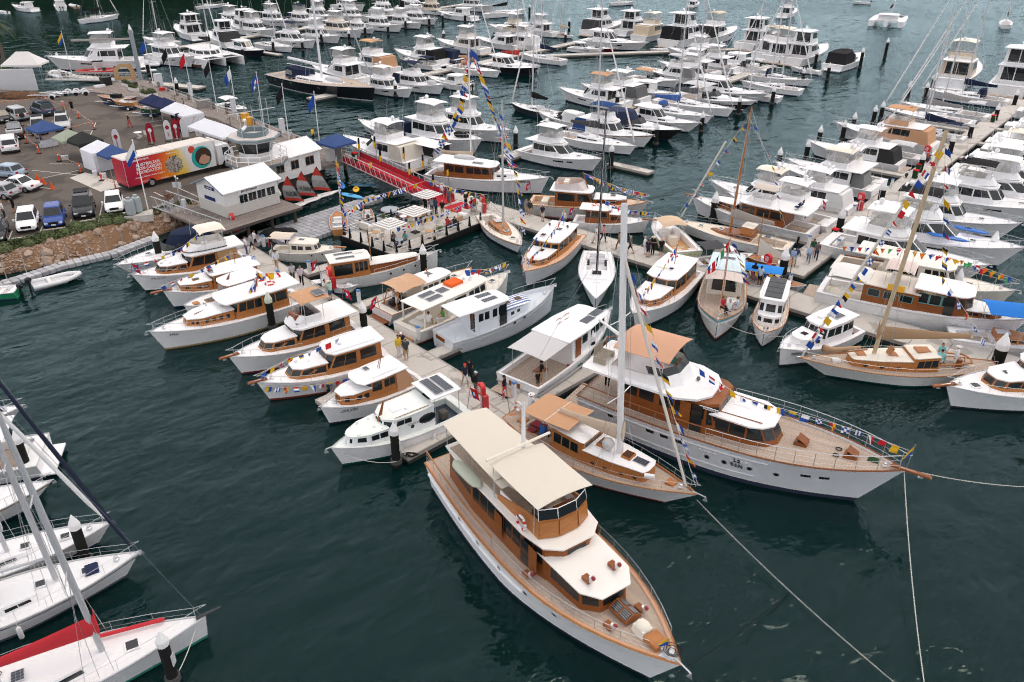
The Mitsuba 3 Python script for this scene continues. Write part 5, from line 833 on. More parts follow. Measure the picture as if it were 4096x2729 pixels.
timber_launch(b,[(1.5,1.25),(4.0,1.35),(6.3,1.2),(6.55,.6)],(2.65,2.55),tin=.06,rf=.25,win=[(0,3,.05,.96,.4,.86,.14),(1,2,.04,.96,.4,.86,.14),(2,1,.08,.92,.3,.86),('f',1,.06,.94,.3,.86)],roof=dict(over=.12,th=.08,camber=.08));timber_launch(b,[(6.4,1.15),(8.4,.95),(9.2,.5)],(1.98,1.95),tin=.06,rf=.08,win=[(0,4,.1,.9,.4,.72,.35),(1,1,.3,.7,.35,.75),('f',1,.25,.75,.35,.75)],roof=dict(over=.06,th=.06,camber=.09),name='forward_cabin')
b.hatch(7.3,0,2.08,.75,.6,MT,(.03,.02,.02),h=.07);b.hatch(5.4,-.6,2.74,.7,.5,MT,(.06,.02,.02),h=.07);b.hatch(3.6,.2,2.78,.8,.65,h=.06);b.rails(8.6,10.8,.5,3,mid=0);b.anchor(length=.5)
for x,y in((2.9,.8),(3.0,-.9)):b.part('cowl_vent',M().tube([(x,y,2.7),(x,y,2.95),(x+.16,y,3.0)],[.08,.08,.12],7),PA,DARK)
flag_line([b.world((2.6,.2,4.0)),b.world((5.5,.5,3.6)),b.world((8.2,.4,2.9)),b.world((11.0,.0,2.3))],13,'signal flags from the mast to the bow of the honey decked cruiser',.45,shape='mix');b.part('roof_mast',M().tube([(2.6,.2,2.7),(2.5,.2,4.1)],.03,5),VN);flag_line([b.world((5.8,-.9,2.9)),b.world((8.6,-.9,2.3)),b.world((10.8,-.35,2.1))],6,'second string of flags on the left side of the honey decked cruiser',.42)
b=Boat('racing_yacht','sleek white racing yacht with flush deck and tall black mast, bow to the camera','sailing boat',7.72,67.2,-96.0,10.4,3.15,fs=.95,fb=1.15,rb=.15,rs=.1,ws=.80,wl=.80,p=1.75,tm=.42,sheer=.02,hull=(.62,.65,.68),boot=(.02,.02,.025),deck=(PA,(.72,.72,.735)),cut=(.6,4.3,.62,.32),sole=(PA,(.62,.62,.64)))
b.mast(5.1,1.05,13.6,.10,.035,(GL,(.03,.02,.018)),spread=(.36,.66),boom=None,jib=None,sw=.75);b.part('mast_step',M().box((5.1,0,1.1),(.5,.75,.12)),MT,DARK);b.part('traveller',M().box((1.9,0,.98),(.5,1.9,.06)),MT,LGREY);b.part('jib_track',M().tube([(6.3+.5*math.cos(a)*.6,.95*math.sin(a),1.14)for a in np.linspace(-1.3,1.3,9)],.02,4),ME);b.hatch(6.9,0,b.dk(6.9)+.03,.6,.8,PA,(.70,.70,.71),h=.04)
for y in(.75,-.75):
 for x in(3.2,2.6):b.part('winch',M().lathe([(.13,0),(.09,.12),(.13,.22)],8,(x,y,b.dk(x)-.0)),MT,DARK)
b=classic('motor_cruiser','white cruiser with varnished windscreen and forward cabin sides with portholes, bow to the camera',(15.0,62.9,-121.5,11.4),3.7,fs=1.2,fb=1.75,rb=.7,ws=.9,p=2.4,hull=(.68,.68,.69),boot=(.04,.04,.05),cut=(.3,1.6,.3,.5))
timber_launch(b,[(1.4,1.3),(4.0,1.38),(6.2,1.25),(6.55,.62)],(2.75,2.62),tin=.07,rf=.35,win=[(0,2,.05,.96,.38,.86,.10),(1,2,.04,.96,.36,.88,.10),(2,1,.05,.95,.30,.9),('f',1,.04,.96,.3,.9)],roof=dict(over=.12,th=.08,camber=.08));timber_launch(b,[(6.4,1.2),(8.6,1.0),(9.4,.5)],(2.1,2.06),tin=.05,rf=.06,win=[(0,4,.1,.9,.35,.7,.5),(1,1,.35,.65,.34,.74),('f',2,.2,.8,.34,.74,.4)],roof=dict(over=.06,th=.07,camber=.09),name='forward_cabin')
b.rails(7.2,11.2,.55,6,mid=1);b.anchor(length=.3);b.lifering((2.0,-.6,2.9),.3,RED,up=True);b.hatch(4.3,-.6,2.82,.8,.9,PA,WHITE,h=.06);b.hatch(4.5,.2,2.82,.5,.4,MT,(.03,.02,.02),h=.05);b.hatch(7.6,.25,2.2,.55,.6,PA,WHITE,h=.06);b.part('roof_mast',M().tube([(3.6,.1,2.8),(3.5,.1,4.6)],.03,5),VN);b.part('vent',M().ball((8.0,-.45,2.25),.11,8),PA,(.2,.03,.03));b.fender(3.0,-1,BLACK);b.aerial(4.6,.8,2.8,1.5)
flag_line([b.world((3.5,.1,4.5)),b.world((6.6,0.1,3.4)),b.world((11.3,0,2.4))],12,'long signal flag string from roof mast to bow of the white cruiser with portholes',.40)
b=classic('motor_launch','white workboat with pale blue rounded roof, cream awning, timber mast and flags',(18.35,62.6,-107.0,11.0),3.7,fs=1.1,fb=1.75,rb=.2,ws=.85,p=2.6,tm=.5,hull=(.70,.69,.68),boot=(.20,.05,.04),stripe=((.16,.36,.42),.86,.97),deck=(TK,),bul=.45,rail=(HN,))
b.house([(.6,1.25),(3.8,1.4),(4.3,1.35)],(2.75,2.75),wall=(PA,CREAM),win=[(0,3,.06,.94,.45,.82,.2),('f',2,.1,.9,.2,.8,.2)],name='wheelhouse',roof=dict(over=.14,th=.10,camber=.28,col=(.55,.66,.70)));b.canopy(4.3,6.0,1.45,2.72,MT,(.58,.50,.46),sag=.03,camber=.16,posts=(5.9,),name='awning');b.part('bench',M().box((6.6,.85,1.25),(1.0,.9,.5)),PA,OFF);b.mast(8.0,1.2,5.6,.07,.12,(HN,),spread=(),boom=None,jib=None,backx=2.0)
b.rails(6.4,10.6,.5,6,mid=0);b.fender(5.0,-1,NAVY);b.fender(6.2,-1,NAVY);b.fender(5.5,1,WHITE);b.anchor(length=.2);b.solar(2.2,0,3.14,.5,1.2)
flag_line([b.world((7.3,0,6.7)),b.world((5.6,-.9,4.2)),b.world((4.3,-1.5,2.9))],5,'red, green and black pennants hanging left of the timber mast over the pale blue roof',.7,kinds=['r','g','k','r','br']);flag_line([b.world((7.3,0,6.7)),b.world((6.2,1.0,4.4)),b.world((5.9,1.5,2.6))],6,'signal flags right of the timber mast over the pale blue roof',.5)
b=classic('motor_launch','small white displacement launch with four dark solar panels covering its roof',(21.25,57.9,-113.0,7.6),2.5,fs=.95,fb=1.35,rb=.2,ws=.82,p=2.6,tm=.5,bul=.22,deck=(PA,(.62,.50,.40)),rail=(HN,),boot=(.02,.02,.03))
b.house([(.7,.9),(3.6,.98),(4.6,.88),(4.75,.5)],(2.65,2.65),tin=.05,rf=.06,wall=(PA,WHITE),win=[(0,3,.06,.94,.45,.82,.2),(1,1,.1,.9,.45,.82),(2,1,.1,.9,.45,.82),('f',1,.1,.9,.45,.82)],name='wheelhouse',roof=dict(over=.10,th=.06,camber=.06))
for i in range(4):b.part('solar_panel',M().box((1.15+.95*i,0,2.80),(.88,1.25,.025)),PA,(.022,.024,.03))
b.house([(4.7,.9),(5.3,.85),(5.6,.45)],(1.72,1.70),tin=.04,rf=.04,wall=(PA,WHITE),win=[(0,1,.2,.8,.4,.8),(1,1,.15,.85,.4,.8),('f',1,.1,.9,.4,.8)],name='forward_cabin');b.rails(4.8,7.4,.4,5,mid=0);b.hatch(6.3,0,b.dk(6.3)+.04,.4,.5);b.anchor(length=.2);b.fender(4,-1,WHITE);b.part('roof_rail',M().tube([(.8,.85,2.85),(4.5,.8,2.85)],.03,4).tube([(.8,-.85,2.85),(4.5,-.8,2.85)],.03,4),PA,WHITE)
b=classic('motor_cruiser','small white cruiser with solar panel and flag string, beside the grey pier and small solar roof launch',(25.4,52.8,-146.0,8.2),2.9,fs=1.05,fb=1.55,rb=.3,ws=.86,p=2.4,cut=(.3,1.5,.3,.4),sole=(VN,),boot=(.02,.02,.025))
b.house([(1.4,1.02),(2.8,1.08),(4.6,.98),(4.85,.5)],(2.5,2.4),tin=.07,rf=.3,wall=(PA,WHITE),win=[(0,2,.05,.95,.44,.84,.14),(1,2,.05,.95,.42,.86,.12),(2,1,.05,.95,.35,.9),('f',2,.04,.96,.35,.9)],name='cabin',roof=dict(over=.10,th=.07,camber=.08,aft=.3));b.house([(4.8,.92),(6.2,.75),(6.6,.35)],(1.88,1.84),tin=.05,rf=.1,wall=(PA,WHITE),win=[(0,2,.1,.9,.35,.7,.3)],name='forward_cabin',roof=dict(over=.03,th=.05,camber=.08));b.solar(2.6,.2,2.66,1.0,.9);b.rails(4.8,8.0,.45,5,mid=0);b.anchor(length=.3);b.hatch(5.7,0,1.95,.6,.6,MT,(.03,.02,.02),h=.05);b.part('lettering',M().text('ADW432N',.17,(7.0,.78,1.05),(-.86,.5,0),(0,.1,1),.01),MT,DARK);b.hatch(3.6,-.3,2.58,.5,.4,PA,WHITE,h=.08)
# the ketch with tan sail covers
b=Boat('sailing_yacht','white timber ketch with long tan sail cover, varnished cabin and two people in its cockpit','sailing boat',33.0,46.9,179.0,13.4,3.3,fs=1.1,fb=1.45,rb=2.2,rs=1.8,ws=.30,wl=.82,p=1.9,tm=.46,sheer=.2,hull=(.72,.71,.69),boot=(.01,.05,.05),deck=(TK,),rail=(HN,),cut=(1.9,4.3,.62,.45),sole=(TK,),bott=.12,N=17)
b.house([(4.3,.95),(6.0,1.05),(6.2,1.0)],(2.05,1.95),tin=.08,rf=.2,wall=(HN,),win=[(0,3,.05,.95,.35,.82,.12)],name='doghouse',roof=dict(over=.04,th=.05,camber=.10,col=CREAM,name='doghouse_roof'));b.house([(6.1,1.02),(8.2,.95),(9.9,.65),(10.05,.4)],(1.72,1.68),tin=.06,rf=.05,wall=(HN,),name='coachroof',roof=dict(over=.03,th=.05,camber=.10,col=CREAM,name='coachroof_top'))
for x in(7.0,8.1,9.2):b.part('porthole',M().ball((x,(1.0-.12*max(x-8.2,0)),b.dk(x)+.26),(.17,.03,.09),10),GS)
b.part('hatch',M().box((7.2,.1,1.85),(.6,.6,.1)),HN);b.part('hatch_lid',M().plate([(7.5,-.2,1.9),(7.5,.4,1.9),(7.25,.4,2.4),(7.25,-.2,2.4)],.05),HN);b.part('hatch',M().box((9.3,0,1.82),(.6,.6,.08)),HN);b.part('hatch',M().box((5.2,0,2.17),(.9,.8,.08)),HN);b.part('coaming',M().tube([(1.8,.0,1.5),(1.95,.55,1.5),(3,.8,1.5),(4.3,.95,1.55)],.06,5).tube([(1.8,0,1.5),(1.95,-.55,1.5),(3,-.8,1.5),(4.3,-.95,1.55)],.06,5),HN);b.part('steering_wheel',M().tube([(2.4,.45*math.cos(a),1.4+.45*math.sin(a))for a in np.arange(13)*np.pi/6],.03,4,cap=False).box((2.5,0,1.1),(.25,.3,.7)),VN)
tt=b.mast(8.4,1.75,15.2,.15,.06,(PA,(.52,.40,.26)),spread=(.42,.72),sw=.9,boom=6.2,cover=(.37,.235,.14),bz=1.3,tip=.8,wires=True);b.part('staysail_boom',M().tube([(11.6,0,1.75),(8.9,0,2.15)],.06,5),HN);b.part('staysail_cover',M().tube([(11.9,0,2.2),(11.2,0,2.1),(9.4,0,2.3)],[.28,.17,.12],7),MT,(.40,.25,.15),smooth=True);b.part('furled_sail',M().tube([(13.2,0,1.6),(8.9,0,12.4)],[.06,.08],6),MT,(.60,.57,.53));b.rails(2,12.8,.55,9,mid=1,r=.011);b.anchor(length=.2);b.part('skylight',M().box((10.9,.1,b.dk(10.9)+.1),(.5,.5,.16)),PA,OFF)
flag_line([b.world((13.4,.1,1.9)),b.world((10.9,.0,7.4)),b.world(tt-np.array([0,0,.5]))],22,'long string of signal flags up the forestay of the tan sail cover ketch',.42);flag_line([b.world(tt-np.array([0,0,.2])),b.world((5.0,-.6,7.4)),b.world((.6,0,2.2))],14,'string of signal flags aft of the ketch mast over the pier boats',.42)
b=classic('motor_cruiser','white cruiser cut off by the right edge of the picture, timber framed windows and anchor bowsprit',(39.6,45.4,-169.0,12.2),3.9,fs=1.2,fb=1.8,rb=.9,boot=(.02,.025,.03),hull=(.66,.67,.69),cut=(.4,2.5,.3,.5));timber_launch(b,[(1.8,1.4),(4.4,1.45),(6.6,1.25),(7.1,.6)],(2.75,2.65),tin=.1,rf=.7,win=[(0,1,.1,.9,.38,.88),(1,2,.05,.97,.32,.88,.05),(2,1,.05,.95,.3,.9),('f',2,.03,.97,.3,.9)],roof=dict(over=.15,th=.10,camber=.06));timber_launch(b,[(6.5,1.2),(8.8,.95),(9.3,.45)],(2.2,2.12),tin=.08,rf=.35,win=[(0,2,.06,.96,.34,.86,.05),(1,1,.05,.95,.3,.88),('f',2,.03,.97,.3,.88)],roof=dict(over=.06,th=.07,camber=.09),name='forward_cabin');b.rails(7.0,11.9,.6,6,mid=0);b.anchor(length=.8,wood=VN);b.hatch(10.2,.2,b.dk(10.2)+.04,.6,.6);b.hatch(8.0,0,2.24,.5,.5)
b=classic('motor_cruiser','long white cruiser with varnished cabin side, white canopy aft and open timber door, alongside the grey pier',(25.3,59.4,-31.5,14.6),4.1,fs=1.35,fb=2.05,rb=1.1,ws=.88,boot=(.02,.03,.05),hull=(.72,.73,.75),cut=(.4,3.4,.35,.55),sole=(PA,CREAM))
b.house([(3.3,1.5),(7.2,1.6),(7.3,1.58)],(2.75,2.75),tin=.04,rf=0,wall=(VN,),win=[(0,3,.06,.96,.42,.80,.3,(PA,(.10,.30,.30)))],name='aft_cabin',roof=dict(over=.10,th=.08,camber=.05,col=(.62,.56,.49)));b.house([(7.0,1.52),(9.8,1.45),(10.6,1.2),(11.0,.6)],(3.25,3.2),tin=.05,rf=.3,wall=(VN,),win=[(0,3,.05,.95,.42,.86,.16,(PA,(.10,.30,.30))),(1,1,.08,.92,.4,.86),(2,1,.06,.94,.4,.86),('f',2,.05,.95,.4,.86)],name='wheelhouse',roof=dict(over=.18,th=.09,camber=.08));b.house([(10.6,1.2),(12.4,.9),(12.9,.4)],(2.2,2.16),tin=.04,rf=.1,wall=(VN,),win=[(0,2,.08,.92,.4,.8,.2)],name='forward_cabin',roof=dict(over=.06,th=.06,camber=.07))
b.canopy(.6,3.6,1.55,3.0,MT,(.66,.65,.64),camber=.2,posts=(.9,3.4),name='canopy',edge=.25);b.canopy(4.5,6.6,1.2,4.3,MT,(.60,.50,.46),camber=.2,posts=(4.7,6.4),name='bimini',pz=2.8,edge=.2);b.part('helm_seat',M().box((5.2,.4,3.1),(.5,.6,.6)).box((5.2,-.4,3.1),(.5,.6,.6)),PA,OFF);b.part('yellow_banner',M().box((5.6,-1.66,2.98),(1.2,.03,.5)),MT,YEL);b.rails(11,14.2,.6,5,mid=0);b.anchor(length=.3);b.part('lettering',M().text('TAINUI',.17,(7.9,-1.53,3.02),(1,0,0),(0,0,1),.01),MT,(.6,.5,.3));side_door(b,9.4,1.50,1.6,1.5,GS);b.part('duckboard',M().box((-.6,0,.45),(1.1,3.0,.08)),TK);b.part('cockpit_table',M().box((2.0,0,1.35),(.9,.7,.06)),PA,WHITE)
b=classic('flybridge_cruiser','cream cruiser dressed with colourful bunting, second outward from the grey pier',(28.2,64.3,-33.5,13.6),4.1,fs=1.3,fb=2.0,rb=1.0,hull=(.68,.64,.56),deck=(PA,(.72,.68,.60)),cut=(.4,3.4,.35,.55),sole=(VN,),boot=(.03,.03,.05));b.house([(4.0,1.5),(7.0,1.5),(9.2,1.2),(9.6,.6)],(3.0,2.9),tin=.1,rf=.5,wall=(PA,CREAM),win=[(0,2,.1,.9,.4,.85,.1),(1,3,.05,.95,.35,.88,.2),(2,1,.08,.92,.35,.88),('f',2,.05,.95,.35,.88)],name='cabin',roof=dict(over=.15,th=.09,camber=.07,aft=2.2,col=(.74,.72,.66)));b.rails(9,13.2,.6,5,mid=0);b.hatch(10.4,0,b.dk(10.4)+.04,.6,.6,PA,BROWN);b.anchor(length=.6);b.part('coaming',M().tube([(.4,1.3,1.5),(2,1.55,1.5),(3.6,1.6,1.55)],.07,5),VN)
flag_line([b.world((0,-1.2,3.1)),b.world((5.0,-1.2,3.9)),b.world((9.6,0,3.6)),b.world((13.7,0,2.9))],22,'multicoloured bunting along the whole cream cruiser beside the grey pier',.38,kinds=['or','b','r','wb','y','ry','g','rwb','or','y']*3,shape='tri');flag_line([b.world((4.0,1.0,3.2)),b.world((8.5,.9,3.3)),b.world((13.5,.2,2.7))],14,'second bunting string on the far side of the cream cruiser',.36,kinds=['r','or','y','g','b']*3,shape='tri')
# L: the racing yachts at the lower left
b=Boat('racing_yacht','white racing yacht with red sail cover, lowest of the yachts at the left','sailing boat',-22.95,19.3,29.5,11.0,3.2,fs=1.1,fb=1.25,rb=.12,rs=.1,ws=.82,wl=.84,p=1.7,tm=.4,sheer=.0,boot=(.03,.18,.14),hull=(.60,.60,.61),deck=(PA,(.74,.73,.74)),cut=(.4,3.4,.5,.4))
b.house([(3.3,.95),(5.0,.95),(6.8,.55),(7.4,.2)],(1.66,1.45),tin=.12,rf=.3,wall=(PA,(.73,.72,.73)),win=[(0,1,.1,.95,.3,.72),(1,1,.05,.7,.3,.72)],name='coachroof');b.mast(6.9,1.45,13.2,.13,.045,(PA,(.42,.43,.45)),spread=(.35,.64),sw=1.0,boom=4.6,cover=(.52,.035,.045),bz=1.05,jib=None);b.part('sail_bag',M().tube([(6.7,.95,1.38),(9.4,.52,1.42)],.09,6),MT,(.50,.04,.05));b.hatch(8.0,-.1,b.dk(8)+.05,.62,.62,PA,DARK,h=.04);b.solar(3.9,0,1.74,.5,.6);b.part('bowsprit',M().tube([(10.6,0,1.3),(11.7,0,1.45)],[.10,.05],6),GL,BLACK);b.rails(2.5,10.6,.6,6,mid=1,r=.012);b.part('coiled_rope',M().tube([(3.2+.14*math.cos(i*.7),.5+.14*math.sin(i*.7),1.72)for i in range(18)],.02,4),MT,(.12,.07,.05))
b=sail_boat(-26.95,23.3,30.5,10.5,'white sloop with navy spray cover and open navy hatch, middle yacht at the left',None,mh=15.0,cover=None,jib=(.02,.025,.05),dodger=(.012,.022,.06),hull=(.70,.70,.71),boot=(.10,.11,.14),stripe=((.10,.12,.17),.80,.86),mastc=(PA,(.44,.45,.47)),mr=.13,rake=.03,mpos=.66);b.house([(1.4,1.1),(3.2,1.25),(4.6,.9)],(2.5,2.15),zb=1.1,tin=.3,rf=.4,ra=.2,wall=(MT,(.012,.022,.06)),name='spray_cover');b.fender(5.2,-1,WHITE);b.fender(3.4,-1,WHITE);b.part('hatch_cover',M().box((8.4,0,b.dk(8.4)+.10),(.6,.75,.12),taper=.8),MT,(.02,.03,.07))
b=sail_boat(-28.6,26.3,28.5,9.5,'white sloop with grey mainsail cover, third yacht at the left behind the pile',None,mh=13.6,cover=(.46,.46,.45),jib=(.70,.70,.71),hull=(.70,.69,.68),boot=(.02,.03,.08),mastc=(PA,(.52,.53,.55)),mr=.11)
b=express_boat(-33.48,29.08,27.0,10.00,'white boat bow with beige rubbing line at the left edge, beyond the grey covered yacht',None,stripe=((.40,.27,.17),.86,.95),canvas=None)
b=fly_boat(-26.88,36.98,196.0,11.50,'white motor cruiser at the left edge with stern and teak swim platform towards the pier',None,canvas=WHITE,name='motor_cruiser')
b=express_boat(-38.04,37.88,22.0,8.50,'small white boat with navy bow hatch cover at the left edge',None,canvas=NAVY);b.part('bow_cover',M().ball((6.6,0,b.dk(6.6)+.12),(.8,.6,.2),10),MT,(.012,.015,.05),smooth=True)
b=open_boat(-40.86,59.60,188.0,5.00,'small green hulled dinghy with black outboard at the left edge',None,hull=(.02,.22,.10),inside=WHITE,outboard=1,name='dinghy',cat='dinghy')
rib_boat(-40.37,60.90,38.0,3.70,'white inflatable tender with black outboard tied to the grey float walkway',None,col=(.68,.68,.69),console=False)
b=sail_boat(32.3,51.8,-14,9.5,'timber edged yacht under a bright blue tarpaulin at the right edge',None,mh=11,jib=None,house=(HN,),boom=False)
b.canopy(1.8,6.8,1.3,3.3,MT,(.02,.16,.52),sag=.05,camber=.2,posts=(2.2,6.4),name='tarpaulin')
# ---------------------------------------------------------------- the setting: water, hill, piers, piles, shore
def grid(x0,x1,y0,y1,nx,ny,zf):
 X,Y=np.meshgrid(np.linspace(x0,x1,nx),np.linspace(y0,y1,ny),indexing='ij');Z=zf(X,Y);v=np.stack([X.ravel(),Y.ravel(),Z.ravel()],1)
 i,j=np.meshgrid(np.arange(nx-1),np.arange(ny-1),indexing='ij');a=(i*ny+j).ravel();return v,np.stack([a,a+ny,a+ny+1,a+1],1)
w=M();w.add([(-2500,-600,0),(2500,-600,0),(2500,3500,0),(-2500,3500,0)],[(0,1,2,3)]);struct('water',w,'water_mat')
struct('seabed',M().add([(-2500,-600,-6),(2500,-600,-6),(2500,3500,-6),(-2500,3500,-6)],[(0,1,2,3)]),'soil')
def hill_z(X,Y):
 p=np.stack([X*.02,Y*.02,X*0],-1);d=(Y-290-.10*np.abs(X+160))/95;e=np.clip((-8-X)/60,0,1)
 bump=meshkit.fbm(np.stack([X*.11,Y*.11,X*0+3],-1),3,5);return np.where(d>0,np.clip(d,0,1)**.7*62*e*(.75+.5*meshkit.fbm(p,3,2))+np.clip(d*9,0,1)*bump*7*e,-1.5)
struct('hill',grid(-700,60,284,560,230,84,hill_z),'bush',smooth=True)
def pier(name,label,ax,ay,deg,L,wd,n=None,z=.52,th=.5,mat='concrete',fl=True,cat='pier',strip=False,group=None):
 """A floating pier of concrete panels with open joints on dark floats; starts at the middle of its near end."""
 t=Thing(name,label,cat,ax,ay,0,deg,group);n=n or max(1,round(L/2.6));s=L/n
 for i in range(n):t.part('panel',M().box((s*(i+.5),0,z-.06),(s-.035,wd-.16,.12),taper=.995),mat)
 t.part('edge_beam',M().box((L/2,wd/2-.04,z-.10),(L,.08,.26)).box((L/2,-wd/2+.04,z-.10),(L,.08,.26)).box((.04,0,z-.1),(.08,wd-.16,.26)).box((L-.04,0,z-.1),(.08,wd-.16,.26)),MT,(.36,.33,.30))
 t.part('float',M().box((L/2,0,z-.40),(L-.2,wd-.12,.5)),MT,(.05,.05,.048))
 if strip:t.part('cable_channel',M().box((L/2,-.15,z+.004),(L-.3,.55,.012)),MT,(.30,.285,.265))
 cl=M()
 for i in range(max(2,int(L/3.2))):
  x=1+i*3.2
  for o in(1,-1):cl.box((x,o*(wd/2-.12),z+.03),(.24,.06,.07))
 labels[t.part('cleats',cl,ME)]={'label':'small mooring cleats along both edges','kind':'stuff'};return t
 # near pier with its fingers
pier('pier','near floating concrete pier running from the gangway ramp to the big yachts',-25.2,68.6,-47.6,37.6,2.5)
pier('pier_finger','short pier finger beside the oval windowed cruiser, ending at the black pile',-1.2,42.55,-136,7.3,1.35,group=None);
pier('pier_finger','pier finger with mooring ropes and bags beside the long grey yacht',-.6,41.7,44.5,8.6,1.85)
pier('pier_finger','pier finger beside the pale grey workboat',-6.1,48.6,43,6.5,1.2);pier('pier_finger','pier finger between the tan awning launch and the slender launch',-12.4,56.6,42,6.5,1.2);pier('pier_finger','pier finger beside the small cream cabin boat',-18.0,63.2,38,6.0,1.3);pier('pier_finger','pier finger between the flag-hung cruiser and the small varnished cruiser',-7.6,47.2,-136,6.5,1.2)
pier('pier_finger','pier finger between the long timber cruiser and the tan bimini cruiser',-12.8,53.4,-136,5.5,1.2);pier('pier_finger','pier finger by the timber cabin boat near the ramp',-18.6,59.6,-136,5,1.2)
# second pier and the long walkway off it
pier('pier','second floating concrete pier crossing from the cafe to the right edge',-7.5,84.0,-40.6,64,3.3,strip=False,n=26)
pier('pier','long walkway leading away to the upper right between two rows of boats',24.0,63.6,49.6,92,2.8)
t=pier('pier','landing platform at the foot of the red carpeted gangway',-9.2,81.2,-40.6,8.5,6.5,n=3)
for k,(q,l,sgn,wdt)in enumerate([(8.5,9,90,1.4),(17,9,90,1.3),(26.5,9,90,1.3),(36,9.5,90,1.3),(45,9.5,90,1.3),(54,9.5,90,1.3),(64,10,90,1.3),(74,10,90,1.3)]):
 a=R(49.6);x,y=24.0+q*math.cos(a),63.6+q*math.sin(a);pier('walkway_finger',f'finger pier on the left of the long walkway, {["nearest", "second", "third", "fourth", "fifth", "sixth", "seventh", "farthest"][k]} from the crossing',x-1.3*math.sin(a),y+1.3*math.cos(a),49.6+90,l,wdt,z=.5)
for k,(q,l)in enumerate([(12.5,8.5),(22,9),(31,9),(40,9),(49,9.5),(58,9.5),(68,9.5)]):
 a=R(49.6);x,y=24.0+q*math.cos(a),63.6+q*math.sin(a);pier('walkway_finger',f'finger pier on the right of the long walkway, {["nearest", "second", "third", "fourth", "fifth", "sixth", "farthest"][k]} from the crossing',x+1.3*math.sin(a),y-1.3*math.cos(a),49.6-90,l,1.3,z=.5)
 # the piers of the middle and far rows
pier('far_pier','pier between the two middle rows of motor boats',-1.0,99.0,51.5,84,2.2,n=24,z=.5);pier('far_pier','pier between the dark hulled yacht row and the white cruisers',-33,133,52,110,2.2,n=28,z=.5);pier('far_pier','farthest pier with the row of tall motor yachts',-76,182,56,110,2.2,n=28,z=.5);pier('far_pier','short pier under the large motor yachts at the upper middle',8,176,12,62,2.2,n=20,z=.5)
pier('far_pier','low white pontoon with inflatable boats beyond the garden',-82,152,-20,30,2.4,n=10,z=.5)
for(x,y,a,l)in((-19.5,141.5,-40,9.5),(-3.2,157.5,-40,10.5),(12.0,97.0,140,6),(-49,176,-36,9)):pier('far_finger',f'finger pier reaching out to a pile beside {({-19.5: "the black yacht bow", -3.2: "the small white sloop", 12.0: "the black hulled trawler", -49: "the white sloop of the top left row"})[x]}',x-l*math.cos(R(a)),y-l*math.sin(R(a)),a,l,1.4,z=.45)
def pile(x,y,r,top,label,group=None,z0=-2.5,cap=WHITE,plate=False):
 t=Thing('mooring_pile',label,'pile',x,y,0,0,group);n=14
 t.part('post',M().lathe([(r,z0),(r,top-3.1*r+.1)],n),MT,(.013,.013,.012),smooth=40);t.part('pile_cap',M().lathe([(r*1.06,top-3.2*r),(r*1.09,top-2.2*r),(r*.95,top-1.95*r),(.03,top)],n),PA,cap,smooth=35)
 t.part('collar',M().lathe([(r*1.04,.30),(r*1.35,.30),(r*1.35,.56),(r*1.04,.56)],n),MT,(.07,.07,.07))
 if plate:t.part('number_plate',M().box((r+.02,0,top-1.6),(.03,.3,.6)),PA,LGREY)
PILES=[((-14.04,22.20),.235,3.15,'black pile with white cone cap at the bottom left beside the red sail cover yacht'),((-20.84,28.99),.25,3.2,'black pile between the two middle yachts at the left'),((-27.32,35.84),.25,3.2,'black pile by the teak swim platform at the left edge'),((-6.65,36.90),.25,3.1,'black pile with white cap at the tip of the nearest pier finger'),((-10.99,52.36),.27,3.1,'black pile in the middle of the near pier'),((-31.36,65.58),.28,3.4,'black pile between the navy covered and cream bimini cruisers'),((-7.64,63.34),.28,3.2,'black pile at the bow of the slender launch'),((-18.2,53.5),.27,3.3,'black pile in front of the long timber cruiser'),((23.36,63.18),.35,3.05,'large black pile where the long walkway meets the second pier'),((31.95,73.51),.33,3.0,'large black pile beside the red lidded bin on the walkway'),((39.47,82.12),.33,3.0,'third large black pile along the walkway'),((33.57,47.59),.40,3.2,'large black pile on the second pier near the right edge'),((43.45,67.25),.30,3.0,'black pile off the bow of the blue kayak cruiser'),((36.10,58.81),.30,3.0,'black pile by the bow of the bunting dressed cruiser'),((20.53,77.38),.36,3.3,'large black pile behind the golden mast yacht'),((5.58,49.22),.30,2.6,'black pile by the ropes and bags on the pier finger'),((-23.92,78.69),.22,3.0,'timber pile beside the weatherboard office')]
for(x,y),r,top,lab in PILES:pile(x,y,r,top,lab,cap=(.55,.60,.48)if 'timber' in lab else WHITE,plate='bottom left' in lab or 'nearest pier' in lab)
FP=[12.0,95.4,19.2,106.4,26.7,113.2,34.5,123.5,78.3,175.8,68.2,163.1,57.6,151.0,60.8,167.2,51.7,146.9,41.8,131.0,65.9,136.2,68.4,135.4,72.8,142.5,55.2,120.9,53.0,118.2,48.3,113.7,45.1,108.9,40.9,106.1,36.9,98.9,32.3,95.1,80.1,129.8,71.6,119.5,62.6,109.2,56.3,101.6,48.7,93.3,-19.5,136.1,-45.7,182.3,-52.0,182.2,-44.0,193.9,-37.8,194.8,-35.8,205.1,-30.5,207.0,-27.5,217.6,-21.8,221.8,-18.9,229.4,-12.9,229.5,-16.0,195.1,-18.7,187.2,-55.7,172.5,-56.3,137.4,-68.1,154.6,-88.6,162.2,-62.7,168.0,14.4,217.4,12.1,194.0,4.8,249.0,16.4,127.7,0.4,105.2,-51.0,253.1]
FPH=[3.3,3.2,3.2,3.2,4.2,4.2,3.4,3.2,3.2,3.2]
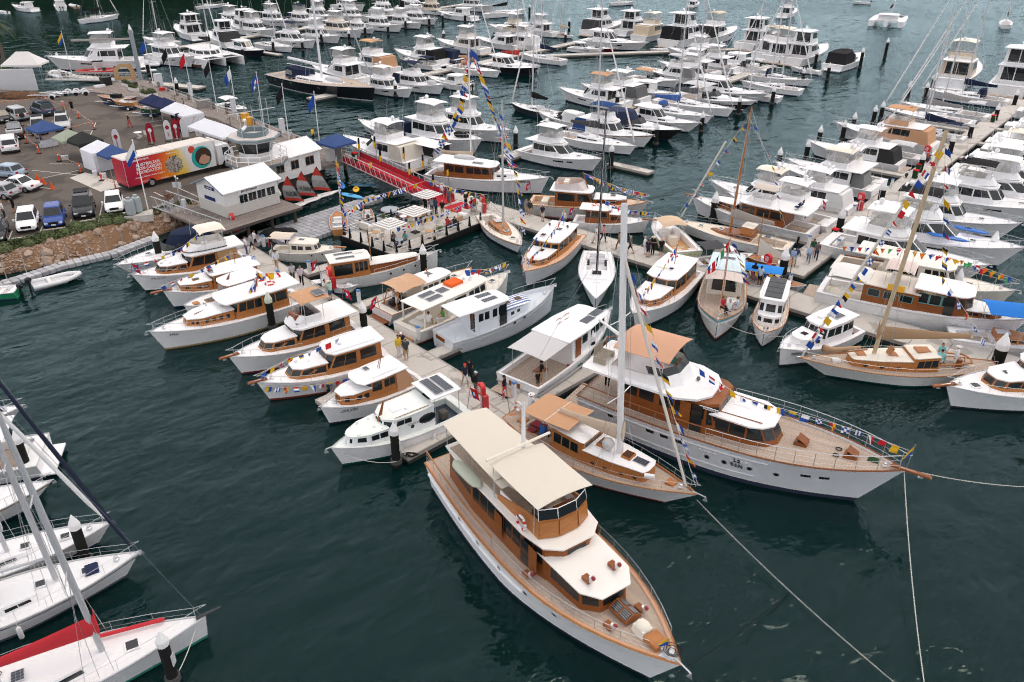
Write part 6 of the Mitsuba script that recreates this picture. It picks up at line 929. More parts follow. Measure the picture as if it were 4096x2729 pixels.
for i in range(0,len(FP),2):
 x,y=FP[i],FP[i+1];k=i//2
 w_='of the long walkway row at the right' if 9<k<25 else 'of the middle rows' if y<150 else 'of the far rows'
 pile(x,y,.30,FPH[k]if k<len(FPH)else 3.0,f'black mooring pile with white cone cap {w_}, place {k} from the camera side',group=f'black piles {w_}')
 # shore: car park, seawall, rubble, float walkway
Z=1.8
LAND=[(-160,40),(-60,52),(-46.83,63.39),(-45.57,66.12),(-43.45,67.97),(-42.10,69.62),(-39.75,73.12),(-37.64,73.60),(-36.2,75.0),(-33.5,77.6),(-28.6,82.5),(-22.2,92.0),(-28,100.5),(-36.6,109.6),(-43,116.6),(-52.4,126.2),(-60,133),(-66.9,131.2),(-69,127.5),(-74,131),(-112,139),(-160,145)]
la=M().prism(LAND[::1],-2,Z);struct('car_park',la,'asphalt')
mk=M()
for p,q in[((-50.2,91.2),(-54.0,91.2)),((-54.7,88.7),(-46.08,86.31)),((-52.03,85.66),(-49.4,88.7)),((-45.33,66.90),(-46.42,69.59)),((-43.29,68.24),(-44.26,70.88)),((-41.55,70.47),(-42.48,72.80)),((-39.60,72.23),(-41.74,77.90)),((-37.78,81.06),(-36.24,79.58)),((-36.61,83.28),(-32.72,79.68)),((-56.4,117.3),(-54.7,117.6)),((-54.8,114.9),(-53.1,115.7)),((-52.6,113.0),(-51.1,114.3)),((-50.8,111.1),(-49.2,112.5)),((-49.0,109.0),(-47.9,109.9)),((-55.2,104.0),(-57.7,111.1)),((-57.2,106.6),(-56.2,107.2)),((-61.3,121.8),(-58.8,124.4)),((-53.86,83.52),(-49.01,82.06))]:
 p,q=np.array(p),np.array(q);d=(q-p)/np.linalg.norm(q-p);n=np.array([-d[1],d[0]])*.05;mk.prism([p+n,p-n,q-n,q+n],Z+.004,Z+.007)
struct('parking_line',mk,MT,(.55,.52,.50));mk=M()
a0=np.array((-49.02,85.88));a1=np.array((-48.29,87.92));a2=np.array((-41.32,83.62));a3=np.array((-43.43,81.12));struct('asphalt_patch',M().prism([a0,a3,a2,a1],Z+.002,Z+.008),'concrete')
k=M()
for p,q in[((-45.23,67.43),(-43.51,68.18)),((-43.53,69.56),(-41.84,70.33)),((-41.55,71.62),(-40.06,72.67)),((-39.68,73.22),(-37.98,73.90))]:
 p,q=np.array(p),np.array(q);d=(q-p)/np.linalg.norm(q-p);n=np.array([-d[1],d[0]])*.09;put('wheel_stop',M().prism([p+n,p-n,q-n,q+n],Z+.005,Z+.14),'concrete');labels[[x for x in scene if x.startswith('wheel_stop')][-1]]={'label':'long concrete wheel stop at the edge of the car park in front of the parked cars','category':'wheel stop','group':'wheel stops'}
EDGE=np.array([(-49.5,60.6),(-46.61,64.60),(-45.57,66.12),(-43.45,67.97),(-42.10,69.62),(-39.75,73.12),(-37.64,73.60),(-35.8,75.4),(-33.0,78.2),(-28.2,82.8)]);WL=np.array([(-47.6,57.6),(-46.0,61.0),(-44.80,63.77),(-42.45,65.08),(-40.68,66.19),(-38.27,68.23),(-36.10,71.47),(-33.9,74.5),(-31.4,77.2),(-27.2,81.8)])
v,f=[],[]
for i in range(len(EDGE)):
 for t_ in(0,.45,1.25):p=EDGE[i]+(WL[i]-EDGE[i])*t_;v.append((*p,Z-.02-t_*1.75+(.25 if t_==.45 else 0)))
for i in range(len(EDGE)-1):
 for j in range(2):a=3*i+j;f.append((a,a+1,a+4,a+3))
struct('rubble_bank',(np.array(v),np.array(f)[:,::-1]),'soil')
def scatter_on_bank(n,lo,hi,seed,i0=0.0,i1=8.9):
 r=np.random.default_rng(seed);out=[]
 for _ in range(n):
  u=r.uniform(i0,i1);i=int(u);q=u-i;t_=r.uniform(lo,hi);e=EDGE[i]+(EDGE[i+1]-EDGE[i])*q;w_=WL[i]+(WL[i+1]-WL[i])*q;p=e+(w_-e)*t_
  out.append((*p,Z-.05-t_*1.75+.55*min(t_,.45)*(t_<.45)+(.25-.31*(t_-.45))*(t_>=.45)))
 return np.array(out)
def rock_mesh(r,c,s):
 t=trimesh.creation.icosahedron();v=np.array(t.vertices)*s*r.uniform(.6,1.25,(12,3))*np.array([1,r.uniform(.7,1),.7]);a=r.uniform(0,6.28);ca,sa=math.cos(a),math.sin(a);v=v@np.array([[ca,sa,0],[-sa,ca,0],[0,0,1]]);return v+c,t.faces
r=np.random.default_rng(11);m=M();uvs=[]
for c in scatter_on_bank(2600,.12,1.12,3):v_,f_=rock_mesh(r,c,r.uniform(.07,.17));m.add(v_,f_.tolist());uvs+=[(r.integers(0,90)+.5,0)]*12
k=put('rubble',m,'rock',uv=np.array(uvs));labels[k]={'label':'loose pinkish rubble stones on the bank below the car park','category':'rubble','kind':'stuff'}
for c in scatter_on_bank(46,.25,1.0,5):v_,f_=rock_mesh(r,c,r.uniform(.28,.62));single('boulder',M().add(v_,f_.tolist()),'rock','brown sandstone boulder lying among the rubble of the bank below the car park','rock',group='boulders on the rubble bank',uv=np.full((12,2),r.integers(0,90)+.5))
def leaves(pts,sz,seed,up=.4):
 r=np.random.default_rng(seed);n=len(pts);d=r.normal(size=(n,3));d[:,2]=np.abs(d[:,2])+up;d/=np.linalg.norm(d,axis=1)[:,None];a=np.cross(d,r.normal(size=(n,3)));a/=np.linalg.norm(a,axis=1)[:,None];b=np.cross(d,a);s=sz*r.uniform(.6,1.4,n)[:,None]
 v=np.stack([pts-a*s,pts+b*s*.5,pts+a*s,pts-b*s*.5],1).reshape(-1,3);f=np.arange(4*n).reshape(n,4);u=np.repeat(r.integers(0,90,n)+.5,4);return(v,f),np.stack([u,u*0],1)
def bush(name,label,cat,c,rad,n,mat='leaf',sz=.13,seed=1,group=None,stuff=False):
 r=np.random.default_rng(seed);g=r.normal(size=(n,3));g/=np.linalg.norm(g,axis=1)[:,None];k_=r.uniform(.55,1,n)**.5*(.75+.5*meshkit.fbm(g*2.5+seed,3,seed));p=g*k_[:,None]*np.array(rad);p[:,2]=np.abs(p[:,2]);ms,uv=leaves(p+np.array(c),sz,seed)
 k=put(name,ms,mat,uv=uv);labels[k]={'label':label,'category':cat}
 if group:labels[k]['group']=group
 if stuff:labels[k]['kind']='stuff'
P_=scatter_on_bank(5200,-.08,.30,9,1.2,8.0);P_[:,2]+=np.random.default_rng(2).uniform(0,.35,len(P_))*meshkit.noise(P_*np.array([.7,.7,.1]),4)*1.3
ms,uv=leaves(P_,.15,4);k=put('weeds',ms,'leaf',uv=uv);labels[k]={'label':'green weeds and creeping plants along the top of the rubble bank','category':'weeds','kind':'stuff'}
for i,(x,y,s_)in enumerate([(-41.41,71.33,.75),(-40.00,71.30,.6),(-39.18,72.50,.6),(-38.01,72.99,.7),(-41.75,69.88,.55),(-43.64,67.16,.55),(-45.07,65.86,.7)]):
 bush('shrub',f'{["round dark green", "low olive", "low green", "rounded green", "flat brownish green", "small green", "broad green"][i]} shrub on the edge of the bank in front of the parked cars, number {["one", "two", "three", "four", "five", "six", "seven"][i]} counted from the black four wheel drive' if False else['round dark green shrub below the black car','low olive shrub right of the round shrub below the black car','low green shrub below the gap left of the white hatchback','green shrub below the white hatchback beside the gas tanks','flat shrub left of the round dark green shrub','small green shrub below the white crossover','broad green shrub at the left edge of the bank'][i],'shrub',(x,y,1.55),(s_,s_,s_*.8),520,seed=20+i)
 # cube float walkway along the bank, and the dinghy floats
def floats(name,label,cells,cs,z=.34,col=(.40,.40,.42)):
 t=Thing(name,label,'floating dock');n=0;base=[]
 for(x,y,a)in cells:
  c,s_=math.cos(a),math.sin(a);h=cs/2-.012;g=.09
  o=[(-h+g,-h),(h-g,-h),(h,-h+g),(h,h-g),(h-g,h),(-h+g,h),(-h,h-g),(-h,-h+g)]
  rr=lambda k,zz:[(x+k*p*c-k*q*s_,y+k*p*s_+k*q*c,zz)for p,q in o]
  m=M().loft([rr(1,z-.40),rr(1,z-.05),rr(.93,z)]);n+=1
  if n<=290:t.part('float_block',m,MT,tuple(np.array(col)*rnd.uniform(.82,1.12)))
  else:base.append(m)
 if base:
  q=M()
  for m in base:v_,f_=m.arr();q.add(v_,f_.tolist())
  k=t.part('float_blocks',q,MT,col);labels[k]={'label':'remaining grey float blocks','kind':'stuff'}
 return t
WK=np.array([(-49.0,54.6),(-46.0,58.6),(-42.43,62.21),(-40.19,65.38),(-36.77,68.16),(-34.62,71.85)]);WK[:,1]+=0;L_=np.r_[0,np.cumsum(np.linalg.norm(np.diff(WK,axis=0),axis=1))];cells=[]
for s_ in np.arange(.3,L_[-1],.6):
 p=np.array([np.interp(s_,L_,WK[:,k])for k in range(2)]);q=np.array([np.interp(s_+.3,L_,WK[:,k])for k in range(2)]);q0=np.array([np.interp(s_-.3,L_,WK[:,k])for k in range(2)]);d=(q-q0)/np.linalg.norm(q-q0);n_=np.array([-d[1],d[0]])
 for o in(-.3,.3):cells.append((*(p+n_*o),math.atan2(d[1],d[0])))
floats('float_walkway','grey plastic float walkway along the foot of the rubble bank',cells,.6)
po=0
for i,s_ in enumerate(np.arange(.8,L_[-1],1.75)):
 p=np.array([np.interp(s_,L_,WK[:,k])for k in range(2)]);q=np.array([np.interp(s_+.4,L_,WK[:,k])for k in range(2)]);d=(q-p)/np.linalg.norm(q-p);n_=np.array([-d[1],d[0]])*.72;single('stake',M().tube([(p[0]+n_[0],p[1]+n_[1],-.6),(p[0]+n_[0]-.1,p[1]+n_[1]+.1,1.75)],.045,6),ME,'galvanised stake standing behind the grey float walkway','stake',group='stakes behind the float walkway')
cells=[];a=R(50);ux,uy=math.cos(a),math.sin(a)
for i in range(26):
 for j in range(15):
  x,y=-24.6+.62*i*ux+.62*j*uy-0,73.4+.62*i*uy-.62*j*ux
  ok=(j<9 and i<16)or(j<3 and i<24 and i>14)or(j<12 and 9<=i<17)
  if ok:cells.append((x,y,a))
for i in range(9):
 for j in range(3):cells.append((-24.6-.62*(i+1)*ux+.62*(j+1)*uy,73.4-.62*(i+1)*uy-.62*(j+1)*ux,a))
floats('float_platform','large grey plastic float platform carrying the small sailing dinghies',cells,.62,z=.38,col=(.34,.34,.36))
# ---------------------------------------------------------------- people
_pc={}
def _bone(*pr_):return Manifold.batch_hull([Manifold.sphere(r,8).translate(list(p))for p,r in pr_])
def _join(bs):
 m=Manifold.batch_boolean(bs,m3.OpType.Add).to_mesh();t=trimesh.Trimesh(m.vert_properties[:,:3],m.tri_verts);return np.array(t.vertices),np.array(t.faces)
def figure(pose):
 if pose in _pc:return _pc[pose]
 A=lambda*p:np.array(p,float)
 hz=.92;J={}
 if pose=='sit':hz=.48
 for s,n in((1,'l'),(-1,'r')):
  J['h'+n]=A(0,.09*s,hz);J['s'+n]=A(0,.185*s,hz+.52)
  k={'walk':.20*s}.get(pose,.03)
  J['k'+n]=A(.46,.10*s,.50)if pose=='sit' else A(k*.75+.03,.095*s,.50)
  J['a'+n]=A(.44,.10*s,.09)if pose=='sit' else A(k*1.1-(.10 if pose=='walk' and s<0 else 0),.10*s,.09)
  sw={'walk':-.16*s}.get(pose,0)
  J['e'+n],J['w'+n]={'arms':(A(.10,.25*s,hz+.26),A(.27,.04*s,hz+.30)),'sit':(A(.10,.24*s,hz+.26),A(.30,.15*s,hz+.14)),'back':(A(-.12,.24*s,hz+.26),A(-.16,.05*s,hz+.04))}.get(pose,(A(sw*.6,.24*s,hz+.25),A(sw+.06,.24*s,hz+.02)))
 nk,hd=A(.01,0,hz+.60),A(.03,0,hz+.715);tr=[((0,0,hz+.02),.135),((0,.05,hz+.2),.115),((0,-.05,hz+.2),.115)]
 def hand(w,e):
  d=(w-e)/np.linalg.norm(w-e);u=np.cross(d,(0,0,1.))if abs(d[2])<.9 else A(1,0,0);u/=np.linalg.norm(u);p=w+d*.07;o=[_bone((w,.028),(p+u*.025,.018),(p-u*.025,.018))]
  for i in range(4):b_=p+u*(.036-.024*i);c=b_+d*(.030+.004*(i in(1,2)));n_=np.cross(u,d);o.append(_bone((b_,.0095),(c,.009)));o.append(_bone((c,.009),(c+d*.026+n_*.014,.008)))
  o.append(_bone((w+d*.02+u*.028,.011),(w+d*.06+u*.055,.009)));return o
 def body(g,legs=True,arms=True,upper=False,head=True,knee=False):
  bs=[_bone(*[(p,r+g)for p,r in tr]),_bone(((0,.12,hz+.46),.085+g),((0,-.12,hz+.46),.085+g),((0,.05,hz+.2),.115+g),((0,-.05,hz+.2),.115+g))]
  for n in 'lr':
   bs.append(_bone((J['s'+n],.056+g),(J['s'+n]*A(1,.5,1)+A(0,0,.03),.06+g)));bs.append(_bone((J['s'+n],.055+g),(J['e'+n]if not upper else J['s'+n]*.35+J['e'+n]*.65,.043+g)))
  return bs
 bs=body(0)+[_bone((nk-A(0,0,.06),.055),(nk+A(.01,0,.06),.052)),Manifold.sphere(1,14).scale([.098,.078,.118]).translate(list(hd)),_bone((hd+A(.085,0,.005),.013),(hd+A(.105,0,-.022),.016)),_bone((hd+A(.05,0,-.085),.035),(hd+A(0,0,-.05),.06))]
 for n,s in(('l',1),('r',-1)):
  bs+=[_bone((J['h'+n],.088),(J['k'+n],.056)),_bone((J['k'+n],.056),(J['a'+n],.038)),_bone((J['a'+n],.038),(J['a'+n]+A(.14,0,-.05),.032)),_bone((J['e'+n],.042),(J['w'+n],.028)),_bone((hd+A(-.005,.078*s,.01),.018),(hd+A(-.01,.08*s,-.03),.014))]+hand(J['w'+n],J['e'+n])
 o={'body':_join(bs),'short_sleeve':_join(body(.016,upper=True)),'long_sleeve':_join(body(.018)+[_bone((J['e'+n],.058),(J['w'+n],.042))for n in 'lr'])}
 hip=[_bone(((0,.06,hz),.125),((0,-.06,hz),.125),((0,0,hz+.10),.13))]
 o['shorts']=_join(hip+[_bone((J['h'+n],.105),(J['h'+n]*.12+J['k'+n]*.88,.082))for n in 'lr']);o['trousers']=_join(hip+[_bone((J['h'+n],.103),(J['k'+n],.072))for n in 'lr']+[_bone((J['k'+n],.072),(J['a'+n]+A(0,0,.02),.058))for n in 'lr'])
 o['skirt']=_join(hip+[_bone(((0,.06,hz-.02),.13),((0,-.06,hz-.02),.13),((.06 if pose!='sit' else.4,.13,.35 if pose!='sit' else.45),.10),((.03 if pose!='sit' else.4,-.13,.35 if pose!='sit' else.45),.10))])
 o['shoes']=_join([_bone((J['a'+n]+A(-.03,0,-.045),.044),(J['a'+n]+A(.16,0,-.055),.038))for n in 'lr'])
 o['hair']=_join([Manifold.sphere(1,12).scale([.103,.088,.10]).translate(list(hd+A(-.022,0,.04)))]);o['long_hair']=_join([Manifold.sphere(1,12).scale([.106,.094,.105]).translate(list(hd+A(-.025,0,.035))),_bone((hd+A(-.06,0,.0),.08),(hd+A(-.08,0,-.18),.06))])
 o['cap']=_join([Manifold.sphere(1,12).scale([.108,.094,.085]).translate(list(hd+A(-.008,0,.06))),_bone((hd+A(.08,.05,.065),.012),(hd+A(.08,-.05,.065),.012),(hd+A(.18,0,.055),.012))]);o['sun_hat']=_join([Manifold.sphere(1,12).scale([.105,.094,.09]).translate(list(hd+A(-.005,0,.06))),Manifold.cylinder(.02,.20,.19,16).translate(list(hd+A(-.005,0,.06)))])
 o['eye']=[M().ball(hd+A(.086,.034*s,.018),.014,6)for s in(1,-1)];o['mouth']=M().box(hd+A(.088,0,-.05),(.02,.04,.008))
 _pc[pose]=o;return o
SKIN,HAIRS=[(.50,.27,.18),(.42,.21,.13),(.20,.09,.05),(.56,.33,.24)],[(.06,.035,.02),(.02,.015,.012),(.35,.33,.31),(.30,.19,.09)]
LG=(.52,.52,.54)
def person(x,y,z,deg,label,shirt,pants,pose='stand',leg='shorts',sleeve='short_sleeve',head='hair',headc=None,skin=0,hair=0,h=1.0,group=None):
 o=figure(pose);t=Thing('person',label,'person',x,y,z,deg,group,scale=h)
 t.part('body',o['body'],MT,SKIN[skin],smooth=True);t.part('shirt',o[sleeve],MT,shirt,smooth=True);t.part(leg,o[leg],MT,pants,smooth=True);t.part('shoes',o['shoes'],MT,(.05,.05,.06)if(x*7)%2>1 else(.6,.6,.6),smooth=True)
 if head!='bald':t.part('hair' if 'hair' in head else head,o[head],MT,headc or HAIRS[hair],smooth=True)
 if head in('cap','sun_hat'):t.part('hair',o['hair'],MT,HAIRS[hair],smooth=True)
 for e in o['eye']:t.part('eye',e,PA,(.02,.015,.01))
 t.part('mouth',o['mouth'],MT,(.25,.07,.06));return t
KH,DN,NB,WH,PK=(.42,.31,.19),(.05,.09,.19),(.02,.025,.045),(.70,.70,.71),(.55,.20,.19)
D=.52
PEOPLE=[((-7.97,48.71),'person in a yellow jumper and white trousers on the near pier',(.70,.50,.06),WH,'stand','trousers','long_sleeve','hair',None,-40),((-7.79,49.10),'person with a white cap and navy shirt facing the person in yellow',NB,KH,'arms','shorts','short_sleeve','cap',WH,-80),((-7.37,48.18),'person in a charcoal T-shirt seen from behind beside the yellow jumper',(.05,.06,.06),KH,'arms','shorts','short_sleeve','cap',(.30,.25,.18),110),((-3.09,44.83),'person in a red cap and navy T-shirt walking along the near pier',NB,(.58,.55,.53),'walk','shorts','short_sleeve','cap',(.62,.03,.03),-60),((-2.82,45.38),'person all in black walking beside the red cap',BLACK,BLACK,'walk','trousers','short_sleeve','hair',None,110),((-2.36,43.84),'person in a black jumper with pale cap and hands behind the back',BLACK,(.08,.10,.10),'back','shorts','long_sleeve','cap',(.50,.54,.60),-30),((-0.48,43.33),'person in a black cap and khaki shorts with folded arms by the white power post',BLACK,KH,'arms','shorts','short_sleeve','cap',BLACK,170),((1.97,45.20),'tall person in black standing on the rope strewn pier finger',BLACK,KH,'stand','shorts','short_sleeve','cap',BLACK,200),((1.70,44.59),'child with grey sleeves standing in front of the tall person in black',BLACK,(.10,.09,.06),'stand','shorts','short_sleeve','hair',None,-60),((5.93,42.29),'person in a blue shirt aboard the long grey white motor yacht',(.03,.07,.16),BLACK,'stand','trousers','short_sleeve','hair',None,60),((-18.44,61.20),'person in a pale grey T-shirt and dark shorts walking towards the camera',(.45,.47,.52),(.04,.045,.05),'walk','shorts','short_sleeve','cap',(.10,.08,.07),-70),((-17.58,60.66),'person in a lilac T-shirt and black trousers carrying a shoulder bag',(.56,.50,.55),BLACK,'walk','trousers','short_sleeve','cap',(.2,.12,.06),-75),((-20.55,64.03),'person in a white shirt and tan trousers with wide dark hat',(.62,.67,.73),KH,'walk','trousers','long_sleeve','sun_hat',(.05,.04,.03),-80),((-21.85,67.34),'person in black crouching figure height behind the white shirt walker',BLACK,BLACK,'stand','trousers','short_sleeve','hair',None,20),((-15.02,57.96),'person in white reading beside the straw hat',WH,WH,'arms','trousers','short_sleeve','hair',None,-30),((-14.58,57.76),'person in a mint shirt, straw hat and denim shorts',(.38,.62,.53),DN,'arms','shorts','short_sleeve','sun_hat',(.62,.55,.45),150),((-24.13,67.20),'person in a white top and jeans with brown shoulder bag near the ramp',WH,DN,'stand','trousers','short_sleeve','hair',None,10),((-23.86,67.98),'person in a grey shirt and dark shorts near the ramp',(.33,.36,.42),(.03,.04,.05),'walk','shorts','short_sleeve','cap',NB,30),((-23.74,68.76),'person in a white shirt and navy shorts farthest along the pier near the ramp',WH,NB,'walk','shorts','short_sleeve','hair',None,40),((1.42,77.88),'person in a grey T-shirt beside the person in a black jumper, by the timber cruiser',(.20,.20,.21),KH,'stand','shorts','short_sleeve','cap',DARK,60),((1.80,77.40),'person in a dark jumper by the stern of the timber cruiser',(.03,.035,.04),KH,'stand','shorts','long_sleeve','cap',KH,60),((3.03,75.99),'person in a white cap and navy polo with hands behind the back',NB,(.60,.56,.50),'back','shorts','short_sleeve','cap',WH,60),((5.08,74.47),'person with long blond hair in a pale jumper and jeans',(.62,.60,.58),(.12,.18,.28),'stand','trousers','long_sleeve','long_hair',(.50,.36,.18),40),((7.87,70.18),'person in a white sleeveless dress carrying a straw bag',WH,WH,'walk','skirt','short_sleeve','hair',None,-30),((8.56,70.46),'person in a salmon pink shirt and navy trousers',PK,NB,'walk','trousers','long_sleeve','cap',DARK,-20),((9.83,68.58),'person partly hidden behind the tall white mast',(.25,.18,.12),(.20,.12,.07),'walk','trousers','long_sleeve','hair',None,150),((10.77,67.68),'person in a brown checked shirt and black shorts',(.11,.08,.05),BLACK,'walk','shorts','long_sleeve','hair',None,165),((12.02,67.56),'person all in white with grey hair and a yellow bag',WH,WH,'stand','trousers','long_sleeve','hair',(.45,.43,.41),-20),((12.23,66.80),'person in navy shorts and navy T-shirt facing the group',NB,NB,'stand','shorts','short_sleeve','hair',None,60),((12.79,67.56),'person in a straw hat and black clothes with name badge, third of the group',BLACK,BLACK,'arms','trousers','short_sleeve','sun_hat',(.60,.52,.40),-100),((13.46,67.06),'person in a tan hat and black shirt by the pale green runabout',BLACK,(.05,.06,.06),'stand','shorts','short_sleeve','sun_hat',(.55,.33,.22),-100),((17.41,63.91),'person in a white T-shirt and pale shorts at the blue tarpaulin launch',WH,(.45,.47,.52),'stand','shorts','short_sleeve','hair',None,20),((18.06,64.27),'person in a bright yellow jacket leaning at the blue tarpaulin launch',(.72,.45,.02),(.70,.45,.03),'arms','trousers','long_sleeve','bald',None,30),((20.39,61.54),'person in a black top and flowered pink skirt',BLACK,(.32,.18,.22),'stand','skirt','short_sleeve','long_hair',None,60),((20.72,60.89),'person in a pale blue shirt and black shorts with arm round companion',(.42,.52,.64),BLACK,'stand','shorts','short_sleeve','hair',None,60),((21.48,59.09),'person in a white shirt and straw hat at the end of the walkway',WH,WH,'stand','trousers','long_sleeve','sun_hat',(.60,.45,.28),-70),((22.30,58.58),'person in a grey cap and dark shirt with hands on hips',(.05,.055,.06),(.10,.09,.06),'arms','trousers','short_sleeve','cap',(.25,.28,.32),-90),((24.65,64.79),'person in a pale blue shirt and cream trousers on the walkway',(.30,.40,.58),(.55,.50,.45),'stand','trousers','long_sleeve','hair',(.5,.48,.45),45),((25.05,65.15),'person in a navy shirt and white shorts on the walkway',(.05,.07,.13),WH,'walk','shorts','long_sleeve','hair',None,45),((26.36,65.64),'person in sunglasses, pale blue shirt and jeans walking along the walkway',(.42,.50,.64),(.13,.20,.32),'walk','trousers','long_sleeve','long_hair',None,-110),((27.15,67.02),'person in a dark green jumper and khaki shorts',(.02,.09,.05),KH,'walk','shorts','long_sleeve','cap',(.03,.04,.03),-110),((27.25,66.27),'person in a striped top and dark blue jeans holding a phone',(.12,.10,.11),(.02,.04,.10),'walk','trousers','short_sleeve','hair',None,-110)]
for(x,y),lab,sh,pn,pose,leg,slv,hd,hc,dg in PEOPLE:person(x,y,2.15 if 'aboard' in lab else D,dg,lab,sh,pn,pose,leg,slv,hd,hc,skin=int(x*3)%2 if 'arm round' not in lab and 'flowered' not in lab else 2,hair=int(y*5)%3,h=.74 if 'child' in lab else 1.0)
CP=[((-64.6,116.5),'person in a pink shirt and sun hat at the far side of the car park',PK,KH,'walk','shorts','sun_hat',(.62,.52,.38),120),((-63.8,117.2),'person in black shorts and T-shirt with dark hair at the far side of the car park',BLACK,BLACK,'walk','shorts','long_hair',None,-60),((-51.8,108.4),'person in red trousers and black top alone in the middle of the car park',BLACK,(.50,.03,.05),'walk','trousers','sun_hat',(.4,.25,.15),190),((-49.02,73.06),'blond person in a white top and jeans beside the parked cars',WH,NB,'stand','trousers','long_hair',(.5,.36,.2),20),((-48.86,74.60),'person in black with a navy cap drinking beside the parked cars',BLACK,BLACK,'arms','shorts','cap',NB,190),((-16.1,88.6),'person in a yellow shirt walking down the red carpeted gangway',(.72,.45,.02),NB,'walk','trousers','hair',None,-44),((-25.3,100.9),'person in a yellow top at the railing behind the weatherboard office',(.70,.50,.05),NB,'stand','trousers','hair',None,60),((-27.8,99.8),'person in a pale shirt at the railing behind the control tower',LG,KH,'stand','trousers','sun_hat',LG,60),((-7.55,82.87),'person in a white T-shirt at the foot of the red carpet',WH,(.10,.16,.30),'walk','shorts','cap',WH,100),((-6.72,81.10),'person in dark dress with bag at the foot of the red carpet',(.10,.12,.16),(.08,.1,.14),'walk','skirt','hair',None,110),((-7.07,76.79),'person in a black shirt and khaki shorts standing on the cafe barge',BLACK,KH,'stand','shorts','bald',None,90),((-8.44,76.62),'child in a white top in the queue on the cafe barge',WH,WH,'stand','skirt','hair',None,90),((-7.79,77.43),'person in dark trousers in the queue under the striped parasol',(.05,.07,.12),NB,'stand','trousers','hair',None,60),((-8.89,77.90),'person in a black top serving under the striped parasol',BLACK,BLACK,'stand','trousers','hair',None,-60),((-8.19,77.58),'person in a grey shirt in the queue under the striped parasol',(.30,.36,.42),NB,'arms','trousers','hair',None,100),((-4.86,79.74),'person in black and straw hat bending by the planter at the pier corner',BLACK,BLACK,'arms','trousers','sun_hat',(.62,.55,.44),-60),((-4.18,78.58),'person in white hat and blue apron by the planter at the pier corner',BLACK,(.12,.2,.4),'stand','shorts','sun_hat',WH,200)]
for(x,y),lab,sh,pn,pose,leg,hd,hc,dg in CP:person(x,y,1.8 if 'car park' in lab or 'parked cars' in lab else 1.95 if 'railing' in lab else 1.25 if 'walking down' in lab else.72 if 'barge' in lab or 'parasol' in lab else.54,dg,lab,sh,pn,pose,leg,'short_sleeve',hd,hc,skin=int(y)%2,hair=int(x*3)%3,h=.68 if 'child' in lab else 1)
S_=lambda x,y,z,deg,lab,sh,pn,hd='hair',hc=None,slv='short_sleeve',leg='trousers':person(x,y,z,deg,lab,sh,pn,'sit',leg,slv,hd,hc,skin=int(x*5)%2,hair=int(y*3)%3)
def on(b,lx,ly,lz,dg,*a,**k):w_=b.world((lx,ly,lz));S_(w_[0],w_[1],w_[2],b.deg+dg,*a,**k)
on(yK,3.0,-.45,.72,90,'person in a blue shirt and white cap sitting in the cutter cockpit',(.03,.12,.42),NB,'cap',WH);person(*[float(q)for q in yK.world((1.3,.55,1.1))],40,'person in white with a white hat bending at the stern of the cutter',WH,WH,'arms','trousers','long_sleeve','sun_hat',WH)
KT=place(33.0,46.9,0,179);kt=lambda x,y:(33.0-x,46.9-y)
S_(*kt(4.2,.55),1.25,60,'person in a turquoise shirt sitting on the ketch cabin edge',(.22,.50,.52),WH);S_(*kt(3.7,-.4),1.2,-90,'second person in turquoise facing across the ketch cockpit',(.20,.48,.50),(.25,.5,.52));person(*kt(3.0,.3),.95,150,'person in white with a white sun hat standing at the ketch wheel',WH,WH,'stand','shorts','long_sleeve','sun_hat',WH)
S_(*(16.41,53.93),1.3,100,'person in a white top sitting on the foredeck with back to the bow',WH,DN,'long_hair');S_(*(17.08,54.30),1.3,160,'person in a pale blue shirt sitting right of the white top on the foredeck',(.5,.55,.62),LG);S_(*(15.96,54.30),1.3,-60,'person in red sitting left of the white top on the foredeck',(.45,.03,.04),BLACK);S_(*(20.15,63.29),.55,-120,'grey haired person in a pale shirt sitting in the blue tarpaulin launch',(.55,.50,.48),LG);S_(*(19.09,63.75),.55,-160,'person in a white hat sitting in the blue tarpaulin launch',WH,BLACK,'sun_hat',WH)
S_(*(-5.18,53.15),.9,200,'person in a green shirt sitting in the cream launch',(.08,.30,.05),WH);S_(*(-6.18,52.44),.9,70,'person in white sitting at the cream launch table',WH,KH);S_(*(-9.39,56.90),.75,0,'person in white sitting under the tan square awning',WH,BLACK,'hair');S_(*(-8.88,57.30),.75,150,'person in black sitting under the tan square awning',BLACK,BLACK);S_(*(-8.97,55.92),.75,40,'long haired person sitting aft under the tan square awning',LG,BLACK,'long_hair',(.40,.24,.11));S_(*(-20.89,69.33),.6,120,'person in a grey shirt sitting under the small cream boat awning',(.25,.24,.23),BLACK)
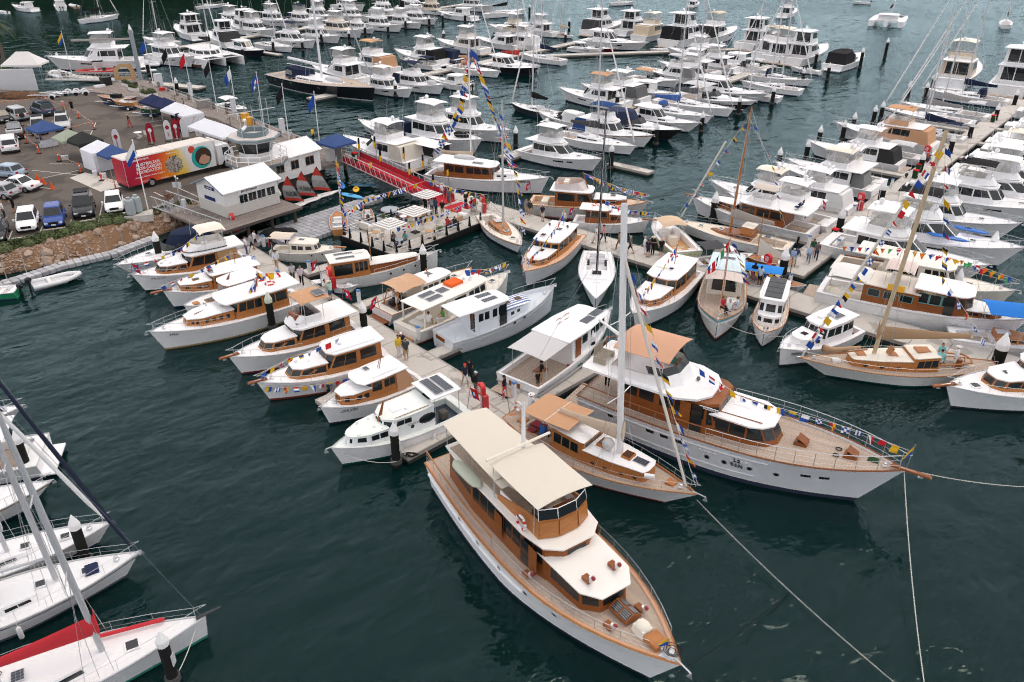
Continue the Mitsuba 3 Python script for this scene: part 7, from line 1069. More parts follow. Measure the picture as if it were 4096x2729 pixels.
# ---------------------------------------------------------------- vehicles
def car(x,y,deg,label,col,kind='suv',cat='car',plate=(.6,.6,.55)):
 L,H,hl,rl,wd,zb={'suv':(4.35,1.62,1.05,.25,.90,.95),'hatch':(4.3,1.48,1.1,.30,.88,.92),'sedan':(4.7,1.45,1.25,.95,.90,.90),'4wd':(4.85,1.85,1.25,.10,.97,1.10),'van':(5.0,1.75,1.0,.15,.98,1.05),'ute':(5.2,1.78,1.25,2.1,.93,1.0)}[kind]
 t=Thing('parked_car',label,cat,x,y,Z,deg);h=L/2
 def ring(q,w,lo,top,k=.80):return[(q,-w*.86,lo),(q,-w,lo+.16),(q,-w,top-.22),(q,-w*k-.02,top),(q,w*k+.02,top),(q,w,top-.22),(q,w,lo+.16),(q,w*.86,lo)]
 st=[(-h,wd*.84,.42,zb*.82),(-h+.10,wd*.94,.30,zb*.97),(-h+.6,wd,.24,zb),(0,wd,.22,zb),(h-hl,wd,.24,zb),(h-.45,wd*.95,.26,zb-.12),(h-.10,wd*.86,.32,zb-.24),(h,wd*.74,.42,zb-.34)]
 t.part('body',M().loft([ring(*s_)[::-1]for s_ in st]),GL,col,smooth=42)
 x0,x1=-h+.12+rl,h-hl;rf,ra=.75,.42 if kind not in('4wd','van','ute')else.18;w1,w2=wd*.93,wd*.74
 if kind=='sedan':ra=.75
 B4=[(x0,w1,zb-.03),(x1,w1,zb-.03),(x1,-w1,zb-.03),(x0,-w1,zb-.03)];T4=[(x0+ra,w2,H),(x1-rf,w2,H),(x1-rf,-w2,H),(x0+ra,-w2,H)]
 m=M();m.loft([B4,[(a[0]*.15+b_[0]*.85,a[1]*.15+b_[1]*.85,a[2]*.12+b_[2]*.88)for a,b_ in zip(B4,T4)],[(a[0],a[1]*.96,a[2])for a in T4]]);ck=t.part('cabin',m,GL,col,smooth=50)
 t.part('roof',M().loft([[(a[0]+(.02 if a[0]>0 else-.02),a[1]*1.0,H-.02)for a in T4],[(a[0],a[1]*.97,H+.02)for a in T4],[(a[0]*.8+(x0+x1)*.1,a[1]*.7,H+.05)for a in T4]]),GL,col,smooth=60)
 def pane(i,j,u0,u1,v0=.14,v1=.84,n='window'):
  A,Bq,C,Dq=[np.array(q)for q in(B4[i],B4[j],T4[j],T4[i])];f=lambda u,v:(A*(1-u)+Bq*u)*(1-v)+(Dq*(1-u)+C*u)*v;q=np.array([f(u0,v0),f(u1,v0),f(u1,v1),f(u0,v1)]);nn=np.cross(q[1]-q[0],q[2]-q[0]);nn/=np.linalg.norm(nn);o_=q.mean(0)-np.array([(x0+x1)/2,0,1.2])
  if nn.dot(o_)<0:nn=-nn;q=q[::-1]
  t.part(n,M().plate(q+nn*.012,.008),GS,parent=None)
 for i,j in((0,1),(2,3)):
  for u0,u1 in((.05,.34),(.37,.66),(.69,.95))if i==0 else((.05,.31),(.34,.63),(.66,.95)):pane(i,j,u0,u1)
 pane(1,2,.05,.95,.10,.92,'windscreen');pane(3,0,.07,.93,.12,.88,'rear_window')
 for wx in(-h+.85,h-.88):
  for s_ in(1,-1):
   wk=t.part('wheel',M().tube([(wx,s_*(wd-.20),.33),(wx,s_*(wd+.012),.33)],.335,14),MT,BLACK);t.part('rim',M().tube([(wx,s_*(wd+.0),.33),(wx,s_*(wd+.022),.33)],.21,10),ME,parent=wk)
 for s_ in(1,-1):
  t.part('headlight',M().box((h-.10,s_*wd*.62,zb-.36),(.20,.34,.14)),PA,(.62,.64,.66));t.part('tail_light',M().box((-h+.06,s_*wd*.72,zb-.10),(.14,.26,.16)),PA,(.35,.015,.015));t.part('mirror',M().box((x1-.35,s_*(wd+.10),zb+.06),(.12,.2,.14)),GL,col)
 t.part('grille',M().box((h-.03,0,.62),(.10,wd*.95,.20)),MT,BLACK);t.part('number_plate',M().box((h+.02,0,.46),(.03,.38,.12)),PA,WHITE);t.part('number_plate',M().box((-h-.01,0,.62),(.03,.38,.12)),PA,plate);t.part('bumper',M().box((-h+.02,0,.40),(.14,wd*1.7,.16)),MT,DARK)
 if kind=='4wd':t.part('spare_wheel' if 'spare' in label else 'roof_rack',M().tube([(-h-.02,.1,.95),(-h-.2,.1,.95)],.33,12)if 'spare' in label else M().box((x0+1.0,0,H+.09),(1.4,wd*1.3,.05)),MT,DARK)
 if kind=='ute':t.part('tray',M().box((-h+1.0,0,.98),(1.95,wd*1.92,.06)).box((-h+.04,0,1.12),(.05,wd*1.9,.28)).box((-h+1.0,wd*.95,1.12),(1.95,.05,.28)).box((-h+1.0,-wd*.95,1.12),(1.95,.05,.28)),PA,LGREY);t.part('headboard',M().box((-h+1.98,0,1.5),(.05,wd*1.7,.7)),PA,(.42,.43,.44))
 return t
HS=-65.5
for lab,q,dg,col,kind in[('white compact crossover in the front row of parked cars',(-45.48,70.83),HS,WHITE,'suv'),('bright blue crossover in the front row of parked cars',(-43.58,72.03),HS,(.015,.055,.26),'suv'),('large black four wheel drive with roof rails in the front row',(-42.04,74.69),HS,(.012,.013,.016),'4wd'),('white hatchback nearest the gas tanks',(-39.63,75.96),HS,WHITE,'hatch'),('black car cut off at the left edge of the front row',(-46.83,68.01),HS,(.013,.013,.015),'suv'),('white sedan seen from behind, nearest the orange cones',(-52.30,81.78),168,WHITE,'sedan'),('silver hatchback at the left edge in front of the white sedan',(-53.04,79.42),168,(.33,.34,.36),'hatch'),('pale blue hatchback beyond the white sedan',(-56.03,86.21),165,(.28,.36,.46),'hatch'),('dark blue people mover with roof rails, farthest of the parked cars',(-67.5,116.0),140,(.022,.05,.10),'4wd'),('silver small off-roader with a spare wheel on its tailgate',(-69.6,112.9),140,(.38,.39,.40),'4wd'),('silver four wheel drive facing the camera behind the blue gazebo',(-60.6,108.0),-63,(.48,.49,.50),'4wd'),('silver wagon half hidden under the blue gazebo',(-62.7,105.9),-63,(.42,.42,.42),'4wd'),('black utility with silver tray next to the blue gazebo',(-64.6,103.7),118,(.014,.014,.016),'ute'),('white people mover seen from behind at the left',(-61.8,97.3),120,WHITE,'van'),('black car at the left edge beside the silver off-roader',(-71.0,111.6),-40,(.018,.018,.02),'suv')]:car(q[0],q[1],dg,lab,col,kind)
# the lorry with the printed sides
def wrap_fn(p,n,uv):
 u,v=uv.x,uv.y;c=mikit.mix((.40,.012,.045),(.62,.05,.03),mikit.smoothstep(0,3.2,u-.5*v));c=mikit.mix(c,(.74,.22,.02),mikit.smoothstep(2.4,4.6,u-.4*v));c=mikit.mix(c,(.74,.52,.06),mikit.smoothstep(4.6,6.6,u));return mikit.mix(c,(.72,.72,.72),mikit.smoothstep(6.4,7.9,u+.3*v))
scene['lorry_wrap']=pr(mikit.proc(wrap_fn),.3)
t=Thing('lorry','white articulated lorry with orange and red printed side reading Australian Skin Cancer Foundation','truck',-40.23,80.83,Z,50.2);BW,LB=2.45,10.4
t.part('cargo_box',M().box((LB/2,BW/2,2.0),(LB,BW,2.85)),PA,(.70,.69,.68));t.part('roof_panel',M().box((2.5,BW/2,3.45),(4.9,BW-.1,.05)).box((7.7,BW/2,3.45),(5.2,BW-.1,.05)),MT,(.60,.55,.51));m=M().add([(.02,-.012,.58),(LB-.02,-.012,.58),(LB-.02,-.012,3.36),(.02,-.012,3.36)],[(0,1,2,3)]);k=put(t.key+'__printed_side',m,'lorry_wrap',tw=t.tw,uv=np.array([(0,0),(LB,0),(LB,2.8),(0,2.8)]));m=M().add([(-.012,.02,.58),(-.012,BW-.02,.58),(-.012,BW-.02,3.36),(-.012,.02,3.36)],[(0,3,2,1)]);put(t.key+'__printed_rear',m,'lorry_wrap',tw=t.tw,uv=np.array([(1.2,2.4),(2.6,2.4),(1.2,0),(.4,0)])[[0,1,2,3]])
tx=M()
for s_,hh,x_,z_ in(('#getaskincheck',.20,1.75,3.05),('AUSTRALIAN',.30,2.55,2.45),('SKIN CANCER',.30,2.62,2.05),('FOUNDATION',.30,2.58,1.65),('Advocacy | Education | Research | Support',.12,2.6,1.25),('in memory of',.13,5.3,3.05),('OUR SPONSORS',.09,4.1,.66),('DONATE TODAY',.10,2.0,.75)):tx.text(s_,hh,(x_,-.014,z_),(1,0,0),(0,0,1),.006)
t.part('lettering',tx,MT,(.74,.74,.74));m=M();r=np.random.default_rng(4)
for i in range(10):
 for j in range(11):
  a_,b_=4.55+.175*j,1.0+.185*i
  if((a_-5.45)/.98)**2+((b_-1.85)/.95)**2<1+.2*(r.random()-.5):g=r.uniform(.08,.5);m.box((a_,-.022,b_),(.155,.012,.165),col=(g,g,g)).box((a_,-.029,b_-.01),(.07,.006,.09),col=(g*.4,)*3)
t.part('photo_mosaic',m,MT);g=np.linspace(0,2*np.pi,33)[:-1];disc=lambda cx,cz,r1,y_:[(cx+r1*math.cos(a),y_,cz+r1*math.sin(a))for a in g]
t.part('teal_ring',M().loft([disc(8.75,1.9,1.22,-.014),disc(8.75,1.9,1.2,-.022)]),MT,(.03,.36,.31));t.part('portrait_disc',M().loft([disc(8.95,1.95,.98,-.023),disc(8.95,1.95,.96,-.028)]),MT,(.05,.035,.03));t.part('portrait_figure',M().loft([[(x_,-.029,z_)for x_,z_ in((8.3,1.35),(8.9,1.05),(9.55,1.2),(9.75,1.75),(9.35,1.95),(9.2,2.25),(8.85,2.2),(8.8,1.85),(8.4,1.7))],[(x_,-.034,z_)for x_,z_ in((8.3,1.35),(8.9,1.05),(9.55,1.2),(9.75,1.75),(9.35,1.95),(9.2,2.25),(8.85,2.2),(8.8,1.85),(8.4,1.7))]]),MT,(.50,.28,.19));t.part('portrait_hair',M().loft([disc(9.05,2.45,.36,-.030),disc(9.05,2.45,.33,-.036)]),MT,(.07,.035,.02));t.part('red_badge',M().loft([disc(7.7,2.95,.40,-.014),disc(7.7,2.95,.38,-.02)]),MT,(.60,.07,.05))
t.part('lorry_cab',M().loft([[(LB+.35,.08,.55),(LB+2.35,.10,.55),(LB+2.35,BW-.10,.55),(LB+.35,BW-.08,.55)],[(LB+.35,.05,1.45),(LB+2.42,.08,1.45),(LB+2.42,BW-.08,1.45),(LB+.35,BW-.05,1.45)],[(LB+.35,.12,2.7),(LB+1.9,.16,2.7),(LB+1.9,BW-.16,2.7),(LB+.35,BW-.12,2.7)]]),GL,(.66,.66,.67));t.part('windscreen',M().plate([(LB+2.41,.2,1.5),(LB+2.41,BW-.2,1.5),(LB+1.98,BW-.3,2.58),(LB+1.98,.3,2.58)],.012),GS);t.part('side_window',M().plate([(LB+1.05,.035,1.5),(LB+2.1,.055,1.5),(LB+1.75,.12,2.4),(LB+1.05,.09,2.4)],.012),GS);t.part('wind_deflector',M().loft([[(LB+.4,.3,2.7),(LB+1.7,.4,2.7),(LB+1.7,BW-.4,2.7),(LB+.4,BW-.3,2.7)],[(LB+.4,.35,3.35),(LB+.6,.45,3.35),(LB+.6,BW-.45,3.35),(LB+.4,BW-.35,3.35)]]),PA,WHITE);t.part('chassis',M().box((LB/2+.8,BW/2,.52),(LB+1.8,1.6,.25)),MT,DARK)
for wx in(2.6,LB+1.3):
 for yy,s_ in((.0,-1),(BW,1)):wk=t.part('wheel',M().tube([(wx,yy+(.35 if s_<0 else-.35),.48),(wx,yy+s_*.02,.48)],.48,16),MT,BLACK);t.part('rim',M().tube([(wx,yy,.48),(wx,yy+s_*.035,.48)],.27,12),ME,parent=wk)
 # ---------------------------------------------------------------- tents, banners, cones
def gazebo(x,y,deg,w,d,label,col,h=2.25,rise=1.0,walls=(),z=Z,table=False,valance=.25):
 t=Thing('gazebo',label,'marquee',x,y,z,deg);n=5;c4=[(-w/2,-d/2),(w/2,-d/2),(w/2,d/2),(-w/2,d/2)];k=max(w,d)/2-min(w,d)/2;ra=(-k,0)if w>d else(0,-k);rb=(k,0)if w>d else(0,k)
 m=M();rings=[]
 for i in range(n):
  q=i/(n-1);f=(1-q)**1.15;rings.append([((ra if(cx<0 if w>d else cy<0)else rb)[0]*(1-f)+cx*f,(ra if(cx<0 if w>d else cy<0)else rb)[1]*(1-f)+cy*f,h+rise*q+.05*math.sin(q*3.1))for cx,cy in c4])
 lowr=[(cx*1.01,cy*1.01,h-valance)for cx,cy in c4];m.loft([lowr]+[[(p[0]+(1e-3 if i==n-1 else 0)*j,p[1],p[2])for j,p in enumerate(g)]for i,g in enumerate(rings)],cap=False);t.part('canopy',m,MT,col)
 for cx,cy in c4:t.part('leg',M().tube([(cx*.98,cy*.98,0),(cx*.98,cy*.98,h)],.03,4),ME)
 for wl in walls:a,b_=c4[wl],c4[(wl+1)%4];t.part('side_wall',M().loft([[(a[0],a[1],.1),(b_[0],b_[1],.1)],[(a[0],a[1],h-.1),(b_[0],b_[1],h-.1)]],cap=False,closed=False),MT,tuple(np.array(col)*.95))
 if table:tk=single('trestle_table',M().box((0,0,.38),(1.8,.8,.74),taper=.97),MT,'trestle table under a white cloth beneath '+label,'table',(.62,.62,.66),x,y,z,deg)
 return t
BG=(.045,.085,.22)
gazebo(*(-57.9,99.0),52,3.2,3.2,'mid blue pop-up gazebo at the left of the car park',BG,table=True);gazebo(*(-52.7,94.6),50,3,3,'pale sage green gazebo beside the charcoal one',(.30,.34,.27));gazebo(*(-50.4,93.4),52,3.0,3.2,'charcoal grey gazebo with a white side wall',(.028,.03,.03),walls=(0,));gazebo(*(-46.9,89.7),50,3.1,3.1,'white gazebo with white side walls left of the lorry',(.70,.71,.76),walls=(0,3),table=True);gazebo(*(-44.52,87.83),50,2.6,2.6,'smaller mid blue gazebo tucked behind the lorry',BG)
gazebo(*(-50.4,114.2),-40,3.0,3.0,'navy gazebo, farther of the navy pair by the wharf',(.018,.026,.075));gazebo(*(-48.0,112.1),-40,3.0,3.0,'navy gazebo, nearer of the navy pair by the wharf',(.018,.026,.075));gazebo(*(-44.3,108.2),-40,5.8,3.0,'long white marquee next to the navy gazebos',(.70,.71,.76),walls=(1,));gazebo(*(-36.5,98.4),-42,8.2,3.2,'longest white marquee running behind the lorry',(.70,.71,.76));gazebo(*(-20.5,92.3),50,3.3,3.3,'mid blue gazebo beside the weatherboard office at the gangway head',BG,z=1.95)
def banner(x,y,label,col,deg=20,txt=None):
 t=Thing('feather_banner',label,'banner',x,y,Z,deg);g=np.linspace(0,np.pi,9);o=[(-.40,.25),(.40,.25),(.42,1.9)]+[(.42*math.cos(a),1.9+.8*math.sin(a))for a in g[1:-1]]+[(-.42,1.9)]
 t.part('cloth',M().loft([[(p,.0,q)for p,q in o],[(p,.02,q)for p,q in o]]),MT,col);t.part('pole',M().tube([(-.42,.01,0),(-.44,.01,2.0),(-.3,.01,2.55),(0,.01,2.75)],.02,4),MT,BLACK);t.part('base',M().box((-.2,0,.03),(.7,.5,.05)),MT,DARK)
 if txt:t.part('emblem',M().ball((0,-.02,1.75),(.24,.015,.28),8).text(txt,.16,(.06,-.012,.85),(0,0,1),(-1,0,0),.005),MT,WHITE if col[1]<.3 else(.35,.03,.04))
for q,lab,col,txt in[((-48.3,96.8),'white feather banner with navy lettering beside the charcoal gazebo',(.66,.67,.70),'International'),((-45.4,99.9),'crimson feather banner nearest the lorry roof',(.30,.015,.03),'SKIN CANCER'),((-43.8,101.4),'tall white feather banner left of the second crimson one',(.66,.66,.68),'check'),((-43.0,102.0),'crimson feather banner between two white ones',(.30,.015,.03),'SKIN CANCER'),((-42.1,102.5),'white feather banner right of the crimson pair',(.66,.66,.68),None),((-40.6,103.1),'white feather banner with red emblem near the marquee',(.66,.62,.62),'skin'),((-39.3,102.6),'white feather banner half hidden by the lorry cab',(.66,.66,.68),None)]:banner(q[0],q[1],lab,col,txt=txt)
for i,q in enumerate([(-52.05,84.99),(-50.62,83.54),(-48.97,82.06),(-54.09,86.24)]):t=Thing('traffic_cone',['orange traffic cone, second from the yellow chain','orange traffic cone in the middle of the row of three','orange traffic cone nearest the camera','orange cone beside the pale blue car'][i],'traffic cone',q[0],q[1],Z);t.part('cone',M().lathe([(.19,.04),(.03,.75)],10),MT,(.72,.10,.02),smooth=30);t.part('base',M().box((0,0,.02),(.45,.45,.04)),MT,(.60,.08,.02))
BP=[(-61.4,100.2),(-57.4,95.5),(-61.2,113.6),(-56.2,107.3),(-53.3,92.2),(-48.69,87.84),(-45.04,84.93),(-41.95,81.50),(-70.5,122.8),(-76.6,119.5)]
bl=['by the white people mover','below the blue gazebo','nearest the far walkers','by the pale parking bays','by the plastic tubs','left of the white gazebo','behind the white gazebo','at the rear of the lorry','by the dark blue people mover','at the left edge']
for q,l in zip(BP,bl):t=Thing('bollard','orange plastic bollard with white band '+l,'bollard',q[0],q[1],Z);t.part('post',M().lathe([(.08,.05),(.06,1.1),(.03,1.15)],8),MT,(.70,.09,.03));t.part('band',M().lathe([(.078,.75),(.074,.9)],8),MT,WHITE);t.part('base',M().box((0,0,.03),(.5,.5,.06)),MT,BLACK)
for a_,b_,n,l in((0,1,7,'left of the blue gazebo'),(2,3,7,'between the far bollards'),(8,2,13,'past the dark blue people mover'),(9,8,12,'along the back of the car park'),(4,5,7,'past the plastic tubs'),(6,7,6,'at the rear of the lorry'),(3,0,13,'across the blue gazebo front')):flag_line([(*BP[a_],Z+1.05),(*BP[b_],Z+1.05)],n,'orange warning pennants between bollards '+l,.20,sag=.18,kinds=['or']*30,shape='tri')
# ---------------------------------------------------------------- wharf, buildings, gangways
WO=[(-64.1,141.8),(-52.4,127.9),(-43.1,118.2),(-36.4,111.1),(-28.6,101.4),(-18.0,93.6)];WI=[(-22.5,89.5),(-29.0,99.6),(-34.4,104.5),(-41.5,112.8),(-58.6,127.2),(-66.4,130.2),(-70.5,134)]
pl=[np.array(p)for p in WO+WI];wv=M().prism(pl,1.55,1.93);aw=R(-48);v_=wv.arr()[0];struct('wharf',wv,'wharf_wood',uv=np.stack([v_[:,0]*math.cos(aw)+v_[:,1]*math.sin(aw),-v_[:,0]*math.sin(aw)+v_[:,1]*math.cos(aw)],1))
wd=np.array(WO);L_=np.r_[0,np.cumsum(np.linalg.norm(np.diff(wd,axis=0),axis=1))]
for s_ in np.arange(1,L_[-1],4.2):q=[np.interp(s_,L_,wd[:,k])for k in(0,1)];single('wharf_pile',M().lathe([(.22,-3),(.22,2.7),(.05,2.85)],9),'wharf_wood','weathered timber pile along the outer edge of the wharf','pile',x=q[0],y=q[1],group='timber piles along the wharf')
m=M();pts=[np.array([np.interp(s_,L_,wd[:,k])for k in(0,1)])for s_ in np.arange(6,L_[-1],1.6)]
for q in pts:m.tube([(q[0]-.2,q[1]-.2,1.93),(q[0]-.2,q[1]-.2,2.95)],.022,4)
for zz in(2.95,2.45):m.tube([(q[0]-.2,q[1]-.2,zz)for q in pts],.022,4)
single('wharf_railing',m,ME,'galvanised railing along the outer edge of the timber wharf','railing')
def windows(t,par,x0,y0,ux,uy,items,z0,z1,frame=(.45,.33,.24)):
 for a,w in items:q=[(x0+ux*a,y0+uy*a,z0),(x0+ux*(a+w),y0+uy*(a+w),z0),(x0+ux*(a+w),y0+uy*(a+w),z1),(x0+ux*a,y0+uy*a,z1)];k=t.part('window',M().plate(q,.03),PA,frame,parent=par);m=M();c=np.array(q);n=np.cross(c[1]-c[0],c[2]-c[0]);n/=np.linalg.norm(n);e=lambda u0,u1:[c[0]+(c[1]-c[0])*u0+(c[3]-c[0])*.08+n*.032,c[0]+(c[1]-c[0])*u1+(c[3]-c[0])*.08+n*.032,c[0]+(c[1]-c[0])*u1+(c[3]-c[0])*.92+n*.032,c[0]+(c[1]-c[0])*u0+(c[3]-c[0])*.92+n*.032];t.part('pane',M().plate(e(.05,.48),.008),GS,parent=k);t.part('pane',M().plate(e(.52,.95),.008),GS,parent=k)
def hut(name,label,x,y,deg,L,W,h,z0,roofc,wallc,over=.35,rise=1.0,skirt=None):
 """A weatherboard hut, ridge along x; x, y is its front left corner, the front faces -y."""
 t=Thing(name,label,'building',x,y,z0,deg);wk=t.part('wall',M().loft([[(0,0,0),(L,0,0),(L,W,0),(0,W,0)],[(0,0,h),(L,0,h),(L,W,h),(0,W,h)]]).add([(0,0,h),(0,W,h),(0,W/2,h+rise*.93),(L,0,h),(L,W,h),(L,W/2,h+rise*.93)],[(0,2,1),(3,4,5)]),PA,wallc)
 for i in range(int(h/.19)):
  z_=.03+.19*i
  if skirt is None or z_<skirt:t.part('board',M().loft([[(-.025,-.028,z_),(L+.025,-.028,z_),(L+.025,-.012,z_+.175),(-.025,-.012,z_+.175)],[(-.025,.01,z_),(L+.025,.01,z_),(L+.025,.01,z_+.175),(-.025,.01,z_+.175)]]).loft([[(-.028,0,z_),(-.028,W,z_),(-.012,W,z_+.175),(-.012,0,z_+.175)],[(0,0,z_),(0,W,z_),(0,W,z_+.175),(0,0,z_+.175)]]),MT,(.50,.49,.46)if skirt else(.68,.68,.68),parent=wk)
 rk=t.part('roof',M().loft([[(-over,-over,h-.12),(L+over,-over,h-.12),(L+over,W/2,h+rise),(-over,W/2,h+rise)],[(-over,-over,h-.04),(L+over,-over,h-.04),(L+over,W/2,h+rise+.08),(-over,W/2,h+rise+.08)]]).loft([[(-over,W+over,h-.12),(-over,W/2,h+rise),(L+over,W/2,h+rise),(L+over,W+over,h-.12)],[(-over,W+over,h-.04),(-over,W/2,h+rise+.08),(L+over,W/2,h+rise+.08),(L+over,W+over,h-.04)]]),PA,roofc)
 t.part('roof_ribs',M().tube([(-over,W/2,h+rise+.07),(L+over,W/2,h+rise+.07)],.06,5),PA,roofc,parent=rk)
 for o in((-over,W/2,h+rise),(L+over,W/2,h+rise)):t.part('fascia',M().tube([(o[0],-over,h-.12),o,(o[0],W+over,h-.12)],.085,4),PA,(.13,.18,.22),parent=rk)
 return t,wk
t,wk=hut('harbour_office','white weatherboard brokerage office with white gable roof above the rubble bank',-27.35,72.75,50.3,6.0,4.8,2.55,1.95,(.74,.74,.75),(.66,.66,.66),skirt=1.0)
windows(t,wk,0,-.03,1,0,[(1.5,.95),(2.5,.95),(3.5,1.0),(4.6,1.0)],1.0,1.95,(.66,.66,.66));t.part('sign_board',M().box((2.7,-.05,2.2),(2.4,.03,.34)),PA,WHITE);t.part('lettering',M().text('BROKERAGE',.22,(2.7,-.07,2.10),(1,0,0),(0,0,1),.01),MT,DARK);k=t.part('notice',M().box((-.04,2.4,2.5),(.03,1.6,.3)).box((-.04,2.6,1.45),(.03,1.8,.35)),MT,(.02,.03,.11));t.part('lettering',M().text('BOATSHED',.14,(-.06,2.4,2.44),(0,-1,0),(0,0,1),.006),MT,WHITE)
single('office_deck',M().box((2.6,1.6,1.78),(9.6,8.6,.26)),'wharf_wood','weathered timber deck on piles under the brokerage office','deck',x=-27.8,y=72.3,deg=50.3)
t=Thing('deck_piles','dark timber piles carrying the office deck over the water','pile',-27.8,72.3,0,50.3)
for i in range(4):
 for j in range(3):t.part('pile',M().lathe([(.17,-3),(.17,1.7)],8,(-1.4+2.7*i,-2.2+3.6*j,0)),MT,(.06,.05,.04))
t,wk=hut('weatherboard_office','long white weatherboard office with three brown framed windows beside the tower',-25.7,83.3,53.0,6.6,4.4,2.5,1.95,(.74,.74,.75),(.68,.68,.68),over=.3,rise=.9);windows(t,wk,0,-.03,1,0,[(.5,1.1),(2.5,1.1),(4.5,1.25)],.95,2.0)
# the octagonal control tower
t=Thing('control_tower','octagonal white control tower with grey gallery, slanted windows and parapet roof','tower',-27.2,83.6,Z,22.5);oc=lambda r_,z_:[(r_*math.cos(R(45*i)),r_*math.sin(R(45*i)),z_)for i in range(8)]
t.part('base',M().loft([oc(2.0,0),oc(2.0,2.6)]),PA,(.32,.31,.30));gk=t.part('gallery',M().loft([oc(2.2,2.35),oc(3.25,2.55),oc(3.25,2.75),oc(2.9,2.76)]),PA,(.14,.18,.20));t.part('gallery_floor',M().loft([oc(3.15,2.765),oc(3.15,2.80)]),MT,(.33,.28,.25));ck=t.part('control_room',M().loft([oc(1.72,2.8),oc(1.72,3.75),oc(2.05,5.0)]),PA,(.60,.60,.60))
for i in range(8):
 a,b_,c,d=[np.array(q)for q in(oc(1.73,3.78)[i],oc(1.73,3.78)[(i+1)%8],oc(2.03,4.92)[(i+1)%8],oc(2.03,4.92)[i])];mid=(a+b_+c+d)/4;s_=lambda q:mid+(q-mid)*.93;t.part('window',M().plate([s_(a),s_(b_),s_(c),s_(d)],.02),GS,parent=ck)
rk=t.part('roof',M().loft([oc(2.05,5.0),oc(2.75,5.15),oc(2.75,5.38),oc(2.5,5.42)]),PA,(.16,.21,.23));t.part('roof_deck',M().loft([oc(2.6,5.425),oc(2.6,5.44)]),MT,(.50,.46,.44),parent=rk);pw=M();pw.loft([oc(1.6,5.44),oc(1.6,5.95),oc(1.45,5.95),oc(1.45,5.44)],cap=False);t.part('parapet',pw,PA,(.15,.20,.22),parent=rk);rl=M()
for zz in(3.3,3.8):rl.tube([*oc(3.15,zz),oc(3.15,zz)[0]],.045,5)
for i in range(8):a,b_=np.array(oc(3.15,2.8)[i]),np.array(oc(3.15,2.8)[(i+1)%8]);rl.tube([a,a+(0,0,1)],.045,5);rl.tube([(a+b_)/2,(a+b_)/2+(0,0,1)],.035,5)
t.part('gallery_railing',rl,PA,WHITE,parent=gk);m=M()
for i,(px,py,hh)in enumerate([(1.8,.3,3.6),(-.4,1.7,3.2),(-1.2,-1.2,2.6),(.9,-1.7,4.2),(.2,.2,3.0)]):m.tube([(px,py,5.4),(px,py,5.4+hh)],.025,4)
t.part('aerial',m,PA,LGREY);t.part('yard_arm',M().tube([(-2.2,.2,7.6),(2.6,.2,8.0)],.035,4),ME);t.part('dome_light',M().lathe([(.05,0),(.05,.6),(.2,.65),(.2,.8),(.02,.95)],8,(-.6,1.0,6.0)),PA,WHITE);t.part('camera',M().tube([(-.7,-.4,6.4),(-1.1,-.9,6.2)],.16,6),PA,WHITE);st=M()
for i in range(10):st.box((-2.6-.24*i,-1.6,2.6-.26*i),(.26,.9,.05))
t.part('stair',st,ME)
def gangway(name,label,ax,ay,az,bx,by,bz,w,floor,col,n,skirt=None,h=1.1):
 d=np.array([bx-ax,by-ay]);L=np.linalg.norm(d);t=Thing(name,label,'gangway',ax,ay,0,math.degrees(math.atan2(d[1],d[0])));zz=lambda q:az+(bz-az)*q/L
 t.part('floor',M().loft([[(0,-w/2,az-.12),(0,w/2,az-.12),(0,w/2,az),(0,-w/2,az)][::-1],[(L,-w/2,bz-.12),(L,w/2,bz-.12),(L,w/2,bz),(L,-w/2,bz)][::-1]]),*floor)
 for o in(1,-1):
  m=M();y=o*w/2;m.tube([(0,y,az+h),(L,y,bz+h)],.055,5);m.tube([(0,y,az),(L,y,bz)],.06,5);s_=L/n
  for i in range(n):x0,x1=s_*i,s_*(i+1);xm=(x0+x1)/2;m.tube([(x0,y,zz(x0)),(xm,y,zz(xm)+h),(x1,y,zz(x1))],.038,4)
  t.part('truss',m,PA,col)
  if skirt:t.part('red_cloth',M().loft([[(.1,y-o*.07,az+.03),(L-.1,y-o*.07,bz+.03)],[(.1,y-o*.07,az+h*.62),(L-.1,y-o*.07,bz+h*.62)]],cap=False,closed=False),MT,skirt)
 return t
gangway('red_carpet_gangway','aluminium truss gangway with a red carpet leading down to the floating cafe',-19.1,92.9,2.0,-7.0,81.2,.65,2.6,(MT,(.42,.025,.04)),(.50,.48,.48),18,skirt=(.42,.025,.04));single('red_carpet',M().box((0,0,.545),(2.2,2.6,.02)),MT,'red carpet mat at the foot of the gangway','carpet',(.42,.025,.04),-5.6,80.2,0,-44)
gangway('boarding_ramp','grey aluminium ramp with truss railings from the car park to the near pier',-35.5,77.0,1.9,-26.4,72.7,.62,2.0,(MT,(.26,.25,.25)),(.48,.48,.49),11);gangway('far_gangway','low aluminium truss gangway at the far end of the wharf',-80,141,1.9,-66,145.5,1.0,1.6,(MT,(.35,.35,.35)),(.5,.5,.5),12)
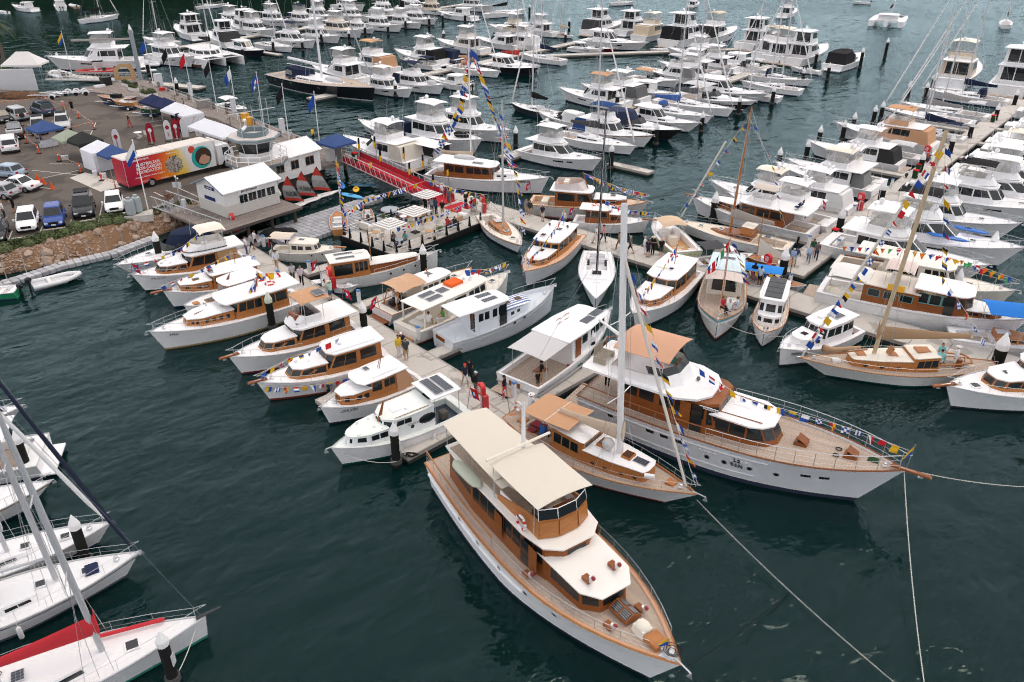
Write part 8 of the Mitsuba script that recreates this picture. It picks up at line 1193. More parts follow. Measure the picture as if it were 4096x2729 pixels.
# the cafe barge
t=Thing('cafe_barge','black floating barge with pale deck serving as an open cafe','barge',-10.5,66.4,0,49.6);BL,BD=12.0,7.9
t.part('hull',M().loft([[(.2,.2,-.5),(BL-.2,.2,-.5),(BL-.2,BD-.2,-.5),(.2,BD-.2,-.5)],[(0,0,.25),(BL,0,.25),(BL,BD,.25),(0,BD,.25)],[(0,0,.66),(BL,0,.66),(BL,BD,.66),(0,BD,.66)]]),MT,(.012,.012,.013));t.part('deck',M().box((BL/2,BD/2,.69),(BL-.3,BD-.3,.06)),'concrete');rl=M();ps=[(q,.25)for q in np.arange(.4,BL,1.6)]+[(.25,q)for q in np.arange(1.8,BD,1.6)]+[(q,BD-.25)for q in np.arange(.4,BL*.75,2.0)]
for q in ps:t.part('post',M().lathe([(.17,.66),(.15,.80),(.07,1.55),(.10,1.6),(.03,1.7)],6,(q[0],q[1],0)),MT,BLACK)
for zz in(1.2,1.5):rl.tube([(.4,.25,zz),(BL-.2,.25,zz)],.025,4).tube([(.25,.4,zz),(.25,BD-.4,zz)],.025,4).tube([(.4,BD-.25,zz),(BL*.75,BD-.25,zz)],.025,4)
t.part('railing',rl,ME);BT=t;bw=lambda x,y,z=.72:BT.world((x,y,z))
for i,(q,s_)in enumerate([((-9.35,72.37),2.5),((-8.62,77.42),2.3),((-11.21,69.02),2.4)]):
 t=Thing('parasol',['grey and white striped square parasol in the middle of the cafe','grey and white striped parasol over the queue by the red carpet','grey and white striped parasol at the near corner of the cafe'][i],'parasol',q[0],q[1],.72,50);v=[(-s_/2,-s_/2,2.15),(s_/2,-s_/2,2.15),(s_/2,s_/2,2.15),(-s_/2,s_/2,2.15),(0,0,2.62),(0,0,2.56)]
 t.part('cloth',M().add(v,[(0,1,4),(1,2,4),(2,3,4),(3,0,4),(1,0,5),(2,1,5),(3,2,5),(0,3,5)]),'parasol_cloth');t.part('pole',M().tube([(0,0,0),(0,0,2.6)],.03,5),ME);t.part('base',M().box((0,0,.04),(.7,.7,.08)),MT,DARK)
def chair(x,y,deg,label,g='wicker bistro chairs on the cafe barge'):
 t=Thing('cafe_chair',label,'chair',x,y,.72,deg,g);t.part('seat',M().lathe([(.21,.43),(.22,.47),(.02,.475)],8),MT,(.62,.57,.50));g_=np.linspace(-1.3,1.3,7)+np.pi;t.part('back',M().loft([[(.22*math.cos(a),.22*math.sin(a),.47)for a in g_],[(.27*math.cos(a),.25*math.sin(a),.90-.08*abs(a-np.pi))for a in g_]],cap=False,closed=False).loft([[(.25*math.cos(a),.23*math.sin(a),.90-.08*abs(a-np.pi))for a in g_],[(.2*math.cos(a),.2*math.sin(a),.47)for a in g_]],cap=False,closed=False),MT,(.64,.60,.54))
 for p in((.15,.15),(.15,-.15),(-.15,.15),(-.15,-.15)):t.part('leg',M().tube([(p[0],p[1],.44),(p[0]*1.25,p[1]*1.25,0)],.018,4),MT,(.45,.30,.16))
def table(x,y,label,col,r_=.38):t=Thing('cafe_table',label,'table',x,y,.72);t.part('top',M().lathe([(r_,.70),(r_,.74)],12),MT,col);t.part('stem',M().lathe([(.03,.03),(.03,.70)],6),ME);t.part('foot',M().lathe([(.25,0),(.2,.03)],8),MT,DARK)
for(q,lab,col,sitters)in[((-10.77,74.89),'round white cafe table with four people near the runabout',WHITE,[('navy T-shirt',NB),('pale blue shirt',(.3,.4,.6)),('brown jacket',(.10,.06,.04)),('orange top',(.5,.2,.1))]),((-7.87,70.90),'round tan cafe table with empty chairs',(.50,.30,.16),[]),((-10.42,68.67),'round cafe table at the near corner of the barge',(.45,.55,.58),[('teal top',(.1,.35,.36)),('grey jumper',(.16,.15,.14)),('black jacket',BLACK)]),((-12.86,70.58),'square honey cafe table by the white sofa',(.45,.27,.14),[]),((-9.34,75.06),'round cafe table beside the middle parasol',(.45,.30,.18),[('orange shirt',(.55,.2,.05)),('white blouse',WH)])]:
 table(q[0],q[1],lab,col)
 for i in range(4):
  a=50+90*i;cx,cy=q[0]+.78*math.cos(R(a)),q[1]+.78*math.sin(R(a));chair(cx,cy,a+180,'wicker bistro chair at the '+lab)
  if i<len(sitters):S_(cx,cy,.72,a+180,f'person in a {sitters[i][0]} sitting at the {lab}',sitters[i][1],DN,'hair')
for i,(q,dg,lab)in enumerate([((-14.37,73.21),-40,'white cushioned sofa at the left end of the cafe'),((-5.87,74.46),50,'timber backed sofa with cream cushions along the cafe railing'),((-4.95,76.33),140,'cream armchair at the right end of the cafe')]):t=Thing('sofa',lab,'sofa',q[0],q[1],.72,dg);w_=1.9 if i<2 else 1.0;t.part('seat',M().box((0,0,.3),(w_,.8,.3)),MT,(.62,.59,.54));t.part('back',M().box((0,-.38,.58),(w_,.16,.5)),MT,(.45,.32,.20)if i==1 else(.6,.57,.52));t.part('cushion',M().box((-w_*.22,0,.5),(w_*.42,.6,.12)).box((w_*.22,0,.5),(w_*.42,.6,.12)),MT,WHITE)
S_(*(-6.30,73.21),.72,60,'person in red sitting on the timber backed sofa',(.45,.04,.05),DN);S_(*(-5.61,73.22),.72,60,'person in dark blue sitting on the timber backed sofa',NB,DN)
for i,q in enumerate([(-6.95,71.81),(-12.82,75.33),(-3.92,79.11),(-2.70,79.79)]):lab=['near the tan table','by the timber runabout','left of the fire hose at the pier corner','right of the fire hose at the pier corner'][i];t=Thing('planter','white round planter with a small shrub '+lab,'planter',q[0],q[1],.6);t.part('pot',M().lathe([(.22,0),(.34,.5),(.30,.5)],10),PA,OFF);g=np.random.default_rng(i).normal(size=(140,3))*np.array([.2,.2,.16])+np.array([0,0,.75]);ms,uv=leaves(g,.09,i);t.part('foliage',ms,'leaf',uv=uv)
flag_line([bw(.3,.3,3.2),bw(4.5,1.0,3.0),bw(9,.8,3.0),bw(11.6,.3,3.4)],16,'signal flag bunting strung over the front of the cafe barge',.42,sag=.25);flag_line([bw(.3,7.6,2.8),bw(5,9.5,3.0),bw(11.8,8.0,3.3)],18,'signal flag bunting from the flag pole behind the cafe barge to the red gangway',.45,sag=.2);flag_line([bw(11.8,8.0,3.3),(-2.4,75.6,3.4)],9,'signal flag bunting by the fire hose at the pier corner',.42,sag=.15);pb=(-16.57,73.44);flag_line([(*pb,.6),(*pb,7.6)],17,'vertical string of signal flags on the pole by the timber canoe',.48);single('flag_post',M().tube([(0,0,-.5),(0,0,7.8)],.04,5),ME,'tall thin pole carrying flags by the timber canoe','pole',x=pb[0]+.1,y=pb[1])
# small craft round the cafe
open_boat(-14.60,76.59,100.8,3.10,'varnished timber runabout with outboard behind the cafe barge',None,hull=(.30,.12,.05),inside=(.16,.09,.05),deck=(HN,),screen=True);open_boat(-16.88,73.44,103.8,4.99,'slender honey timber canoe beside the cafe barge',None,hull=(.42,.19,.06),inside=(.48,.22,.08),outboard=0,name='canoe',cat='canoe',deck=(HN,));single('paddle_platform',M().lathe([(.95,.1),(1.0,.18),(.95,.26)],18),MT,'round grey blue inflatable mat floating behind the cafe','float',(.35,.38,.42),*(-12.95,80.41))
open_boat(-14.71,60.40,-9.0,1.99,'small white rowing dinghy with timber oars beside the slender launch',None,outboard=0,name='rowing_dinghy',cat='dinghy');single('covered_dinghy',M().loft([[(3.6*q-1.8,.75*math.sqrt(max(1-(2*q-1)**4,.02))*math.cos(a),.45+.42*math.sqrt(max(1-(2*q-1)**4,.02))*math.sin(a))for a in np.arange(8)*np.pi/4]for q in np.linspace(0,1,8)]),MT,'dinghy under a black cover on the float platform','dinghy',BLACK,*(-22.73,72.88),0,15,smooth=50)
def kayak(x,y,deg,L,col,label,z=.42,cat='kayak',w=.36):t=Thing('kayak',label,cat,x,y,z,deg);t.part('hull',M().loft([[(L*(q-.5),w*math.sqrt(max(1-abs(2*q-1)**2.4,.01))*math.cos(a),.15+.15*math.sin(a)*math.sqrt(max(1-abs(2*q-1)**4,.02)))for a in np.arange(8)*np.pi/4]for q in np.linspace(0,1,9)]),PA,col,smooth=50);t.part('cockpit',M().ball((0,0,.27),(.4,w*.55,.05),8),MT,tuple(np.array(col)*.35))
kayak(*(-19.32,87.38),110,2.6,(.02,.20,.60),'blue kayak lying on the far end of the float platform');kayak(*(-17.44,85.92),100,1.9,(.78,.42,.02),'yellow kayak lying on the float platform');kayak(*(-17.61,83.78),-30,3.4,(.08,.36,.66),'blue paddleboard lying on the float platform',cat='paddleboard',w=.42);kayak(*(-17.0,88.6),0,3.0,(.05,.14,.20),'dark blue tender moored beside the red gangway',z=.1,cat='dinghy',w=.6)
for i,(q,s_)in enumerate([((-22.53,80.78),0),((-21.47,82.48),1),((-20.26,84.31),2)]):
 t=Thing('sailing_dinghy',['white sailing dinghy with red tipped sail, nearest the camera of the three','white sailing dinghy with red tipped sail, middle of the three','white sailing dinghy with dark red tipped sail, nearest the gangway'][i],'sailing dinghy',q[0],q[1],.42,48);t.part('hull',M().loft([[(2.9*(q_-.5),.55*min(1,(1.02-q_)*2.2)*math.cos(a),.16+.13*math.sin(a))for a in np.arange(8)*np.pi/4]for q_ in np.linspace(0,1,8)]),GL,(.62,.61,.60),smooth=50);t.part('cockpit',M().box((-.5,0,.28),(1.1,.5,.05)),MT,LGREY)
 rx,ry=-1.3,1.5;mt=(.5+rx*.75,ry*.55,3.1);ba,cl_=np.array((.6,0,.35)),np.array((-.2-.6,1.25,.45));tp=np.array(mt);t.part('mast',M().tube([(.6,0,.25),mt],.03,5),MT,DARK);rd=(.48,.05,.04)
 ed=lambda v:(ba+(tp-ba)*v,cl_+(tp-cl_)*v+(tp-ba)*.03+np.array([-.5,.45,0])*math.sin(math.pi*v)*.55)
 for v0,v1,c_,n_ in((0,.12,rd,'foot_panel'),(.12,.42,None,'window_panel'),(.42,.62,(.40,.40,.40),'sail_panel'),(.62,1,rd,'head_panel')):
  ra_=[ed(v)for v in np.linspace(v0,v1,4)];m=M();m.loft([[a[0],(a[0]+a[1])/2+np.array([.05,.05,0]),a[1]]for a in ra_],cap=False,closed=False).loft([[a[1]+.012,(a[0]+a[1])/2+np.array([.05,.05,0])+.012,a[0]+.012]for a in ra_],cap=False,closed=False);t.part(n_,m,MT if c_ else 'vinyl',c_)
 if i<2:t.part('lettering',M().text(('1830','9087')[i],.42,ba*.45+cl_*.35+tp*.22+np.array([.02,-.06,0]),(cl_-ba)/np.linalg.norm(cl_-ba),(tp-ba)/np.linalg.norm(tp-ba),.015),MT,DARK)
 # power posts, bins, fire hoses, bags
for q,lab in[((-6.86,51.24),'beside the pale grey workboat stern'),((-12.24,57.38),'by the tan awning launch finger'),((-17.52,63.23),'near the lilac T-shirt walker'),((-19.63,61.19),'by the timber cabin boat stern'),((0.14,43.59),'beside the long launch duckboard'),((-23.09,69.17),'by the small cream cabin boat'),((23.24,60.79),'at the start of the long walkway'),((30.03,68.58),'by the bunting dressed cruiser'),((37.58,77.18),'on the right of the walkway middle'),((35.05,78.13),'on the left of the walkway by the fire hose'),((27.66,69.50),'behind the green jumper walker'),((42.70,87.10),'farther up the walkway by the dark canopies'),((65.3,119.6),'far up the walkway')]:t=Thing('power_post','white power post with blue top '+lab,'power post',q[0],q[1],.52,45);t.part('body',M().box((0,0,.5),(.24,.24,1.0)),PA,(.66,.66,.68));t.part('top',M().loft([[(-.13,-.13,1.0),(.13,-.13,1.0),(.13,.13,1.0),(-.13,.13,1.0)],[(-.13,-.13,1.16),(.13,-.13,1.10),(.13,.13,1.10),(-.13,.13,1.16)]]),PA,(.08,.22,.50))
for q,lab in[((30.79,71.58),'beside the large pile on the walkway'),((47.0,90.8),'farther along the walkway'),((48.5,93.3),'by the fourth pile of the walkway'),((70.6,118.3),'far along the walkway'),((-27.36,71.68),'at the foot of the grey ramp'),((-18.5,92.2),'at the head of the red gangway')]:t=Thing('wheelie_bin','dark green bin with red lid '+lab,'bin',q[0],q[1],2.0 if 'head' in lab else.53,45);t.part('body',M().box((0,0,.45),(.46,.5,.9),taper=1.12),MT,(.02,.045,.02));t.part('lid',M().box((0,0,.96),(.58,.64,.10),taper=.85),MT,(.55,.02,.03));t.part('label',M().box((0,-.28,.55),(.3,.02,.35)),MT,LGREY)
for q,lab in[((-1.91,42.06),'at the corner of the near pier behind the nearest yacht'),((-15.02,59.93),'by the small white rowing dinghy'),((-26.89,72.69),'at the foot of the grey ramp'),((-3.11,78.45),'at the pier corner by the white sloop'),((36.12,79.45),'on the walkway finger by the sport fishing boats'),((21.86,63.01),'by the blue tarpaulin launch'),((51.4,97.9),'on the walkway by the fifth pile')]:t=Thing('fire_hose_reel','red fire hose reel on a post '+lab,'fire hose',q[0],q[1],.52,-60);t.part('post',M().tube([(0,0,0),(0,0,1.3)],.06,6),ME);g=np.linspace(0,np.pi,9);o=[(-.33,1.2),(.33,1.2)]+[(.36*math.cos(a),1.62+.36*math.sin(a))for a in g];t.part('hose_cover',M().loft([[(p,-.14,z_)for p,z_ in o],[(p,.14,z_)for p,z_ in o]]),PA,(.56,.02,.02));t.part('cabinet',M().box((-.05,.25,.5),(.42,.38,.95)),PA,(.50,.03,.04));t.part('lettering',M().text('FIRE',.11,(0,-.145,1.62),(1,0,0),(0,0,1),.01).text('HOSE',.11,(0,-.145,1.48),(1,0,0),(0,0,1),.01).text('REEL',.11,(0,-.145,1.34),(1,0,0),(0,0,1),.01),MT,WHITE)
for q,c_,lab in[((4.05,47.22),(.30,.03,.05),'dark red cool bag'),((4.62,47.29),(.02,.08,.06),'dark green cool bag')]:t=Thing('bag',lab+' on the rope strewn pier finger','bag',q[0],q[1],.53,40);t.part('body',M().box((0,0,.15),(.5,.32,.30),taper=.9),MT,c_);t.part('handle',M().tube([(-.15,0,.3),(-.1,0,.42),(.1,0,.42),(.15,0,.3)],.015,4),MT,DARK)
for q,lab in[((-6.00,37.26),'black rope coil on the nearest pier finger tip'),((4.93,47.90),'pale rope heap by the cool bags'),((1.54,44.09),'black rope coil near the white power post')]:r=np.random.default_rng(int(q[0]*9)%99);single('rope_coil',M().tube([(.35*math.cos(i*.9)*r.uniform(.5,1.3)+i*.01,.2*math.sin(i*.9)*r.uniform(.5,1.3),.56+.012*(i%5))for i in range(34)],.025,4),MT,lab,'rope',OFF if 'pale' in lab else BLACK,q[0],q[1])
def rope(pts,label,sag=.5,col=(.55,.52,.47),r_=.022):
 a,b_=np.array(pts[0],float),np.array(pts[-1],float);single('mooring_rope',M().tube([a+(b_-a)*u-np.array([0,0,sag*4*u*(1-u)])for u in np.linspace(0,1,13)],r_,4),MT,label,'rope',col)
w_=yS.world((18.2,.2,2.9));rope([w_,(29.57,34.43,.6)],'pale mooring rope from the long motor yacht bow to the right',.3);rope([w_,(17.18,21.92,0)],'pale mooring rope from the long motor yacht bow towards the bottom of the picture',.4);rope([yK.world((12.8,0,1.2)),(16.32,22.02,0)],'thin pale mooring rope from the cutter bow to the bottom right',.3,r_=.016);rope([yF.world((17.5,0,1.9)),(13.53,27.65,0)],'dark mooring rope from the nearest yacht bow to the right',.2,BLACK);rope([(-10.0,36.8,1.2),(-6.60,36.57,.6)],'pale rope from the oval windowed cruiser to the near pile',.35);rope([(-13.7,24.8,1.2),(-13.87,22.39,.5)],'white rope from the red sail cover yacht to the bottom left pile',.2);rope([(14.0,71.0,1.6),(9.6,66.6,.6)],'pale rope from the pale green runabout to the pier',.3);rope([(15.5,52.6,1.4),(20.0,50.4,1.4)],'drooping rope between the pale blue roofed workboat and the small cruiser',.5)
# ---------------------------------------------------------------- odds and ends of the shore
def flagpole(x,y,h,label,kind,z=1.9,sz=1.0,vert=True):t=Thing('flagpole',label,'flagpole',x,y,z);t.part('pole',M().tube([(0,0,0),(0,0,h)],[.06,.04],6),PA,WHITE);t.part('truck',M().ball((0,0,h),.08,6),PA,WHITE);t.part('flag',flag_mesh((.03,0,h-.15),(.05,.1,-1),(-.55,-.25,-.85),1.15*sz,1.7*sz,kind,wave=.12),MT)
for q,h,lab,kd in[((-77.5,145.2),7.2,'white flagpole with a navy, white and yellow flag at the far end of the wharf','yb'),((-58.9,134.6),7.6,'white flagpole with a mid blue flag','b'),((-53.0,128.2),7.4,'white flagpole with a black flag, second along the wharf edge','k'),((-48.5,123.3),7.4,'white flagpole with a red flag','r'),((-42.8,117.2),7.4,'white flagpole with a black flag beside the moored speedboat','k'),((-38.3,112.1),7.2,'white flagpole with a white and navy flag beside the speedboat','wbl'),((-33.6,108.3),7.2,'white flagpole with a navy starred flag behind the tower','aus'),((-28.6,101.7),7.0,'white flagpole with a black flag right of the tower','k'),((-24.6,101.1),6.2,'white flagpole with a blue flag behind the weatherboard office','b'),((-35.90,74.98),7.0,'white flagpole with a blue and white flag beside the gas tanks','wb')]:flagpole(q[0],q[1],h,lab,kd)
for i in range(8):q=[(-17.6,91.2),(-16.0,92.6),(-14.6,87.4),(-12.2,89.0),(-9.8,86.5),(-11.0,84.0),(-6.9,84.2),(-8.2,80.9)][i];t=Thing('yellow_pennant',['first','second','third','fourth','fifth','sixth','seventh','last'][i]+' black and yellow feather flag down the red gangway','flag',q[0],q[1],.8+.15*(8-i));t.part('pole',M().tube([(0,0,0),(0,0,3.0)],.02,4),MT,BLACK);t.part('cloth',flag_mesh((.02,0,2.95),(0,0,-1),(-.6,-.6,0),1.3,.3,'ky',wave=.04),MT)
t=Thing('crane_pole','thick grey steel pole with white cap and projecting beam at the wharf corner','pole',*(-63.4,140.3),1.9);t.part('post',M().lathe([(.34,-3),(.34,7.6),(.30,7.65)],14),PA,(.27,.30,.34),smooth=40);t.part('cap',M().lathe([(.26,8.1),(.24,8.4),(.02,9.0)],12),PA,WHITE);t.part('bracket',M().box((0,0,7.85),(.7,.5,.5)),PA,GREY);t.part('beam',M().box((-4.6,-1.0,6.7),(9.4,.25,.3),rz=.22),PA,(.36,.33,.31))
for q,lab in[((-37.04,73.78),'left grey gas tank on the concrete slab'),((-36.69,74.56),'right grey gas tank on the concrete slab')]:t=Thing('gas_tank',lab,'gas tank',q[0],q[1],1.9);t.part('cylinder',M().lathe([(.40,.1),(.44,.25),(.44,1.35),(.36,1.55),(.1,1.62)],14),PA,(.34,.38,.40),smooth=40);t.part('collar',M().lathe([(.2,1.55),(.2,1.78),(.16,1.78)],10),PA,(.30,.34,.36));t.part('foot',M().lathe([(.3,0),(.3,.12)],10),PA,GREY)
single('tank_slab',M().box((0,0,1.55),(2.8,1.6,.7)),'concrete','concrete slab carrying the two grey gas tanks','slab',None,*(-36.72,74.25),0,20)
q=(-33.12,76.20);t=Thing('camera_post','thin white post with cameras and notice boards at the head of the ramp','post',q[0],q[1],1.95);t.part('pole',M().tube([(0,0,0),(0,0,3.0)],.05,5),ME);t.part('notice',M().box((-.25,0,2.2),(.35,.04,.55)).box((.25,0,2.2),(.35,.04,.55)),PA,LGREY);t.part('camera',M().ball((0,0,3.05),.12,6).ball((.2,0,2.85),.1,6),PA,WHITE);t.part('pump_box',M().box((.4,-.2,.4),(.35,.3,.8)),PA,(.55,.58,.62))
q=(-34.25,76.20);t=Thing('planter','grey planter with an orange leaved shrub at the head of the ramp','planter',q[0],q[1],1.95);t.part('pot',M().lathe([(.3,0),(.45,.7),(.4,.7)],10),PA,LGREY);g=np.random.default_rng(3).normal(size=(240,3))*np.array([.28,.28,.2])+np.array([0,0,1.0]);ms,uv=leaves(g,.1,3);t.part('foliage',ms,'leaf_red',uv=uv)
for q,s_,c_,lab in[((-58.3,135.4),(1.1,.8,2.0),(.62,.64,.66),'white fuel cabinet with life jackets at the far wharf'),((-50.4,127.9),(.5,.5,2.0),(.62,.63,.65),'white fuel dispenser with red life ring beside the red flag'),((-45.6,120.0),(1.9,1.1,1.1),(.28,.26,.25),'stone clad bench box on the wharf'),((-40.3,116.9),(.55,.5,2.0),(.62,.63,.65),'white fuel dispenser beside the speedboat'),((-30.3,105.2),(.6,.5,1.9),(.62,.63,.65),'white fuel dispenser behind the tower'),((-36.9,111.1),(.9,.8,1.2),(.72,.36,.02),'larger yellow bin on the wharf'),((-35.9,109.8),(.8,.7,1.0),(.70,.34,.02),'smaller yellow bin on the wharf'),((-67.4,136.2),(1.4,1.3,1.3),BLACK,'black open crate on the far timber platform'),((-62.8,135.3),(1.6,.9,.6),(.02,.022,.025),'low black box on the far wharf'),((-67.7,134.4),(1.6,.7,.35),WHITE,'stack of white foam slabs on the far timber platform'),((-56.5,131.9),(.8,.6,.5),(.56,.03,.03),'red sail bag beside the fuel cabinet'),((-21.4,92.4),(.8,.7,1.4),(.60,.61,.62),'white refrigerator box at the gangway head'),((-20.9,93.5),(.8,.9,1.3),(.16,.19,.18),'grey green cabinet at the gangway head')]:
 t=Thing('storage_box' if 'dispenser' not in lab else 'fuel_dispenser',lab,'box' if 'bin' not in lab else 'bin',q[0],q[1],1.94,48);t.part('body',M().box((0,0,s_[2]*.46),(s_[0],s_[1],s_[2]*.92)),PA,c_);t.part('lid',M().box((0,0,s_[2]*.95),(s_[0]*1.04,s_[1]*1.04,s_[2]*.08)),PA,tuple(np.array(c_)*.85))
q=(-66.0,140.4);t=Thing('plywood_frame','plywood panel with a house shaped opening standing on the wharf','panel',q[0],q[1],1.95,15);fr=lambda o,y:[(p,y,z_)for p,z_ in o];O_=[(-1.7,0),(1.7,0),(1.7,1.3),(1.3,2.6),(-.5,2.6),(-1.6,1.9)];I_=[(-.95,.55),(.95,.55),(.95,1.4),(.5,2.05),(-.4,2.1),(-.95,1.5)];t.part('board',M().loft([fr(O_,0),fr(I_,0),fr(I_,.06),fr(O_,.06),fr(O_,0)],cap=False),MT,(.50,.32,.17));t.part('prop',M().tube([(-1,.9,0),(-1,.05,1.5)],.04,4),MT,(.4,.26,.14))
def palm(x,y,z,h,label,n=16,fl=2.2,seed=1):
 t=Thing('palm_tree',label,'palm',x,y,z);r=np.random.default_rng(seed);t.part('trunk',M().tube([(0,0,0),(.05*h,0,h*.5),(0,0,h)],[.035*h+.05,.03*h+.03,.025*h+.02],8),MT,(.13,.10,.075),smooth=True);m=M();P=[]
 for i in range(n):
  a=i*2.4;e=r.uniform(.1,1.0);pts=[(math.cos(a)*fl*q,math.sin(a)*fl*q,h+fl*(e*q-1.05*q*q))for q in np.linspace(0,1,6)];pts=np.array(pts);sd=np.array([-math.sin(a),math.cos(a),0])*fl*.13
  for j in range(5):
   for k in range(3):
    p=pts[j]+(pts[j+1]-pts[j])*k/3;d=pts[j+1]-pts[j]
    for o in(1,-1):tip=p+o*sd*(1.25-.18*j)+d*.8-np.array([0,0,.10*fl]);m.add([p,p+d*.22,tip],[(0,1,2)])
 v,f=m.arr();t.part('crown',(v,f),'leaf',uv=np.stack([np.repeat(r.integers(0,90,len(v)//3)+.5,3),np.zeros(len(v))],1))
palm(*(-88.7,144.6),1.8,8.4,'tall palm tree at the left edge by the white wall',n=18,fl=3.0);palm(*(-87.4,140.2),1.8,2.0,'low palm at the left edge beside the white wall',fl=2.0,seed=4)
for i,q in enumerate([(-59.0,130.7),(-51.2,123.3),(-49.4,121.8),(-38.6,109.6)]):palm(q[0],q[1],1.95,.9,'small potted palm on the wharf, '+['farthest from the tower','second from the far end','third from the far end','nearest the tower'][i],n=10,fl=.6,seed=i)
HB=[(-112,126.5,6,1.1),(-100,126,6,1.2),(-92,126.5,5,1.1),(-84,126.3,4.5,1.0),(-77,127.2,4,.9)]
for i,(x,y,rx,rz)in enumerate(HB):bush('hedge',['dense dark hedge at the left edge','green hedge below the white wall','olive hedge below the white wall end','reddish hedge by the trailers','reddish brown hedge next to the timber platform'][i],'hedge',(x,y,1.8),(rx,1.6,rz),2600,'leaf' if i<3 else 'leaf_red',.24,40+i)
for i in range(4):q=[(-63.7,135.3),(-61.1,131.9),(-57.3,127.4),(-56.6,128.2)][i];t=Thing('planter','white trough planter with green plants by the boat trailers, '+['farthest','second','third','nearest the navy gazebos'][i],'planter',q[0],q[1],1.9,-40);t.part('trough',M().box((0,0,.25),(2.2,.7,.5)),PA,OFF);g=np.random.default_rng(i).uniform(-1,1,(420,3))*np.array([1.0,.35,.3])+np.array([0,0,.7]);ms,uv=leaves(g,.13,i);t.part('foliage',ms,'leaf',uv=uv)
single('boundary_wall',M().box((0,0,1.7),(46,.3,3.4)),PA,'long white rendered wall at the left edge beyond the hedge','wall',(.60,.61,.63),-101.5,133.5,1.2,5);gazebo(-81,138,5,6,4,'white peaked marquee roof behind the white wall',(.66,.64,.63),h=3.3,rise=1.8)
for lab,q,dg,L,hull,dk in[('maroon speedboat with yellow lettering on a trailer',(-56.7,121.5),172,5.6,(.06,.012,.014),(HN,)),('varnished timber rowing boat on a trailer',(-55.2,118.8),172,3.6,(.42,.19,.06),(HN,)),('dark green timber dinghy under the navy gazebos',(-50.2,114.6),172,3.4,(.02,.08,.03),(HN,)),]:
 b=open_boat(q[0],q[1],dg,L,lab,None,hull=hull,inside=(.30,.15,.06),outboard=0,name='trailer_boat',deck=dk);
 for k_ in[k_ for k_ in scene if k_.startswith(b.key+'__')]:scene[k_]['to_world']=place(q[0],q[1],2.35,dg)
 b.tw=place(q[0],q[1],2.35,dg)
 if L>5:b.part('lettering',M().text('SKI LODGE',.26,(1.6,1.02,.40),(-1,0,0),(0,0,1),.01).text('SKI LODGE',.26,(1.6,-1.04,.30),(1,0,0),(0,0,1),.01),MT,(.72,.45,.02));b.part('engine_cover',M().box((2.6,0,.8),(1.4,1.0,.5)),MT,BLACK)
 tr=Thing('boat_trailer','galvanised trailer under the '+lab.split(' on ')[0].split(' under')[0],'trailer',q[0],q[1],1.8,dg);tr.part('frame',M().tube([(.2,.5,.5),(L*.7,.45,.5),(L+.7,0,.45)],.045,4).tube([(.2,-.5,.5),(L*.7,-.45,.5),(L+.7,0,.45)],.045,4).tube([(.8,-.8,.4),(.8,.8,.4)],.04,4),ME)
 for o in(1,-1):wk=tr.part('wheel',M().tube([(.8,o*.72,.3),(.8,o*.9,.3)],.3,12),MT,BLACK);tr.part('rim',M().tube([(.8,o*.88,.3),(.8,o*.92,.3)],.18,10),PA,WHITE,parent=wk)
for i,q in enumerate([(-71.1,126.5),(-70.4,128.9),(-69.1,129.3),(-67.7,129.3)]):
 tr=Thing('boat_trailer','empty galvanised boat trailer with white mudguards by the hedge, '+['leftmost','second','third','rightmost'][i],'trailer',q[0],q[1],1.8,185+9*i);tr.part('frame',M().tube([(-1.2,.6,.5),(2.2,.5,.55),(4,0,.5)],.05,4).tube([(-1.2,-.6,.5),(2.2,-.5,.55),(4,0,.5)],.05,4).tube([(0,-.9,.42),(0,.9,.42)],.05,4),ME)
 for o in(1,-1):tr.part('wheel',M().tube([(0,o*.85,.3),(0,o*1.05,.3)],.3,12),MT,BLACK);tr.part('mudguard',M().tube([(-.45,o*.95,.35),(-.3,o*.95,.62),(0,o*.95,.7),(.3,o*.95,.62),(.45,o*.95,.35)],.12,5),PA,WHITE)
for i,q in enumerate([(-53.0,93.0),(-48.0,89.7),(-46.66,86.91),(-45.27,86.11),(-58.5,98.2)]):t=Thing('plastic_tub',['white plastic tub by the orange bollard','white bucket left of the white gazebo','white bucket in front of the white gazebo','cream jerry can behind the lorry','white drum under the blue gazebo'][i],'container',q[0],q[1],Z,30);t.part('body',M().box((0,0,.22),(.7 if i==0 else.42,.5 if i==0 else.4,.42),taper=1.1),MT,(.6,.6,.62));t.part('lid',M().box((0,0,.46),(.78 if i==0 else.46,.56 if i==0 else.44,.06)),MT,(.64,.64,.66))
q=(-48.4,103.0);
for i,(dx,dy)in enumerate([(.9,.2),(.6,-.9),(1.4,-.4)]):
 used_=len(labels);chair(q[0]+dx,q[1]+dy,50*i,'white bistro chair standing alone in the car park, '+['behind the table','nearest the lorry','right of the table'][i],None);k_=list(labels)[-1]
 for kk in[kk for kk in scene if kk.startswith(k_+'__')]:scene[kk]['to_world']=place(q[0]+dx,q[1]+dy,Z,50*i)
t=Thing('cafe_table','round white table standing alone in the car park','table',q[0],q[1],Z);t.part('top',M().lathe([(.5,.70),(.5,.74)],12),PA,WHITE);t.part('stem',M().lathe([(.05,0),(.05,.7)],6),ME);t.part('foot',M().lathe([(.3,0),(.25,.04)],8),MT,LGREY)
for i,(q,l)in enumerate([((-60.4,100.8),'person in a patterned shirt sitting under the blue gazebo'),((-59.1,99.5),'person in blue sitting under the blue gazebo'),]):S_(q[0],q[1],Z,20,l,[(.30,.22,.20),(.04,.08,.2)][i],DN)
